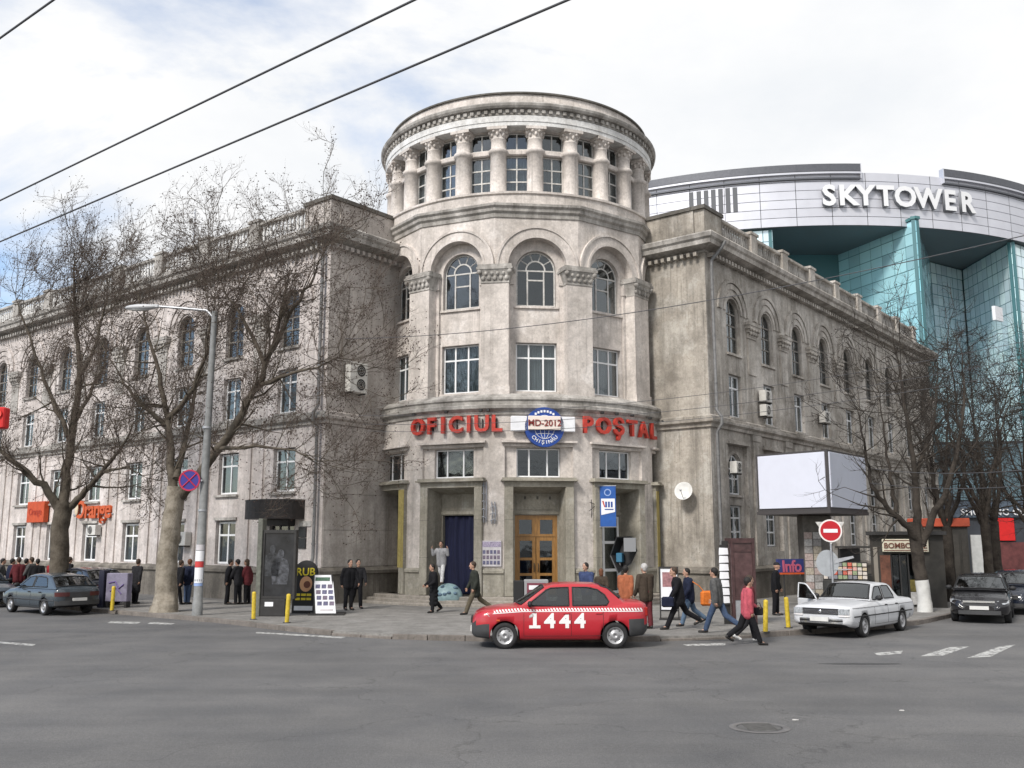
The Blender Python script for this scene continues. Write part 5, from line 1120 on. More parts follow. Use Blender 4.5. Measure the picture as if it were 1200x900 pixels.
for x0, x1, z0, z1, m, nm in ((l*.04, l*.10, .1, 2.2, mat('pale_post', (.22, .2, .17), .7), 'post'), (l*.13, l*.27, .35, 1.9, mat('brown_poster', (.13, .05, .03), .5, var=.6, vscale=4), 'poster'), (l*.52, l*.72, .1, .55, M_OLDW, 'white_panel'), (l*.52, l*.72, .57, 1.0, mat('mustard_display', (.16, .13, .03), .6, var=.5, vscale=8), 'display')):
    mb = MB(); mb.box(x0, x1, -.05, .04, z0, z1); part(nm, mb, m, o)
mb = MB(); [mb.box(l*x-.025, l*x+.025, .0, .06, .06, 1.95) for x in (.28, .40, .51, .73)]; part('mullion', mb, M_DKMET, o)
for i in range(4): q = MB(); q.box(l*(.30+.11*i), l*(.38+.11*i), .30, .32, .1, 1.9); part('pane', q, M_GLASS, o)
b0 = gp(1093, 711)*1.09; X = Vector((cos(radians(23)), -sin(radians(23)), 0)); l = 1.5; Fm = frame(Vector((b0.x, b0.y, ZS)), X, Vector((-X.y, X.x, 0)))
o = thing('kiosk', 'dark brown kiosk with an orange-red roof band beside the sweet kiosk', 'kiosk', M=Fm); mb = MB(); mb.box(0, l, 0, 2.4, 0, 3.0); part('wall', mb, KD, o)
mb = MB(); mb.bbox(-.75, l+.1, -.15, 2.45, 3.0, 3.35, .03); part('roof_band', mb, mat('orange_red_band', (.42, .07, .03), .5, var=.25, vscale=2), o)
for i in range(5): mb = MB(); mb.box(l*i/5+.05, l*(i+1)/5-.05, -.04, .01, .3, 2.7); part('shutter', mb, mat('kiosk_shutter', (.05, .045, .038), .6, var=.3, objvar=.3), o)
# ================================================================ VEHICLES
def lerp(pts, x):
    if x <= pts[0][0]: return pts[0][1]
    for (a, b), (c, d) in zip(pts[:-1], pts[1:]):
        if x <= c: return b+(d-b)*(x-a)/(c-a) if c > a else d
    return pts[-1][1]
def paint(name, col, rough=.28, var=.05, coat=.5):
    return mat(name, col, rough, .0, var=var, vscale=1.5, coat=coat, spec=.5, world=False)
M_PLAST = mat('bumper_plastic', (.045, .046, .048), .6, var=.2, world=False)
M_CHROME = mat('dull_chrome', (.55, .56, .58), .25, .9)
M_HEADL = mat('headlight', (.36, .38, .40), .10, var=.45, vscale=20, world=False)
M_TAIL = mat('tail_light', (.28, .015, .012), .2)
M_SEAT = mat('car_interior', (.03, .03, .032), .9)
M_PLATE = mat('number_plate', (.60, .60, .58), .5, var=.1)
M_RIM = mat('steel_rim', (.38, .38, .39), .4, .6, var=.2, world=False)
def car(name, label, M, paintm, S, lower=None, deco=None):
    """S: L, W, wheels (front x, rear x), r, top [(x,z)] bonnet-belt-boot line, bot [(x,z)], roof [(x,z)] cowl..boot, belt z, side windows, etc. x forward, y left"""
    o = thing(name, label, 'car', M=M); L, Wd = S['L'], S['W']; h = L/2; hw = Wd/2; r = S['r']; ra = r*1.16
    xs = set(np.linspace(-h, h, 41).tolist())
    for wx in S['wheels']:
        for k in range(-9, 10): xs.add(wx+ra*sin(k*pi/18))
        xs |= {wx-ra-.004, wx+ra+.004}
    for x, _ in S['top']: xs.add(x)
    for e in (.02, .06, .12, .2): xs |= {h-e, -h+e}
    xs = sorted(x for x in xs if -h <= x <= h)
    def plan(x):
        d = h-abs(x); k = S.get('corner', .32)
        f = 1.0 if d > k else sqrt(max(0, 1-((k-d)/k)**2))
        e = S.get('tip', .52 if x > 0 else .62)
        return hw*(e+(1-e)*f)*(1-.035*(abs(x)/h)**2)
    def arch(x):
        z = 0
        for wx in S['wheels']:
            if abs(x-wx) <= ra: z = max(z, r*.98+sqrt(max(0, ra*ra-(x-wx)**2)))
        return z
    def section(x):
        w = plan(x); zt = lerp(S['top'], x); zb = lerp(S['bot'], x); za = arch(x); hgt = zt-zb
        pts = [(0, zb), (w*.86, zb), (w*.965, zb+.05), (w, zb+hgt*.30), (w, zb+hgt*.52), (w*.994, zb+hgt*.74), (w*.972, zt-.09), (w*.93, zt-.03), (w*.84, zt), (w*.45, zt+S.get('crown', .03)*.8), (0, zt+S.get('crown', .03))]
        return [(a, max(b, za-(.0 if i else .0)) if za and i < 7 else b) for i, (a, b) in enumerate(pts)]
    roof_x = (S['roof'][0][0]+.14, S['roof'][-1][0]-.16); mb = MB(); q = 11; secs = [section(x) for x in xs]
    for sd in (1, -1):
        v = [(x, sd*a, b) for x, s in zip(xs, secs) for a, b in s]; f = []; m = []
        for i in range(len(xs)-1):
            for k in range(q-1):
                fc_ = (i*q+k, (i+1)*q+k, (i+1)*q+k+1, i*q+k+1); xc = (xs[i]+xs[i+1])/2; zc = (secs[i][k][1]+secs[i+1][k+1][1])/2
                mm = 1 if (k == 0 or (k == 1 and arch(xc)) or (k >= 8 and roof_x[0] < xc < roof_x[1])) else 0
                if k and S.get('plastic') and S['plastic'](xc, zc): mm = 2
                mb.add([v[t] for t in fc_], [(0, 1, 2, 3) if sd < 0 else (3, 2, 1, 0)], mm, True)
        for xi, se in ((xs[0], secs[0]), (xs[-1], secs[-1])):
            mb.add([(xi, sd*a, b) for a, b in se], [tuple(range(q)) if (sd > 0) == (xi > 0) else tuple(range(q-1, -1, -1))], 2 if S.get('plastic') else 0)
    me = mb.mesh('body', [paintm, M_BLACK, M_PLAST])
    import bmesh
    bm = bmesh.new(); bm.from_mesh(me); bmesh.ops.remove_doubles(bm, verts=bm.verts, dist=.0008); bm.to_mesh(me); bm.free()
    part('body', me, None, o)
    def side_y(x, z):
        s = section(x)
        for (a, b), (c, d) in zip(s[1:-1], s[2:]):
            if b <= z <= d and d > b: return a+(c-a)*(z-b)/(d-b)
        return plan(x)
    # ---- greenhouse
    roof = S['roof']; belt = S['belt']; x0, x1 = roof[0][0], roof[-1][0]      # rear..front, ascending x
    wb = hw*S.get('gw', .90); tum = S.get('tum', .30); wf = S.get('wcurve', .10)
    gx = sorted(set(np.linspace(x0, x1, 33).tolist())|{p[0] for p in roof})
    def gsec(x):
        zr = max(lerp(roof, x), belt+.004); zz = lerp(S['top'], x) if False else belt-.02
        hh = zr-zz; e = min(.07, hh*.45)
        pts = [(wb, zz), (wb-tum*(hh-e), zr-e), (wb-tum*(hh-e)-e*.55, zr-e*.25), (wb-tum*(hh-e)-e*1.9, zr), ((wb-tum*hh)*.4, zr+.018), (0, zr+.022)]
        return pts
    gx = sorted(set(gx)|set(np.linspace(x0, x1, 70).tolist())); mid = (x0+x1)/2
    def inside(poly, x, z):
        c = False
        for (xa, za), (xb, zb) in zip(poly, poly[1:]+poly[:1]):
            if (za > z) != (zb > z) and x < (xb-xa)*(z-za)/(zb-za)+xa: c = not c
        return c
    def cut(x, k, z):
        if k <= 8: return any(inside(p, x, z) for p in S['sidewin'])
        for xa, xb in (S['ws'], S['rw']):
            a, b = xa+.06*(xb-xa), xa+.90*(xb-xa)
            if min(a, b) < x < max(a, b) and k >= 9: return True
        return False
    def shift(x, y):
        t = (y/wb)**2*wf; k = (x-mid)/(x1-mid) if x > mid else (mid-x)/(mid-x0)
        return x-t*max(0, k-.45)*1.8 if x > mid else x+t*max(0, k-.45)*1.8
    def fine(s):
        (ya, za), (yb, zb) = s[0], s[1]; return [(ya+(yb-ya)*i/8, za+(zb-za)*i/8) for i in range(8)]+s[1:]
    mb = MB(); gs = [fine(gsec(x)) for x in gx]; q = 13
    for sd in (1, -1):
        for i in range(len(gx)-1):
            for k in range(q-1):
                if cut((gx[i]+gx[i+1])/2, k, (gs[i][k][1]+gs[i+1][k+1][1])/2): continue
                P = [(gx[i], gs[i][k]), (gx[i+1], gs[i+1][k]), (gx[i+1], gs[i+1][k+1]), (gx[i], gs[i][k+1])]
                mb.add([(shift(x, a), sd*a, b) for x, (a, b) in P], [(0, 1, 2, 3) if sd < 0 else (3, 2, 1, 0)], 0, True)
    me = mb.mesh('roof', [paintm]); bm = bmesh.new(); bm.from_mesh(me); bmesh.ops.remove_doubles(bm, verts=bm.verts, dist=.0008); bm.to_mesh(me); bm.free()
    rf = part('roof', me, None, o)
    zz = belt-.02
    def wy(z): return wb-tum*(z-zz)
    for sd in (1, -1):
        for poly in S['sidewin']:
            mb = MB(); mb.add([(shift(x, wy(z)), sd*(wy(z)+.006), z) for x, z in poly], [tuple(range(len(poly))) if sd < 0 else tuple(range(len(poly)-1, -1, -1))]); part('side_window', mb, M_CARGL, rf)
            if 1:
                mb = MB(); ring_ = [(shift(x, wy(z)), sd*(wy(z)+.002), z) for x, z in poly]; mb.tube(ring_+[ring_[0]], .021, 4, cap=False); part('window_trim', mb, M_BLACK, rf)
    # windscreen and rear window follow the roof slopes
    def slope(xa, xb, nm):
        mb = MB(); n, w = 7, 9; v = []
        za, zb_ = lerp(roof, xa), lerp(roof, xb); dx, dz = xb-xa, zb_-za; l = sqrt(dx*dx+dz*dz); nx, nz = (-dz/l, dx/l)
        if nz < 0: nx, nz = -nx, -nz
        for i in range(n+1):
            t = .05+.87*i/n; x = xa+dx*t
            s = gsec(x); yy = s[2][0]*.97
            for j in range(w+1):
                y = -yy+2*yy*j/w; ay = abs(y); s3, s4 = s[3], s[4]
                zt = lerp([(0, s[5][1]), (s[4][0], s[4][1]), (s[3][0], s[3][1]), (s[2][0], s[2][1])], ay)
                v.append((shift(x, y)+nx*.012, y, zt+nz*.012))
        flip = xb < xa
        mb.add(v, [(i*(w+1)+j, i*(w+1)+j+1, (i+1)*(w+1)+j+1, (i+1)*(w+1)+j)[::1 if flip else -1] for i in range(n) for j in range(w)], 0, True)
        part(nm, mb, M_CARGL, rf); W1 = w+1; bd = [v[j] for j in range(W1)]+[v[i*W1+w] for i in range(1, n+1)]+[v[n*W1+j] for j in range(w-1, -1, -1)]+[v[i*W1] for i in range(n-1, -1, -1)]
        mb = MB(); mb.tube(bd, .024, 4, cap=False); part('window_trim', mb, M_BLACK, rf)
    slope(S['ws'][0], S['ws'][1], 'windscreen'); slope(S['rw'][0], S['rw'][1], 'rear_window')
    # ---- wheels
    for wi, wx in enumerate(S['wheels']):
        for sd in (1, -1):
            Mw = M @ T(wx, sd*(hw-.115), r) @ (RZ(pi) if sd < 0 else Matrix.Identity(4))
            if wi == 0 and S.get('steer'): Mw = M @ T(wx, sd*(hw-.115), r) @ RZ(S['steer']+(pi if sd < 0 else 0))
            wm = Matrix.Rotation(-pi/2, 4, 'X')
            mb = MB(); mb.lathe([(r*.62, -.09), (r*.9, -.10), (r*.985, -.075), (r, -.03), (r, .04), (r*.985, .075), (r*.92, .10), (r*.70, .105), (r*.64, .085)], 28, M=wm); mb.lathe([(.001, -.05), (r*.66, -.05)], 28, M=wm)
            tw = part('wheel', mb, M_RUB, o, Mw)
            mb = MB(); mb.lathe([(r*.66, .088), (r*.60, .09), (r*.56, .05), (r*.34, .062), (r*.30, .085), (r*.12, .09), (r*.1, .075), (.001, .078)], 28, M=wm)
            for k in range(8):
                a = 2*pi*k/8; mb.ball((r*.46*cos(a), r*.46*sin(a), .050), (r*.06, r*.06, .012), 8, 4, 1, wm)
            part('rim', mb, [S.get('rim', M_RIM), M_BLACK], tw, Mw)
    # ---- seams, handles, mirrors
    def seam(pts, nm='door_seam', rad=.005, m=M_BLACK, both=True):
        for sd in ((1, -1) if both else (1,)):
            mb = MB(); mb.tube([(x, sd*(side_y(x, z)+.001), z) for x, z in pts], rad, 4); part(nm, mb, m, o)
    for x in S['doors']: seam([(x, zz0) for zz0 in np.linspace(lerp(S['bot'], x)+.10, belt-.06, 6)])
    xa, xb = S['doors'][0], S['doors'][-1]
    seam([(x, lerp(S['bot'], x)+.10) for x in np.linspace(xa, xb, 8)])
    for x in S['handles']:
        for sd in (1, -1): mb = MB(); y = side_y(x, belt-.14); mb.bbox(x-.08, x+.08, *sorted((sd*(y-.01), sd*(y+.025))), belt-.165, belt-.125, .008); part('door_handle', mb, S.get('hm', M_BLACK), o)
    for sd in (1, -1):
        mx = S['mirror']; mb = MB(); mb.ball((mx, sd*(hw+.06), belt+.08), (.06, .11, .075), 10, 6); mb.tube([(mx, sd*(hw-.08), belt+.02), (mx, sd*hw, belt+.05)], .025, 5); part('mirror', mb, S.get('mm', M_PLAST), o)
    def onfront(x0, y0, y1, z0, z1, m, nm, t=.02, front=True, round_=.01, parent=None):
        """panel hugging the nose or tail"""
        n = 6; mb = MB(); v = []
        for i in range(n+1):
            y = y0+(y1-y0)*i/n
            # nose position at this y: invert plan
            lo, hi = h-.6, h
            for _ in range(24):
                c = (lo+hi)/2
                if plan(c)*.995 > abs(y): lo = c
                else: hi = c
            xx = min(lo, h)+t
            for z in (z0, z1): 
                zx = xx-max(0, (z-x0))*S.get('rake', .0); v.append((zx if front else -zx, y, z))
        f = [(2*i, 2*i+2, 2*i+3, 2*i+1)[::1 if front else -1] for i in range(n)]
        mb.add(v, f, 0, True); b = [(p[0]-(.05 if front else -.05), p[1], p[2]) for p in v]
        mb.add(v+b, [(2*i, 2*(n+1)+2*i, 2*(n+1)+2*i+2, 2*i+2) for i in range(n)]+[(2*i+1, 2*i+3, 2*(n+1)+2*i+3, 2*(n+1)+2*i+1) for i in range(n)]+[(0, 1, 2*n+3, 2*n+2), (2*n, 4*n+2, 4*n+3, 2*n+1)])
        return part(nm, mb, m, parent or o)
    mb = MB()                                            # seats, headrests, dashboard and wheel seen through the glass
    for xs_, wds in ((S['ws'][1]-.50, ((-.36, .22), (.36, .22))), (S['rw'][1]-.12, ((-.40, .2), (0, .16), (.40, .2)))):
        for yc, wd in wds:
            mb.bbox(xs_-.10, xs_+.04, yc-wd, yc+wd, belt-.3, belt+.14, .04); mb.bbox(xs_-.10, xs_-.02, yc-.12, yc+.12, belt+.17, belt+.33, .03)
    mb.bbox(S['ws'][0]-.42, S['ws'][0]-.10, -wb*.86, wb*.86, belt-.1, belt+.035, .02); mb.tube([(S['ws'][0]-.52+.05*sin(t), .36+.18*cos(t), belt+.03+.16*sin(t)) for t in [2*pi*i/16 for i in range(17)]], .014, 4, cap=False)
    part('seats', mb, M_SEAT, o)
    if S.get('driver'):
        mb = MB(); xs_ = S['ws'][1]-.40; mb.ball((xs_, .36, belt-.02), (.16, .23, .30), 12, 8); mb.tube([(xs_+.05, .18, belt+.12), (xs_+.2, .2, belt), (xs_+.42, .3, belt+.1)], .05, 6); part('driver_torso', mb, mat('driver_jacket', (.03, .03, .035), .9), o)
        mb = MB(); mb.ball((xs_+.04, .36, belt+.36), (.10, .085, .125), 12, 8); part('driver_head', mb, M_SKIN, o)
    if deco: deco(o, S, side_y, onfront, M)
    return o
M_SKIN = mat('skin', (.42, .25, .18), .6, var=.1, world=False)
M_CARGL2 = mat('tinted_car_glass', (.035, .043, .05), .05, spec=.7, var=.35, vscale=1.2, world=False)
M_CARGL3 = mat('pale_car_glass', (.10, .13, .15), .04, spec=.9, var=.5, vscale=1.6, world=False)
def facing(p, ang): return T(p.x, p.y, p.z) @ RZ(ang)   # ang: heading of the +x axis, from world +X
def plates(o, onf, zf, zr):
    if zf: onf(9, -.26, .26, zf, zf+.11, M_PLATE, 'number_plate', .035)
    if zr: onf(9, -.26, .26, zr, zr+.11, M_PLATE, 'number_plate', .03, False)
# ---- red taxi
S = dict(L=4.25, W=1.74, r=.305, wheels=(1.33, -1.30), corner=.42, crown=.03,
         top=[(-2.125, .90), (-2.09, 1.01), (-1.98, 1.065), (-1.6, 1.08), (-1.2, 1.0), (-.5, .98), (.6, .97), (1.05, .975), (1.45, .95), (1.85, .88), (2.02, .80), (2.10, .68), (2.125, .55)],
         bot=[(-2.125, .42), (-2.0, .30), (-1.6, .26), (-.9, .2), (.9, .2), (1.7, .23), (2.05, .26), (2.125, .33)],
         roof=[(-1.66, 1.06), (-1.54, 1.14), (-1.17, 1.41), (-.85, 1.495), (-.30, 1.51), (.10, 1.50), (.36, 1.445), (1.10, .99), (1.14, .975)], belt=.965, gw=.925, tum=.33, wcurve=.14,
         driver=True, ws=(1.08, .34), rw=(-1.52, -.95),
         sidewin=[[(-.20, 1.0), (-.20, 1.42), (.22, 1.405), (.33, 1.36), (.82, 1.04), (.82, 1.0)], [(-.30, 1.0), (-1.16, 1.01), (-1.22, 1.09), (-1.10, 1.25), (-.90, 1.37), (-.66, 1.42), (-.30, 1.425)]],
         doors=(-1.02, -.25, .88), handles=(-.92, -.14), mirror=.74, hm=None, rake=.25,
         plastic=lambda x, z: (x > 1.72 and z < .56) or (x < -1.62 and z < .62) or (x > 2.0 and z < .6))
P_RED = paint('taxi_red', (.39, .014, .024)); S['hm'] = P_RED; S['mm'] = M_BLACK
M_DEC = mat('white_decal', (.72, .70, .70), .5)
def taxi_deco(o, S, sy, onf, M):
    for sd in (1, -1):
        def pm_(x, z): return (x, sd*(sy(x, z)+.006), z)
        mb = MB(); n = 50; xa, xb = -1.98, 1.62                  # zigzag stripe under the windows
        st = MB()
        for i in range(n):
            x = xa+(xb-xa)*i/n; w = (xb-xa)/n; z0 = .885-.05*max(0, (x-.9)/.7); dz = .062
            mb.add([pm_(x, z0), pm_(x+w*.55, z0), pm_(x+w*1.05, z0+dz), pm_(x+w*.5, z0+dz)], [(0, 1, 2, 3) if sd < 0 else (3, 2, 1, 0)])
        for i in range(40):
            x = xa+(xb-xa)*i/40; w = (xb-xa)/40; z0 = .86-.05*max(0, (x-.9)/.7); z1 = .86-.05*max(0, (x+w-.9)/.7)
            mb.add([pm_(x, z0), pm_(x+w, z1), pm_(x+w, z1+.018), pm_(x, z0+.018)], [(0, 1, 2, 3) if sd < 0 else (3, 2, 1, 0)])
        part('zigzag_stripe', mb, M_DEC, o)
        for i, ch in enumerate('1444'):
            xc = .62-.36*i if sd > 0 else -.46+.36*i
            me = text_mesh(ch, .46, .004, .035, 1, M_DEC)
            if ch == '1':
                q = MB(); q.box(-.12, .12, -.002, .002, -.02, .05); q.prism([(-.04, .34), (-.12, .27), (-.12, .22), (-.02, .26)], -.0021, .0021); q.v = q.v+[tuple(v.co) for v in me.vertices]; k = 8+8; q.f += [tuple(k+i for i in p.vertices) for p in me.polygons]; q.m += [0]*len(me.polygons); q.sm += [False]*len(me.polygons); me = q.mesh('number', M_DEC)
            for v in me.vertices:
                x = xc+(-v.co.x if sd > 0 else v.co.x)*1.12; z = .50+v.co.z; v.co = (x, sd*(sy(x, z)+.006+(.003 if v.co.y < 0 else 0)), z)
            link('number', me, o)
        mb = MB(); mb.bbox(1.45, 1.53, *sorted((sd*(sy(1.49, .66)-.01), sd*(sy(1.49, .66)+.012))), .64, .68, .005); part('side_lamp', mb, M_ORNG, o)
        mb = MB(); v = [(2.02, .44, .76), (1.98, .66, .74), (1.80, .80, .72), (1.66, .845, .74), (1.72, .835, .80), (1.9, .70, .82), (1.98, .48, .82)]
        mb.add([(x+.035, sd*y, z) for x, y, z in v], [tuple(range(7)) if sd > 0 else tuple(range(6, -1, -1))]); mb.add([(x-.08, sd*(y-.06), z) for x, y, z in v]+[(x+.035, sd*y, z) for x, y, z in v], [(i, (i+1) % 7, 7+(i+1) % 7, 7+i) for i in range(7)]); part('headlight', mb, M_HEADL, o)
        mb = MB(); mb.bbox(-2.115, -2.0, *sorted((sd*.50, sd*.70)), .74, .96, .02); part('tail_light', mb, M_TAIL, o)
    onf(9, -.42, .42, .58, .70, M_BLACK, 'grille', .02); plates(o, onf, .36, .66)
p = G(659, 760); car('taxi_car', 'red saloon taxi numbered 1444 with grey bumpers in front of the tower', T(1.14, 24.25, 0) @ RZ(pi+radians(1.5)), P_RED, S, deco=taxi_deco)
# ---- white saloon with an open door
S = dict(L=4.87, W=1.80, r=.325, wheels=(1.50, -1.30), tip=.80, corner=.16, crown=.035,
         top=[(-2.435, .78), (-2.41, .90), (-2.2, .965), (-1.6, .985), (-.6, .975), (.6, .965), (.95, .97), (1.4, .955), (2.0, .915), (2.36, .875), (2.42, .84), (2.435, .68)],
         bot=[(-2.435, .46), (-2.2, .36), (-1.6, .27), (-.9, .23), (.9, .23), (1.8, .26), (2.3, .33), (2.435, .40)],
         roof=[(-1.50, .97), (-1.42, 1.03), (-1.0, 1.38), (-.82, 1.44), (-.3, 1.475), (.20, 1.46), (.40, 1.42), (.93, 1.0), (.97, .975)], belt=.985, gw=.87, tum=.30, wcurve=.08,
         ws=(.92, .33), rw=(-1.38, -.98),
         sidewin=[[(-.12, 1.01), (-.12, 1.37), (.18, 1.36), (.28, 1.33), (.68, 1.05), (.68, 1.01)], [(-.22, 1.01), (-.98, 1.01), (-.98, 1.08), (-.78, 1.34), (-.70, 1.37), (-.22, 1.375)]],
         doors=(-1.0, -.17, .80), handles=(-.86, -.06), mirror=.62, hm=M_BLACK, rake=.0, trimline=True)
P_WHT = paint('chalk_white', (.56, .57, .59), .35, .10); S['mm'] = M_BLACK
def volga_deco(o, S, sy, onf, M):
    onf(9, -.52, .52, .66, .82, mat('grille_dark', (.05, .05, .055), .4, .4), 'grille', .025)
    for z in (.69, .725, .76): onf(9, -.52, .52, z, z+.012, M_CHROME, 'grille_bar', .032)
    mb = MB(); mb.ball((2.475, 0, .735), (.015, .05, .05), 8, 5); part('badge', mb, M_CHROME, o)
    for sd in (1, -1):
        a, b = sorted((sd*.54, sd*.82)); onf(9, a, b, .66, .82, M_HEADL, 'headlight', .03)
        onf(9, a-.01, b+.01, .61, .65, M_ORNG if False else M_DEC, 'indicator', .028)
        mb = MB(); mb.tube([(x, sd*(sy(x, .60)+.004), .60) for x in np.linspace(-2.1, 2.2, 24)], .018, 4); part('side_strip', mb, M_BLACK, o)
        mb = MB(); mb.tube([(x, sd*(sy(x, .83)+.003), .83) for x in np.linspace(-2.2, 2.2, 24)], .012, 4); part('body_crease', mb, mat('grey_line', (.25, .25, .26), .5), o)
        mb = MB(); mb.bbox(-2.46, -2.38, *sorted((sd*.5, sd*.80)), .66, .86, .02); part('tail_light', mb, M_TAIL, o)
    for fr in (True, False):
        onf(9, -.88, .88, .42, .545, M_CHROME, 'bumper', .10, fr); onf(9, -.88, .88, .47, .51, M_BLACK, 'bumper_strip', .108, fr)
    onf(9, -.27, .27, .47, .585, M_PLATE, 'number_plate', .125)
    # open front passenger door (the side away from the kerb-side camera)
    Md = M @ T(.80, -.86, 0) @ RZ(radians(62)) @ T(-.80, .86, 0)
    mb = MB(); mb.bbox(-.12, .80, -.90, -.82, .30, .97, .03)
    fr_ = [(-.12, .97), (.78, .97), (.70, 1.06), (.30, 1.36), (.18, 1.40), (-.12, 1.41)]
    for a, b in zip(fr_[1:], fr_[2:]+[fr_[0]]): mb.tube([(a[0], -.86+.1*(a[1]-.97), a[1]), (b[0], -.86+.1*(b[1]-.97), b[1])], .024, 5)
    dr = part('door', mb, P_WHT, o, Md, label='open white front door')
    mb = MB(); mb.add([(x, -.86+.1*(z-.97), z) for x, z in fr_], [tuple(range(6))]); mb.add([(x, -.85+.1*(z-.97), z) for x, z in fr_], [tuple(range(5, -1, -1))]); part('door_window', mb, M_CARGL, dr, Md)
    mb = MB(); mb.bbox(.50, .72, -1.04, -.90, 1.0, 1.12, .02); part('door_mirror', mb, M_BLACK, dr, Md)
p = Vector((9.75, 27.75, 0)); car('saloon_car', 'white old saloon with its passenger door open, pulled up at the corner', facing(p, -radians(90+38.5+4)) @ Matrix.Scale(.94, 4), P_WHT, S, deco=volga_deco)
# ---- blue-grey hatchback on the left, seen from its rear corner
S = dict(L=4.15, W=1.68, r=.29, wheels=(1.28, -1.22), corner=.22, crown=.03,
         top=[(-2.075, .72), (-2.06, .86), (-1.98, .93), (-1.2, .92), (.6, .90), (1.0, .905), (1.5, .85), (1.95, .72), (2.06, .62), (2.075, .5)],
         bot=[(-2.075, .42), (-1.9, .30), (-.9, .22), (.9, .22), (1.8, .25), (2.075, .34)],
         roof=[(-2.0, .92), (-1.9, .98), (-1.34, 1.29), (-1.1, 1.355), (-.4, 1.40), (.05, 1.39), (.30, 1.34), (1.02, .93), (1.06, .91)], belt=.925, gw=.92, tum=.36, wcurve=.07, ws=(.98, .29), rw=(-1.93, -1.30),
         sidewin=[[(-.20, .95), (-.20, 1.30), (.14, 1.29), (.24, 1.26), (.72, .98), (.72, .95)], [(-.30, .95), (-1.28, .96), (-1.05, 1.24), (-.9, 1.29), (-.30, 1.305)]],
         doors=(-1.05, -.25, .82), handles=(-.9, -.12), mirror=.68, hm=M_BLACK, rake=.1, plastic=lambda x, z: z < .40 and abs(x) > 1.75)
P_BLU = paint('blue_grey_paint', (.042, .054, .066), .25, .08); P_DK = paint('dark_navy_paint', (.016, .018, .026), .22); S['mm'] = M_BLACK
def hatch_deco(o, S, sy, onf, M):
    for sd in (1, -1):
        a, b = sorted((sd*.36, sd*.80)); onf(9, a, b, .66, .80, mat('dark_tail', (.075, .02, .02), .3), 'tail_light', .03, False)
        a, b = sorted((sd*.46, sd*.78)); onf(9, a, b, .56, .68, M_HEADL, 'headlight', .03)
        mb = MB(); mb.tube([(x, sd*(sy(x, .52)+.003), .52) for x in np.linspace(-1.9, 1.9, 20)], .02, 4); part('side_strip', mb, M_PLAST, o)
    onf(9, -.80, .80, .36, .52, M_PLAST, 'bumper', .05, False); onf(9, -.36, .36, .63, .80, M_PLAST, 'garnish', .025, False); onf(9, -.25, .25, .50, .60, M_PLATE, 'number_plate', .065, False)
    onf(9, -.35, .35, .52, .62, M_BLACK, 'grille', .02)
hang = atan2(dL.y, dL.x)
p = PL+dL*5.55+nL*7.8; car('hatchback_car', 'blue-grey hatchback parked by the left kerb, seen from behind', facing(p, hang), P_BLU, S, deco=hatch_deco)
p = PL+dL*7.7+nL*5.45+Vector((0, 0, .12)); car('hatchback_car', 'dark hatchback half hidden behind the blue-grey one', facing(p, hang), P_DK, S, deco=hatch_deco)
p = PL+dL*11.7+nL*7.7; car('hatchback_car', 'dark blue car in front of the blue-grey hatchback, only its bonnet showing', facing(p, hang+pi), paint('dusk_blue', (.05, .065, .085)), S, deco=hatch_deco)
# ---- black hatchbacks on the right
S2 = dict(S); S2.update(L=4.25, W=1.75, r=.315, wheels=(1.33, -1.28), corner=.5,
         top=[(-2.125, .75), (-2.08, .90), (-1.98, .97), (-1.2, .97), (.6, .94), (1.1, .94), (1.55, .87), (1.9, .77), (2.08, .66), (2.125, .52)],
         roof=[(-2.05, .96), (-1.95, 1.03), (-1.5, 1.34), (-1.2, 1.43), (-.5, 1.475), (.05, 1.46), (.34, 1.40), (1.14, .97), (1.18, .95)], belt=.965, ws=(1.1, .33), rw=(-1.98, -1.46), wcurve=.12,
         sidewin=[[(-.20, 1.0), (-.20, 1.38), (.14, 1.37), (.24, 1.34), (.80, 1.03), (.80, 1.0)], [(-.30, 1.0), (-1.35, 1.02), (-1.1, 1.32), (-.9, 1.37), (-.30, 1.38)]], doors=(-1.05, -.25, .88), rake=.3, plastic=None)
P_BLK = paint('black_paint', (.010, .010, .012), .18)
def astra_deco(o, S, sy, onf, M):
    for sd in (1, -1):
        mb = MB(); v = [(2.02, .46, .60), (1.97, .72, .60), (1.80, .83, .64), (1.70, .845, .72), (1.85, .77, .74), (2.0, .52, .70)]
        mb.add([(x+.05, sd*y, z) for x, y, z in v], [tuple(range(6)) if sd > 0 else tuple(range(5, -1, -1))]); mb.add([(x-.08, sd*(y-.06), z) for x, y, z in v]+[(x+.05, sd*y, z) for x, y, z in v], [(i, (i+1) % 6, 6+(i+1) % 6, 6+i) for i in range(6)]); part('headlight', mb, M_HEADL, o)
        mb = MB(); mb.bbox(-2.13, -2.0, *sorted((sd*.62, sd*.82)), .7, .93, .02); part('tail_light', mb, M_TAIL, o)
    onf(9, -.45, .45, .64, .70, M_CHROME, 'grille_bar', .03); onf(9, -.45, .45, .54, .62, M_PLAST, 'grille', .025); onf(9, -.6, .6, .28, .40, M_PLAST, 'air_intake', .02); onf(9, -.27, .27, .43, .54, M_PLATE, 'number_plate', .04); plates(o, onf, 0, .6)
ra_ = -radians(90+38.5)
p = G(1128, 731); p = Vector((p.x, p.y, 0))+dR*2.1+Vector((.25, .2, 0)); car('hatchback_car', 'black hatchback parked facing us at the right kerb', facing(p, ra_+radians(10)), P_BLK, S2, deco=astra_deco)
p = PR+nR*10.1+dR*4.0; car('hatchback_car', 'dark blue car at the right picture edge behind the black hatchback', facing(p, ra_), paint('deep_blue', (.014, .018, .03), .2), S2, deco=astra_deco)
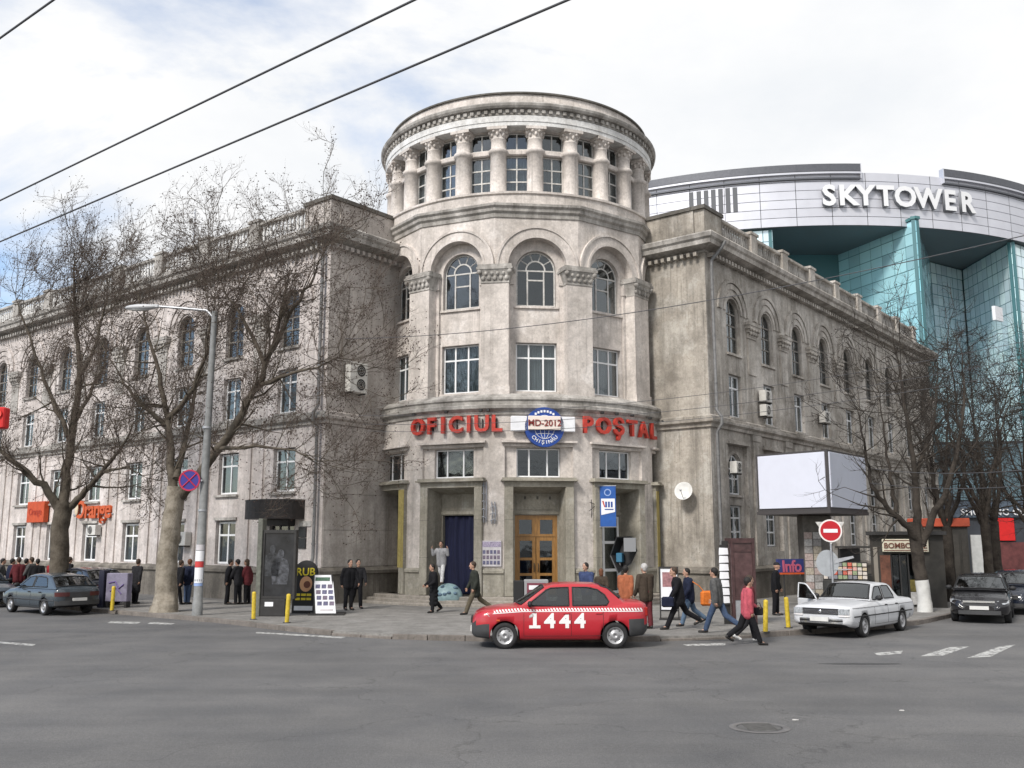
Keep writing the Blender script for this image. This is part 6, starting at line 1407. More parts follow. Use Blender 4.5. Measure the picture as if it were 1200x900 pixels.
# ================================================================ PEOPLE
def capsule(mb, p, q, r0, r1, n=10, ell=1.0):
    p, q = Vector(p), Vector(q); d = q-p; l = max(d.length, 1e-4); u = d/l
    pts = []; rad = []
    for t in (-1, -.8, -.5, 0): pts.append(p+u*r0*t); rad.append(r0*sqrt(max(.003, 1-t*t)))
    for t in (.5,): pts.append(p+d*t); rad.append(r0+(r1-r0)*t)
    for t in (0, .5, .8, 1): pts.append(q+u*r1*t); rad.append(r1*sqrt(max(.003, 1-t*t)))
    mb.tube(pts, rad, n)
DG = None
def remesh(mb, vox, smooth=2):
    me = mb.mesh('tmp', []); o = bpy.data.objects.new('tmp', me)
    m = o.modifiers.new('r', 'REMESH'); m.mode = 'VOXEL'; m.voxel_size = vox; m.use_smooth_shade = True
    s = o.modifiers.new('s', 'SMOOTH'); s.iterations = smooth; s.factor = .5
    out = evaluated_mesh(o); bpy.data.meshes.remove(me)
    return out
CLOTH = {}
def cloth(name, col):
    if name not in CLOTH: CLOTH[name] = mat('cloth_'+name, col, .92, var=.3, vscale=9, bump=.5, bscale=25, spec=.15, world=False)
    return CLOTH[name]
M_SKIN = mat('skin', (.42, .25, .18), .6, var=.1, world=False); M_FACE = mat('face_dark', (.06, .035, .03), .6)
M_SHOE = mat('shoe', (.018, .016, .015), .5, world=False)
C = dict(black=(.012, .012, .014), dark=(.022, .022, .025), navy=(.016, .02, .04), grey=(.085, .085, .085), brown=(.055, .042, .032), green=(.03, .033, .028), jeans=(.05, .075, .13), paleje=(.10, .15, .22), pink=(.42, .085, .11),
         red=(.28, .03, .035), orange=(.55, .15, .03), white=(.62, .62, .62), maroon=(.11, .025, .03), silver=(.30, .30, .31), rust=(.30, .10, .05), blue=(.04, .055, .12), khaki=(.10, .085, .06), cream=(.5, .45, .38))
HAIR = dict(black=(.012, .010, .009), brown=(.045, .028, .018), grey=(.40, .39, .38), red=(.12, .045, .02))
def person(pos, heading, H=1.72, pose='walk', jacket='dark', legs='black', hair='brown', label='', group=None, coat=0.0, female=False, stride=.42, arms=(.35, -.35), elbow=(.3, .3), head_turn=0., lean=.06, phase=1, vox=.020, shoes=None, cap=None, longhair=False, skirt=False, hood=False, raise_arms=False):
    o = thing('person', label, 'person', pos, heading, group=group); M = WM[o.name]; k = H/1.75
    P = lambda x, y, z: Vector((x*k, y*k, z*k))
    hipz = .92; sw = .175 if female else .205; hw = .085
    lx = lean
    pelvis = P(0, 0, hipz); chest = P(lx*.5, 0, 1.28); neck = P(lx*.85, 0, 1.47); head = P(lx*1.05+.02, 0, 1.625)
    # legs: (hip angle, knee bend) per side; +x is forward
    if pose == 'walk': L = {1: (stride*phase, .10 if phase > 0 else .55), -1: (-stride*phase, .55 if phase > 0 else .10)}
    else: L = {1: (.06, .08), -1: (-.05, .05)}
    joints = {}
    for s, (a, b) in L.items():
        hip = P(0, s*hw, hipz-.02); kn = hip+P(sin(a)*.43, s*.01, -cos(a)*.43); an = kn+P(sin(a-b)*.41, 0, -cos(a-b)*.41)
        toe = an+P(.17, s*.02, -.05) if pose != 'walk' or a > 0 else an+P(.13, s*.02, -.12); joints[s] = (hip, kn, an, toe)
    low = min(min(j[2].z-.07*k, j[3].z-.03*k) for j in joints.values()); dz = Vector((0, 0, -low))
    pelvis, chest, neck, head = (v+dz for v in (pelvis, chest, neck, head)); joints = {s: tuple(v+dz for v in j) for s, j in joints.items()}
    A = {}
    for i, s in enumerate((1, -1)):
        sh = chest+P(-.0, s*sw, .12); a = arms[i]; e = elbow[i]
        if raise_arms: el = sh+P(.10, s*.12, -.20); wr = el+P(.08, s*.02, .24)
        else: el = sh+P(sin(a)*.29, s*.05, -cos(a)*.29); wr = el+P(sin(a+e)*.25, -s*.015, -cos(a+e)*.25)
        A[s] = (sh, el, wr, (wr-el).normalized())
    hd = Matrix.Rotation(head_turn, 3, 'Z')
    # ---- body (skin) : one continuous surface
    b = MB(); c = lambda p, q, r0, r1: capsule(b, p, q, r0*k, r1*k)
    for s in (1, -1):
        hip, kn, an, toe = joints[s]; c(hip, kn, .075, .05); c(kn, an, .05, .036); c(an, toe, .036, .03)
        sh, el, wr, d = A[s]; c(sh, el, .046, .036); c(el, wr, .036, .026); c(wr, wr+d*.055*k, .026, .032); c(pelvis+P(0, s*.06, 0), chest+P(0, s*.07, .02), .09, .095); c(chest, sh, .09, .05)
    c(chest+P(0, 0, .1), neck, .07, .055); c(neck, head-P(0, 0, .06), .054, .05)
    b.ball(head+P(-.01, 0, .02), (.106*k, .086*k, .12*k), 12, 9)
    f = lambda x, y, z: head+(hd @ P(x, y, z))
    capsule(b, f(.04, 0, -.05), f(.062, 0, -.085), .05*k, .034*k); capsule(b, f(.085, 0, .02), f(.108, 0, -.02), .010*k, .017*k)
    for s in (1, -1): capsule(b, f(-.005, s*.078, .015), f(-.005, s*.08, -.03), .013*k, .011*k)
    me = remesh(b, vox*.85); me.materials.append(M_SKIN); me.materials.append(M_FACE)
    # fingers, thumbs, eyes and mouth joined into the same mesh
    x = MB(); x.v = [tuple(v.co) for v in me.vertices]; x.f = [tuple(p.vertices) for p in me.polygons]; x.m = [0]*len(x.f); x.sm = [True]*len(x.f)
    for s in (1, -1):
        sh, el, wr, d = A[s]; side = Vector((1, 0, 0))-d*d.x; side.normalize(); inn = d.cross(side)*1.0
        if inn.y*s > 0: inn = -inn
        base = wr+d*.055*k
        for q, ln in zip((-1.5, -.5, .5, 1.5), (.060, .075, .080, .070)):
            r0 = base+side*q*.017*k; x.tube([r0, r0+d*ln*.5*k+inn*.008*k, r0+d*ln*.85*k+inn*.03*k, r0+d*ln*k+inn*.05*k], [.0095*k, .009*k, .008*k, .006*k], 5)
        t0 = wr+d*.02*k+side*.024*k; x.tube([t0, t0+side*.026*k+d*.03*k+inn*.01*k, t0+side*.03*k+d*.06*k+inn*.025*k], [.012*k, .010*k, .008*k], 5)
        x.ball(f(.088, s*.032, .018), (.008, .013, .008), 6, 4, 1)
        x.tube([f(.083, s*.045, .042), f(.094, s*.02, .045)], .005, 4, 1)
    x.tube([f(.080, -.025, -.052), f(.092, 0, -.053), f(.080, .025, -.052)], .006, 4, 1)
    part('body', x, [M_SKIN, M_FACE], o)
    # ---- clothes
    def wear(nm, fn, col, vx=vox, sm=2):
        b = MB(); fn(b); m = remesh(b, vx, sm); m.materials.append(cloth(col, C[col])); part(nm, m, None, o)
    def trousers(b):
        for s in (1, -1):
            hip, kn, an, toe = joints[s]; capsule(b, hip+P(0, 0, .02), kn, .105*k, .082*k); capsule(b, kn, an+(kn-an)*.06, .080*k, .070*k)
        capsule(b, pelvis+P(0, -.05, .0), pelvis+P(0, .05, .0), .115*k, .115*k); capsule(b, pelvis+P(0, 0, .06), pelvis+P(0, 0, .1), .125*k, .12*k)
    if skirt:
        def sk(b):
            for t in range(4): z = hipz-.02-t*.10; b.ball(pelvis+P(0, 0, -.06-t*.11), ((.14+.018*t)*k, (.165+.02*t)*k, .12*k), 12, 8)
        wear('skirt', sk, legs)
    else: wear('trousers', trousers, legs)
    def jk(b):
        for s in (1, -1):
            sh, el, wr, d = A[s]; capsule(b, sh, el, .084*k, .070*k); capsule(b, el, wr-d*.01*k, .070*k, .054*k)
            capsule(b, pelvis+P(0, s*.075, .02), chest+P(0, s*.085, .03), .142*k, .142*k); capsule(b, chest+P(0, 0, .08), sh, .115*k, .082*k)
            if coat:
                n = 4
                for t in range(n+1): z = coat*t/n; b.ball(pelvis+P(.0, s*.055, -z), (.155*k, .140*k, .12*k), 12, 8)
            else: capsule(b, pelvis+P(0, s*.07, -.10), pelvis+P(0, s*.07, .02), .142*k, .142*k)
        capsule(b, chest+P(0, 0, .10), neck-P(0, 0, .02), .10*k, .072*k)
        if hood: b.ball(head+P(-.03, 0, .0), (.115*k, .105*k, .14*k), 12, 8)
    wear('coat' if coat else 'jacket', jk, jacket)
    for s in (1, -1):
        hip, kn, an, toe = joints[s]; b = MB(); capsule(b, an-P(.03, 0, .025), toe, .046*k, .040*k); capsule(b, an, an-P(.02, 0, .01), .048*k, .05*k); m = remesh(b, vox*.8, 1); m.materials.append(cloth(shoes, C[shoes]) if shoes else M_SHOE); part('shoe', m, None, o)
    b = MB()
    if cap:
        b.ball(head+P(-.012, 0, .055), (.108*k, .09*k, .088*k), 12, 8); capsule(b, f(.06, -.03, .06), f(.115, 0, .052), .018*k, .012*k); capsule(b, f(.06, .03, .06), f(.115, 0, .052), .018*k, .012*k)
    else:
        b.ball(head+(hd @ P(-.026, 0, .042)), (.109*k, .097*k, .108*k), 12, 8)
        if longhair: b.ball(head+(hd @ P(-.06, 0, -.05)), (.07*k, .088*k, .13*k), 10, 8)
        else: b.ball(head+(hd @ P(-.06, 0, -.01)), (.058*k, .075*k, .08*k), 10, 8)
    m = remesh(b, vox*.8, 1); m.materials.append(cloth('cap_'+cap, C[cap]) if cap else mat('hair_'+hair, HAIR[hair], .7, var=.3, vscale=20, world=False)); part('cap' if cap else 'hair', m, None, o)
    o['_hand'] = 0
    hands = {s: M @ (A[s][2]+A[s][3]*.09*k) for s in A}; sh = {s: M @ A[s][0] for s in A}
    del o['_hand']
    return o, hands, sh
def bag(nm, lab, p, sz, col, rz=0, strap=None, cat='bag'):
    o = thing(nm, lab, cat, (p[0], p[1], p[2]-sz[2]), rz); b = MB(); b.bbox(-sz[0]/2, sz[0]/2, -sz[1]/2, sz[1]/2, 0, sz[2], min(sz)*.3)
    m = b.mesh('bag', [cloth(col, C[col])]); part('pouch', m, None, o)
    mb = MB()
    if strap is not None: q = strap; mb.tube([q, (Vector(q)+Vector(p))/2+Vector((0, -.03, 0)), Vector((p[0], p[1], p[2]-sz[2]*.3))], .014, 5); part('strap', mb, cloth(col, C[col]), o, Matrix.Identity(4))
    else: mb.tube([(-sz[0]*.3, 0, sz[2]), (-sz[0]*.15, 0, sz[2]+.1), (sz[0]*.15, 0, sz[2]+.1), (sz[0]*.3, 0, sz[2])], .012, 5); part('handle', mb, cloth(col, C[col]), o)
LFT, RGT = pi, 0.0; AWAY = pi/2
# -- right pavement and crossing
p = G(877, 756); _, h, s = person(p, RGT+.1, 1.66, 'walk', 'pink', 'black', 'black', 'woman in a pink jacket and black trousers striding right across the road', stride=.40, arms=(.2, -.1), elbow=(.9, .3), female=True, phase=-1, vox=.017, lean=.05)
bag('handbag', 'small dark handbag held by the woman in the pink jacket', h[1]+Vector((0, 0, .02)), (.22, .09, .20), 'dark')
p = G(868, 756); person(Vector((p.x+.40, p.y+.75, 0)), RGT+.2, 1.66, 'walk', 'maroon', 'dark', 'brown', 'person in white shoes walking hidden behind the woman in pink', stride=.3, arms=(.2, -.2), female=True, shoes='white', vox=.022)
p = gp(842, 742); person(p, LFT-.55, 1.74, 'walk', 'grey', 'jeans', 'black', 'man in a grey jacket and jeans striding left toward the tower', stride=.44, arms=(-.25, .2), elbow=(.2, .4), vox=.017)
p = gp(797, 737.5); _, h, s = person(p, LFT+.05, 1.76, 'walk', 'black', 'black', 'brown', 'man in a black jacket carrying a dark bag, striding left', stride=.52, arms=(.35, -.4), elbow=(.25, .3), lean=.12, vox=.017)
bag('shoulder_bag', 'dark shoulder bag carried by the man in the black jacket', h[1]+Vector((-.03, -.05, .12)), (.34, .12, .28), 'navy', strap=s[1])
p = gp(814, 736); p2 = Vector((p.x, p.y+.65, p.z)); _, h, s = person(p2, LFT+.15, 1.66, 'walk', 'navy', 'paleje', 'black', 'person in pale jeans walking half hidden behind the man in black', stride=.40, arms=(.3, -.3), vox=.02)
bag('shoulder_bag', 'bright orange bag slung behind the person in pale jeans', s[1]+Vector((.42, -.25, -.28)), (.40, .16, .42), 'orange', rz=.3, strap=s[1])
p = gp(758, 737); person(p, AWAY+.5, 1.76, 'stand', 'brown', 'maroon', 'grey', 'grey-haired man in a brown jacket standing behind the red car', vox=.017, arms=(.1, .2), elbow=(.5, .3))
p = gp(736, 734); person(Vector((p.x, p.y+.5, p.z)), AWAY-.4, 1.68, 'walk', 'rust', 'dark', 'black', 'person in a rust patterned top behind the red car boot', stride=.2, female=True, vox=.02)
p = gp(692, 730); person(Vector((p.x, p.y+1.2, p.z)), LFT+.9, 1.72, 'stand', 'blue', 'dark', 'black', 'dark-haired man in a blue jacket behind the red car roof', vox=.02, head_turn=-.2)
p = gp(711, 727); person(Vector((p.x, p.y+1.6, p.z)), AWAY, 1.50, 'stand', 'brown', 'dark', 'red', 'short person with reddish hair behind the red car', vox=.022, female=True, longhair=True)
p = gp(910, 721); person(p, RGT-.4, 1.70, 'stand', 'black', 'black', 'black', 'man dressed all in black standing by the Info stall', vox=.02, arms=(.08, -.05), elbow=(.25, .2), cap='dark')
# -- in front of the tower
p = gp(557, 720); person(p, LFT+.25, 1.78, 'walk', 'green', 'khaki', 'brown', 'man in a dark green coat striding left past the wooden doors', stride=.46, arms=(-.1, .2), elbow=(.5, .3), coat=.22, lean=.08, vox=.018)
p = gp(508, 718); person(p, LFT+.5, 1.62, 'walk', 'black', 'black', 'black', 'woman in a long black coat walking before the curtained door', stride=.16, arms=(.2, .1), elbow=(.8, .9), coat=.60, female=True, vox=.018)
# costumed performer on a painted globe at the curtained door
M1 = FT(-1, R1+.42); g = M1 @ Vector((-.12, 0, .45))
o = thing('painted_globe', 'pale blue-green painted half globe at the foot of the curtained door', 'globe', (g.x+.25, g.y-.05, .45))
mb = MB(); mb.ball((0, 0, 0), (.55, .42, .50), 20, 12); part('ball', mb, mat('globe_paint', (.25, .36, .38), .5, var=.35, vscale=3.5), o)
mb = MB(); rr = random.Random(4)
for i in range(9): a = rr.uniform(-2.6, -.5); e = rr.uniform(.1, .9); mb.ball((.55*cos(a)*cos(e), .42*sin(a)*cos(e), .5*sin(e)), (.09, .05, .06), 6, 4)
part('painted_land', mb, mat('globe_land', (.10, .16, .22), .6, var=.4), o)
person((g.x-.02, g.y-.1, .93), -AWAY-.3, 1.60, 'walk', 'silver', 'white', 'black', 'performer in a silver and white costume with raised hands over the painted globe', stride=.28, raise_arms=True, vox=.018, head_turn=.2)
g1 = gp(408, 715); person(g1, LFT+2.2, 1.74, 'stand', 'black', 'black', 'black', 'left one of two people in black near the tower steps', group='pair in black by the tower steps', vox=.02)
g2 = gp(418, 713); person(g2, LFT+2.0, 1.74, 'walk', 'dark', 'black', 'black', 'right one of two people in black near the tower steps', group='pair in black by the tower steps', stride=.25, vox=.02)
# -- left pavement
for (u, v, hd, ps, j, l, hr, lab, kw) in (
    (266, 708.5, .4, 'stand', 'black', 'black', 'black', 'person in black with a pale belt, left of the trio by the poster case', {}),
    (278, 708.5, 2.8, 'stand', 'dark', 'black', 'black', 'dark-clad person in the middle of the trio by the poster case', {}),
    (289, 708, 3.0, 'stand', 'maroon', 'black', 'brown', 'person in a dark red jacket, right of the trio by the poster case', dict(female=True, longhair=True)),
    (208, 709, .9, 'walk', 'black', 'black', 'brown', 'person in black just right of the big plane trunk', dict(stride=.3)),
    (219, 708, 1.3, 'stand', 'navy', 'jeans', 'red', 'person in a navy jacket and jeans beside the lamp post', {}),
    (158, 707.5, 1.3, 'stand', 'dark', 'black', 'brown', 'person in a long dark coat left of the big plane trunk', dict(coat=.42, female=True))):
    person(gp(u, v), hd, 1.70, ps, j, l, hr, lab, vox=.022, **kw)
for i, (u, v, j, lab, kw) in enumerate(((9, 704, 'navy', 'dark-clad person at the far left of the crowd behind the parked cars', {}), (19, 704.5, 'maroon', 'person in a dark red top in the crowd behind the parked cars', dict(female=True)), (26, 703.5, 'dark', 'person in a dark jacket in the middle of the crowd behind the cars', {}),
        (35, 704, 'grey', 'person in a grey jacket at the right of the crowd behind the cars', {}), (41, 704.5, 'black', 'person in black at the right end of the crowd behind the cars', {}), (77, 703, 'black', 'dark-haired person behind the dark hatchback roof', {}), (-2, 703, 'grey', 'person cut by the left edge of the photograph', {}))):
    person(gp(u, v), (.8, 2.4, 1.2, 3.0, 2.2, 1.0, .3)[i], 1.74 if i % 2 else 1.68, 'stand', j, 'black', ('black', 'brown')[i % 2], lab, vox=.025, **kw)
p = gp(59, 703); person(p, -AWAY, 1.66, 'stand', 'red', 'dark', 'red', 'person in a bright orange cap and red jacket behind the blue-grey car', vox=.022, cap='orange', female=True)
# ================================================================ TREES (bare, early spring)
def bark(name, c1, c2, sc=3.0):
    m = bpy.data.materials.new(name); m.use_nodes = True; t = m.node_tree; b = t.nodes['Principled BSDF']; b.inputs['Roughness'].default_value = .95; b.inputs['Specular IOR Level'].default_value = .1
    pos = N(t, 'ShaderNodeNewGeometry').outputs['Position']; n = N(t, 'ShaderNodeTexNoise', i_Scale=sc, i_Detail=7.0, i_Roughness=.7); t.links.new(pos, n.inputs['Vector'])
    t.links.new(ramp(t, n.outputs['Fac'], [(.35, c1), (.6, c2)]), b.inputs['Base Color'])
    bp = N(t, 'ShaderNodeBump', i_Strength=.8, i_Distance=.03); n2 = N(t, 'ShaderNodeTexNoise', i_Scale=18.0, i_Detail=5.0); t.links.new(pos, n2.inputs['Vector']); t.links.new(n2.outputs['Fac'], bp.inputs['Height']); t.links.new(bp.outputs[0], b.inputs['Normal'])
    return m
M_PLANE = bark('plane_bark', (.14, .12, .092), (.29, .26, .215)); M_PLANE2 = bark('plane_bark_dark', (.062, .052, .041), (.125, .108, .087))
M_TWIG = mat('twigs', (.125, .10, .083), .95, var=.3, vscale=1.5); M_TWIG2 = mat('dark_twigs', (.055, .047, .041), .95, var=.3, vscale=1.5)
M_DBARK = bark('dark_bark', (.028, .024, .021), (.062, .053, .045)); M_SEED = mat('seed_balls', (.05, .03, .022), .95, var=.4, vscale=6)
M_LIME = mat('lime_wash', (.55, .55, .53), .85, var=.15, vscale=5)
class Tree:
    def __init__(s, seed, twig_sides=3): s.r = random.Random(seed); s.limbs = []; s.br = MB(); s.tw = MB(); s.sd = MB(); s.n = 0
    def rv(s): return Vector((s.r.gauss(0, 1), s.r.gauss(0, 1), s.r.gauss(0, 1)))
    def path(s, p, d, l, n, wob, up):
        pts = [p.copy()]; d = d.normalized()
        for i in range(n):
            d = (d+s.rv()*wob+Vector((0, 0, up))).normalized(); p = p+d*(l/n); pts.append(p.copy())
        return pts, d
    def seeds(s, p, r):
        a = s.rv()*.02; q = p+a*.5-Vector((0, 0, s.r.uniform(.0, .03))); e = r*s.r.uniform(.7, 1.2)
        s.sd.add([(q.x+e, q.y, q.z), (q.x-e, q.y, q.z), (q.x, q.y+e, q.z), (q.x, q.y-e, q.z), (q.x, q.y, q.z+e), (q.x, q.y, q.z-e)], [(0, 2, 4), (2, 1, 4), (1, 3, 4), (3, 0, 4), (2, 0, 5), (1, 2, 5), (3, 1, 5), (0, 3, 5)])
    def twig(s, p, d, l, r, lev, up, seed_p):
        n = 3; g = s.r.gauss; st = l/n; dx, dy, dz = d; x, y, z = p; pts = [(x, y, z)]; b = len(s.tw.v)
        for i in range(n):
            dx += g(0, .20); dy += g(0, .20); dz += g(0, .20)+up; q = st/sqrt(dx*dx+dy*dy+dz*dz+1e-9); x += dx*q; y += dy*q; z += dz*q; pts.append((x, y, z)); m = q/st; dx *= m; dy *= m; dz *= m
        for i, (x, y, z) in enumerate(pts):
            e = r*(1-.62*i/n); s.tw.v += [(x+e, y, z-.5*e), (x-.5*e, y+.87*e, z-.5*e), (x-.5*e, y-.87*e, z+e)]
        for i in range(n):
            k = b+3*i; s.tw.f += [(k, k+1, k+4, k+3), (k+1, k+2, k+5, k+4), (k+2, k, k+3, k+5)]
        s.tw.m += [0]*(3*n); s.tw.sm += [False]*(3*n); s.n += 1
        if s.r.random() < seed_p: s.seeds(Vector(pts[-1]), .024)
        if lev > 0:
            for i in range(1, n+1):
                for _ in range(s.r.choice((1, 1, 2))): s.twig(pts[i], (dx+g(0, .6), dy+g(0, .6), dz+g(0, .6)+up), l*s.r.uniform(.45, .8), r*(1-.55*i/n), lev-1, up, seed_p)
    def branch(s, p, d, l, r, lev, up=.05, seed_p=.2, twl=1, spread=.7, mb=None, dens=1.0):
        n = max(4, int(l/.45)); pts, e = s.path(p, d, l, n, .13, up); R = [max(.010, r*(1-.86*(i/n)**.8)) for i in range(n+1)]
        (mb or s.br).tube(pts, R, 6 if r > .05 else 4, cap=False)
        for i in range(max(1, n//4), n+1):
            dirn = (pts[i]-pts[i-1]).normalized()
            if lev > 0 and s.r.random() < .62*dens:
                dd = (dirn*.75+s.rv()*spread).normalized(); s.branch(pts[i], dd, l*s.r.uniform(.42, .68)*(1-.3*i/n), R[i]*.62, lev-1, up, seed_p, twl, spread, None, dens)
            k = (1 if lev > 0 else 2)
            for _ in range(k):
                if s.r.random() < .70*dens: s.twig(pts[i], (dirn*.7+s.rv()*.6).normalized(), s.r.uniform(.40, .95), max(.0085, min(.013, R[i]*.5)), twl, up, seed_p)
        return pts
def build_tree(name, label, base, seed, trunk, limbs, mats_, lev=2, up=.05, seed_p=.2, lime=None, group=None, twl=1, spread=.7, dens=1.0):
    """trunk: [(point, radius)] ; limbs: [([points], r0)] world points; the rest grows by itself"""
    t = Tree(seed); o = thing('plane_tree' if 'plane' in label else 'street_tree', label, 'tree', base, group=group); I = Matrix.Identity(4)
    mt, ml, mw, msd = mats_
    mb = MB(); P = [Vector(p) for p, r in trunk]; R = [r for p, r in trunk]; PP = []; RR = []
    for a in range(len(P)-1):
        for k in range(5): f = k/5; PP.append(P[a].lerp(P[a+1], f)+Vector((t.r.uniform(-1, 1), t.r.uniform(-1, 1), 0))*R[a]*.05); RR.append((R[a]+(R[a+1]-R[a])*f)*t.r.uniform(.97, 1.03))
    PP.append(P[-1]); RR.append(R[-1]); mb.tube(PP, RR, 14); part('trunk', mb, mt, o, I)
    if lime: mb = MB(); mb.tube([p for p in PP if p.z < lime], [r*1.01 for p, r in zip(PP, RR) if p.z < lime], 14); part('lime_wash', mb, M_LIME, o, I)
    for pts, r0 in limbs:
        pts = [Vector(p) for p in pts]; mb = MB(); PP = []
        for a in range(len(pts)-1):
            for k in range(4): PP.append(pts[a].lerp(pts[a+1], k/4)+t.rv()*.03)
        PP.append(pts[-1]); n = len(PP); R = [r0*(1-.88*(i/(n-1))**.85) for i in range(n)]; mb.tube(PP, R, 10)
        part('limb', mb, ml, o, I)
        for i in range(2, n):
            d = (PP[i]-PP[i-1]).normalized()
            for _ in range((1 if i < 6 else 2) if i < n-1 else 4):
                if t.r.random() < .85*dens or i == n-1: t.branch(PP[i], (d*.7+t.rv()*spread).normalized(), t.r.uniform(1.3, 2.5)*(1.1 if i > n*.6 else .9), max(.018, min(.05, R[i]*.5)), lev-1, up, seed_p, twl, spread, None, dens)
            if t.r.random() < .6*dens: t.twig(PP[i], (d*.3+t.rv()).normalized(), .8, .01, twl, up, seed_p)
    part('branches', t.br, ml, o, I, kind='stuff'); part('twigs', t.tw, mw, o, I, kind='stuff')
    if t.sd.v: part('seed_balls', t.sd, msd, o, I, kind='stuff')
    return t
def A3(u, v, Y): return AT(u, v, Y)
MP = (M_PLANE, M_PLANE2, M_TWIG, M_SEED)
b = gp(192, 717); Y = b.y
tr = build_tree('a', 'big forked plane tree with pale bark beside the lamp post', b, 11,
    [((b.x, b.y, .05), .52), ((b.x+.05, b.y, .5), .40), (A3(196, 650, Y), .34), (A3(203, 600, Y), .32), (A3(207, 570, Y), .33)],
    [([A3(204, 585, Y), A3(199, 530, Y+.3), A3(196, 490, Y+.6), A3(186, 440, Y+1.0), A3(172, 385, Y+1.4), A3(162, 345, Y+1.5)], .18),
     ([A3(210, 580, Y), A3(236, 555, Y-.2), A3(268, 510, Y-.6), A3(300, 455, Y-1.0), A3(322, 402, Y-1.2), A3(330, 362, Y-1.3), A3(338, 322, Y-1.2)], .22),
     ([A3(318, 412, Y-1.1), A3(345, 360, Y-1.5), A3(368, 325, Y-1.8), A3(380, 290, Y-1.8)], .10),
     ([A3(312, 430, Y-1.0), A3(290, 380, Y-.6), A3(266, 348, Y-.2), A3(254, 318, Y)], .09),
     ([A3(196, 492, Y+.6), A3(222, 465, Y+.2), A3(240, 420, Y-.2), A3(246, 375, Y-.4), A3(241, 330, Y-.5)], .11),
     ([A3(300, 455, Y-1), A3(335, 440, Y-1.6), A3(372, 430, Y-2.2), A3(398, 420, Y-2.4)], .09),
     ([A3(255, 528, Y-.5), A3(300, 522, Y-1.4), A3(345, 528, Y-2.0), A3(375, 540, Y-2.2)], .08),
     ([A3(196, 500, Y+.6), A3(170, 480, Y+.2), A3(145, 450, Y), A3(125, 415, Y-.2)], .11),
     ([A3(206, 560, Y), A3(220, 500, Y+1.6), A3(235, 440, Y+2.4), A3(255, 380, Y+3.0)], .13)],
    MP, lev=2, up=.08, seed_p=.36, dens=.76, twl=2, spread=.6)
b = gp(66, 712); b = Vector((b.x*(b.y+2.0)/b.y, b.y+2.0, ZS)); Y = b.y
tr2 = build_tree('b', 'spreading dark plane tree behind the parked cars on the left', b, 23,
    [((b.x, b.y, .05), .45), ((b.x+.02, b.y, 1.2), .36), (A3(70, 620, Y), .34), (A3(76, 588, Y), .35)],
    [([A3(74, 600, Y), A3(78, 550, Y+.2), A3(86, 500, Y+.3), A3(92, 440, Y+.3), A3(90, 390, Y+.2), A3(86, 345, Y), A3(88, 305, Y)], .22),
     ([A3(72, 598, Y), A3(50, 570, Y-.4), A3(25, 548, Y-.8), A3(-10, 520, Y-1.0), A3(-40, 480, Y-1)], .20),
     ([A3(80, 596, Y), A3(100, 575, Y-.5), A3(125, 548, Y-1.0), A3(145, 520, Y-1.4), A3(160, 490, Y-1.6)], .16),
     ([A3(84, 520, Y+.2), A3(62, 470, Y+.6), A3(42, 420, Y+.9), A3(25, 370, Y+1), A3(18, 345, Y+1)], .11),
     ([A3(90, 450, Y+.3), A3(112, 400, Y), A3(124, 360, Y-.2), A3(129, 325, Y-.4)], .10),
     ([A3(120, 552, Y-.9), A3(150, 548, Y-1.6), A3(172, 560, Y-2.0)], .07),
     ([A3(86, 500, Y+.3), A3(100, 470, Y+1.6), A3(120, 430, Y+2.6), A3(130, 390, Y+3.2)], .12)],
    (M_PLANE2, M_PLANE2, M_TWIG, M_SEED), lev=2, up=.11, seed_p=.30, dens=.76, twl=2, spread=.55)
def street_tree(b, seed, h, lab, r=.27, lime=None, mats_=None, dens=.8, limbs=None, lean=0):
    rr = random.Random(seed); b = Vector(b); fork = Vector((b.x+lean, b.y, b.z+rr.uniform(2.9, 3.4)))
    if limbs is None:
        limbs = []
        for k in range(5):
            a = 2*pi*k/5+rr.uniform(-.4, .4); e = rr.uniform(.35, .75) if k else .1; l = h*rr.uniform(.55, .72); d = Vector((cos(a)*e, sin(a)*e, 1)).normalized()
            p = fork-Vector((0, 0, .2)); pts = [p]
            for q in range(5): d = (d+Vector((rr.gauss(0, .12), rr.gauss(0, .12), .10))).normalized(); p = p+d*l/5; pts.append(p)
            limbs.append((pts, r*rr.uniform(.42, .6)))
    return build_tree('s', lab, b, seed, [((b.x, b.y, .05), r*1.2), ((b.x+.02, b.y, .5), r*1.03), ((b.x+lean*.5, b.y, (b.z+fork.z)/2), r*.95), (tuple(fork), r*.98)], limbs, mats_ or (M_DBARK, M_DBARK, M_TWIG2, M_SEED), lev=2, up=.07, seed_p=.02, lime=lime, group='dark street trees along the right pavement', twl=1, dens=dens)
b = gp(1084, 717); Y = b.y
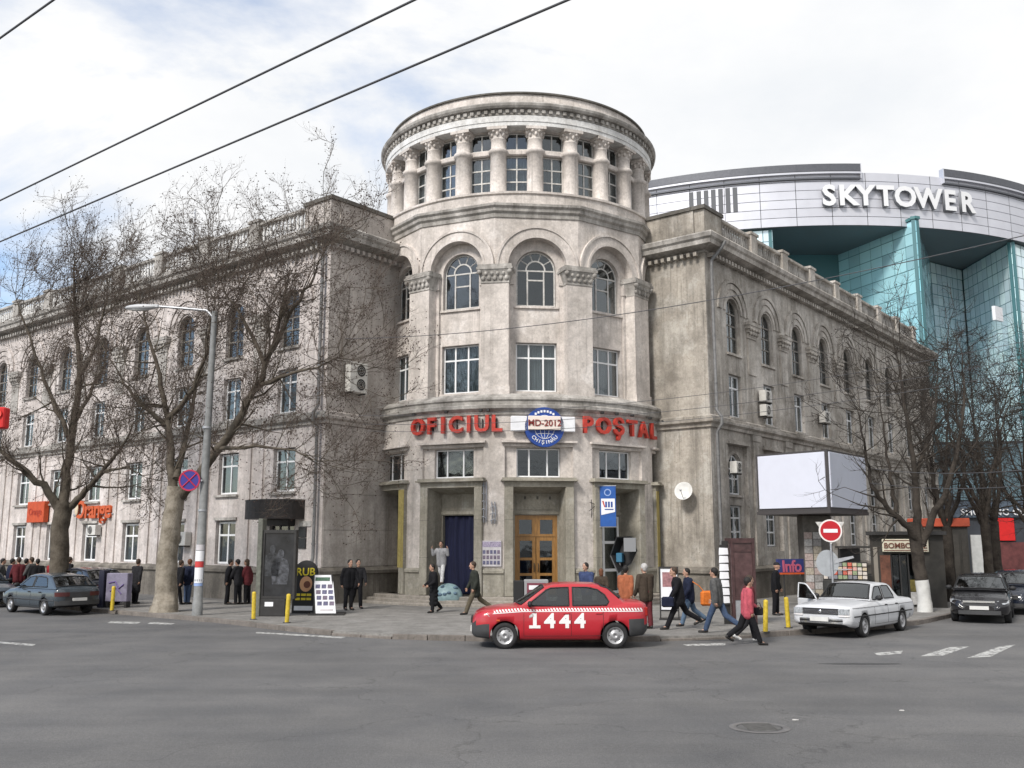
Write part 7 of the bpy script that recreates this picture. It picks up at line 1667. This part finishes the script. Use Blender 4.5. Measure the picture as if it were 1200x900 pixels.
street_tree(b, 41, 9, 'dark bare street tree with a whitewashed foot beside the sweet kiosk', .225, lime=1.35, lean=-.2, dens=.56, limbs=[
    ([A3(1080, 640, Y), A3(1066, 618, Y-.3), A3(1040, 595, Y-.6), A3(1022, 570, Y-.9), A3(1014, 530, Y-1.1), A3(1005, 480, Y-1.3)], .15),
    ([A3(1080, 640, Y), A3(1074, 590, Y+.2), A3(1072, 550, Y+.3), A3(1064, 500, Y+.5), A3(1058, 450, Y+.6), A3(1050, 415, Y+.6)], .17),
    ([A3(1081, 638, Y), A3(1096, 600, Y-.2), A3(1112, 570, Y-.4), A3(1124, 520, Y-.6), A3(1130, 460, Y-.7), A3(1128, 415, Y-.8)], .15),
    ([A3(1072, 560, Y+.3), A3(1088, 520, Y+.8), A3(1096, 470, Y+1.2), A3(1098, 420, Y+1.4)], .10),
    ([A3(1050, 600, Y-.5), A3(1044, 560, Y-.4), A3(1036, 510, Y-.2), A3(1030, 460, Y)], .09)])
line = lambda s, off=7.4: PR+nR*off+dR*s+Vector((0, 0, ZS))
for i, (s_, off, h, lab) in enumerate(((6.5, 7.2, 10, 'dark bare street tree, second along the right pavement'), (10.0, 7.9, 10, 'dark bare street tree, third along the right pavement'), (14.5, 7.3, 10.5, 'dark bare street tree, fourth along the right pavement'), (19.5, 8.0, 10.5, 'dark bare street tree behind the far right car'), (25, 7.4, 11, 'thin dark street tree far down the right pavement'), (12.0, 12.6, 10, 'dark bare street tree at the right picture edge'))):
    street_tree(line(s_, off), 60+i, h, lab, .21, lime=None, dens=.52)
# ================================================================ OVERHEAD WIRES
def wire(a, b, r, lab, sag=.0, group=None, n=24):
    a, b = Vector(a), Vector(b); o = thing('overhead_wire', lab, 'cable', a, group=group); mb = MB()
    mb.tube([a.lerp(b, i/n)-Vector((0, 0, sag*4*(i/n)*(1-i/n))) for i in range(n+1)], r, 5); part('cable', mb, M_WIRE, o, Matrix.Identity(4))
for u, v, z, lab in ((250, 114, 6.3, 'upper thick trolley wire crossing the sky'), (340, 138.5, 6.1, 'lower thick trolley wire crossing the sky'), (33, 21.3, 6.6, 'short stretch of trolley wire in the top left corner')):
    r = _ray(u, v); t = (z-CAM_H)/r[2]; p = Vector((r[0]*t, r[1]*t, z)); wire(p-dL*25, p+dL*70, .0095, lab)
wire(A3(405, 397, 31), A3(1260, 262, 17), .011, 'span wire crossing the tower face from the plane tree to the right edge', .5)
for i, (a, b) in enumerate((((420, 487, 30), (1240, 392, 24)), ((425, 497, 30), (1240, 412, 24)), ((430, 505, 30), (1240, 428, 24)))): wire(A3(*a), A3(*b), .008, ('top', 'middle', 'lowest')[i]+' of three thin wires sagging across the tower above the red letters', .55, 'thin wires above the red letters')
for i, (a, b) in enumerate((((1020, 549, 33), (1260, 544, 24)), ((1020, 566, 33), (1260, 563, 24)))): wire(A3(*a), A3(*b), .012, ('upper', 'lower')[i]+' pale wire strung between the dark street trees', .2, 'wires among the right trees')
bpy.data.scenes.remove(TMP)
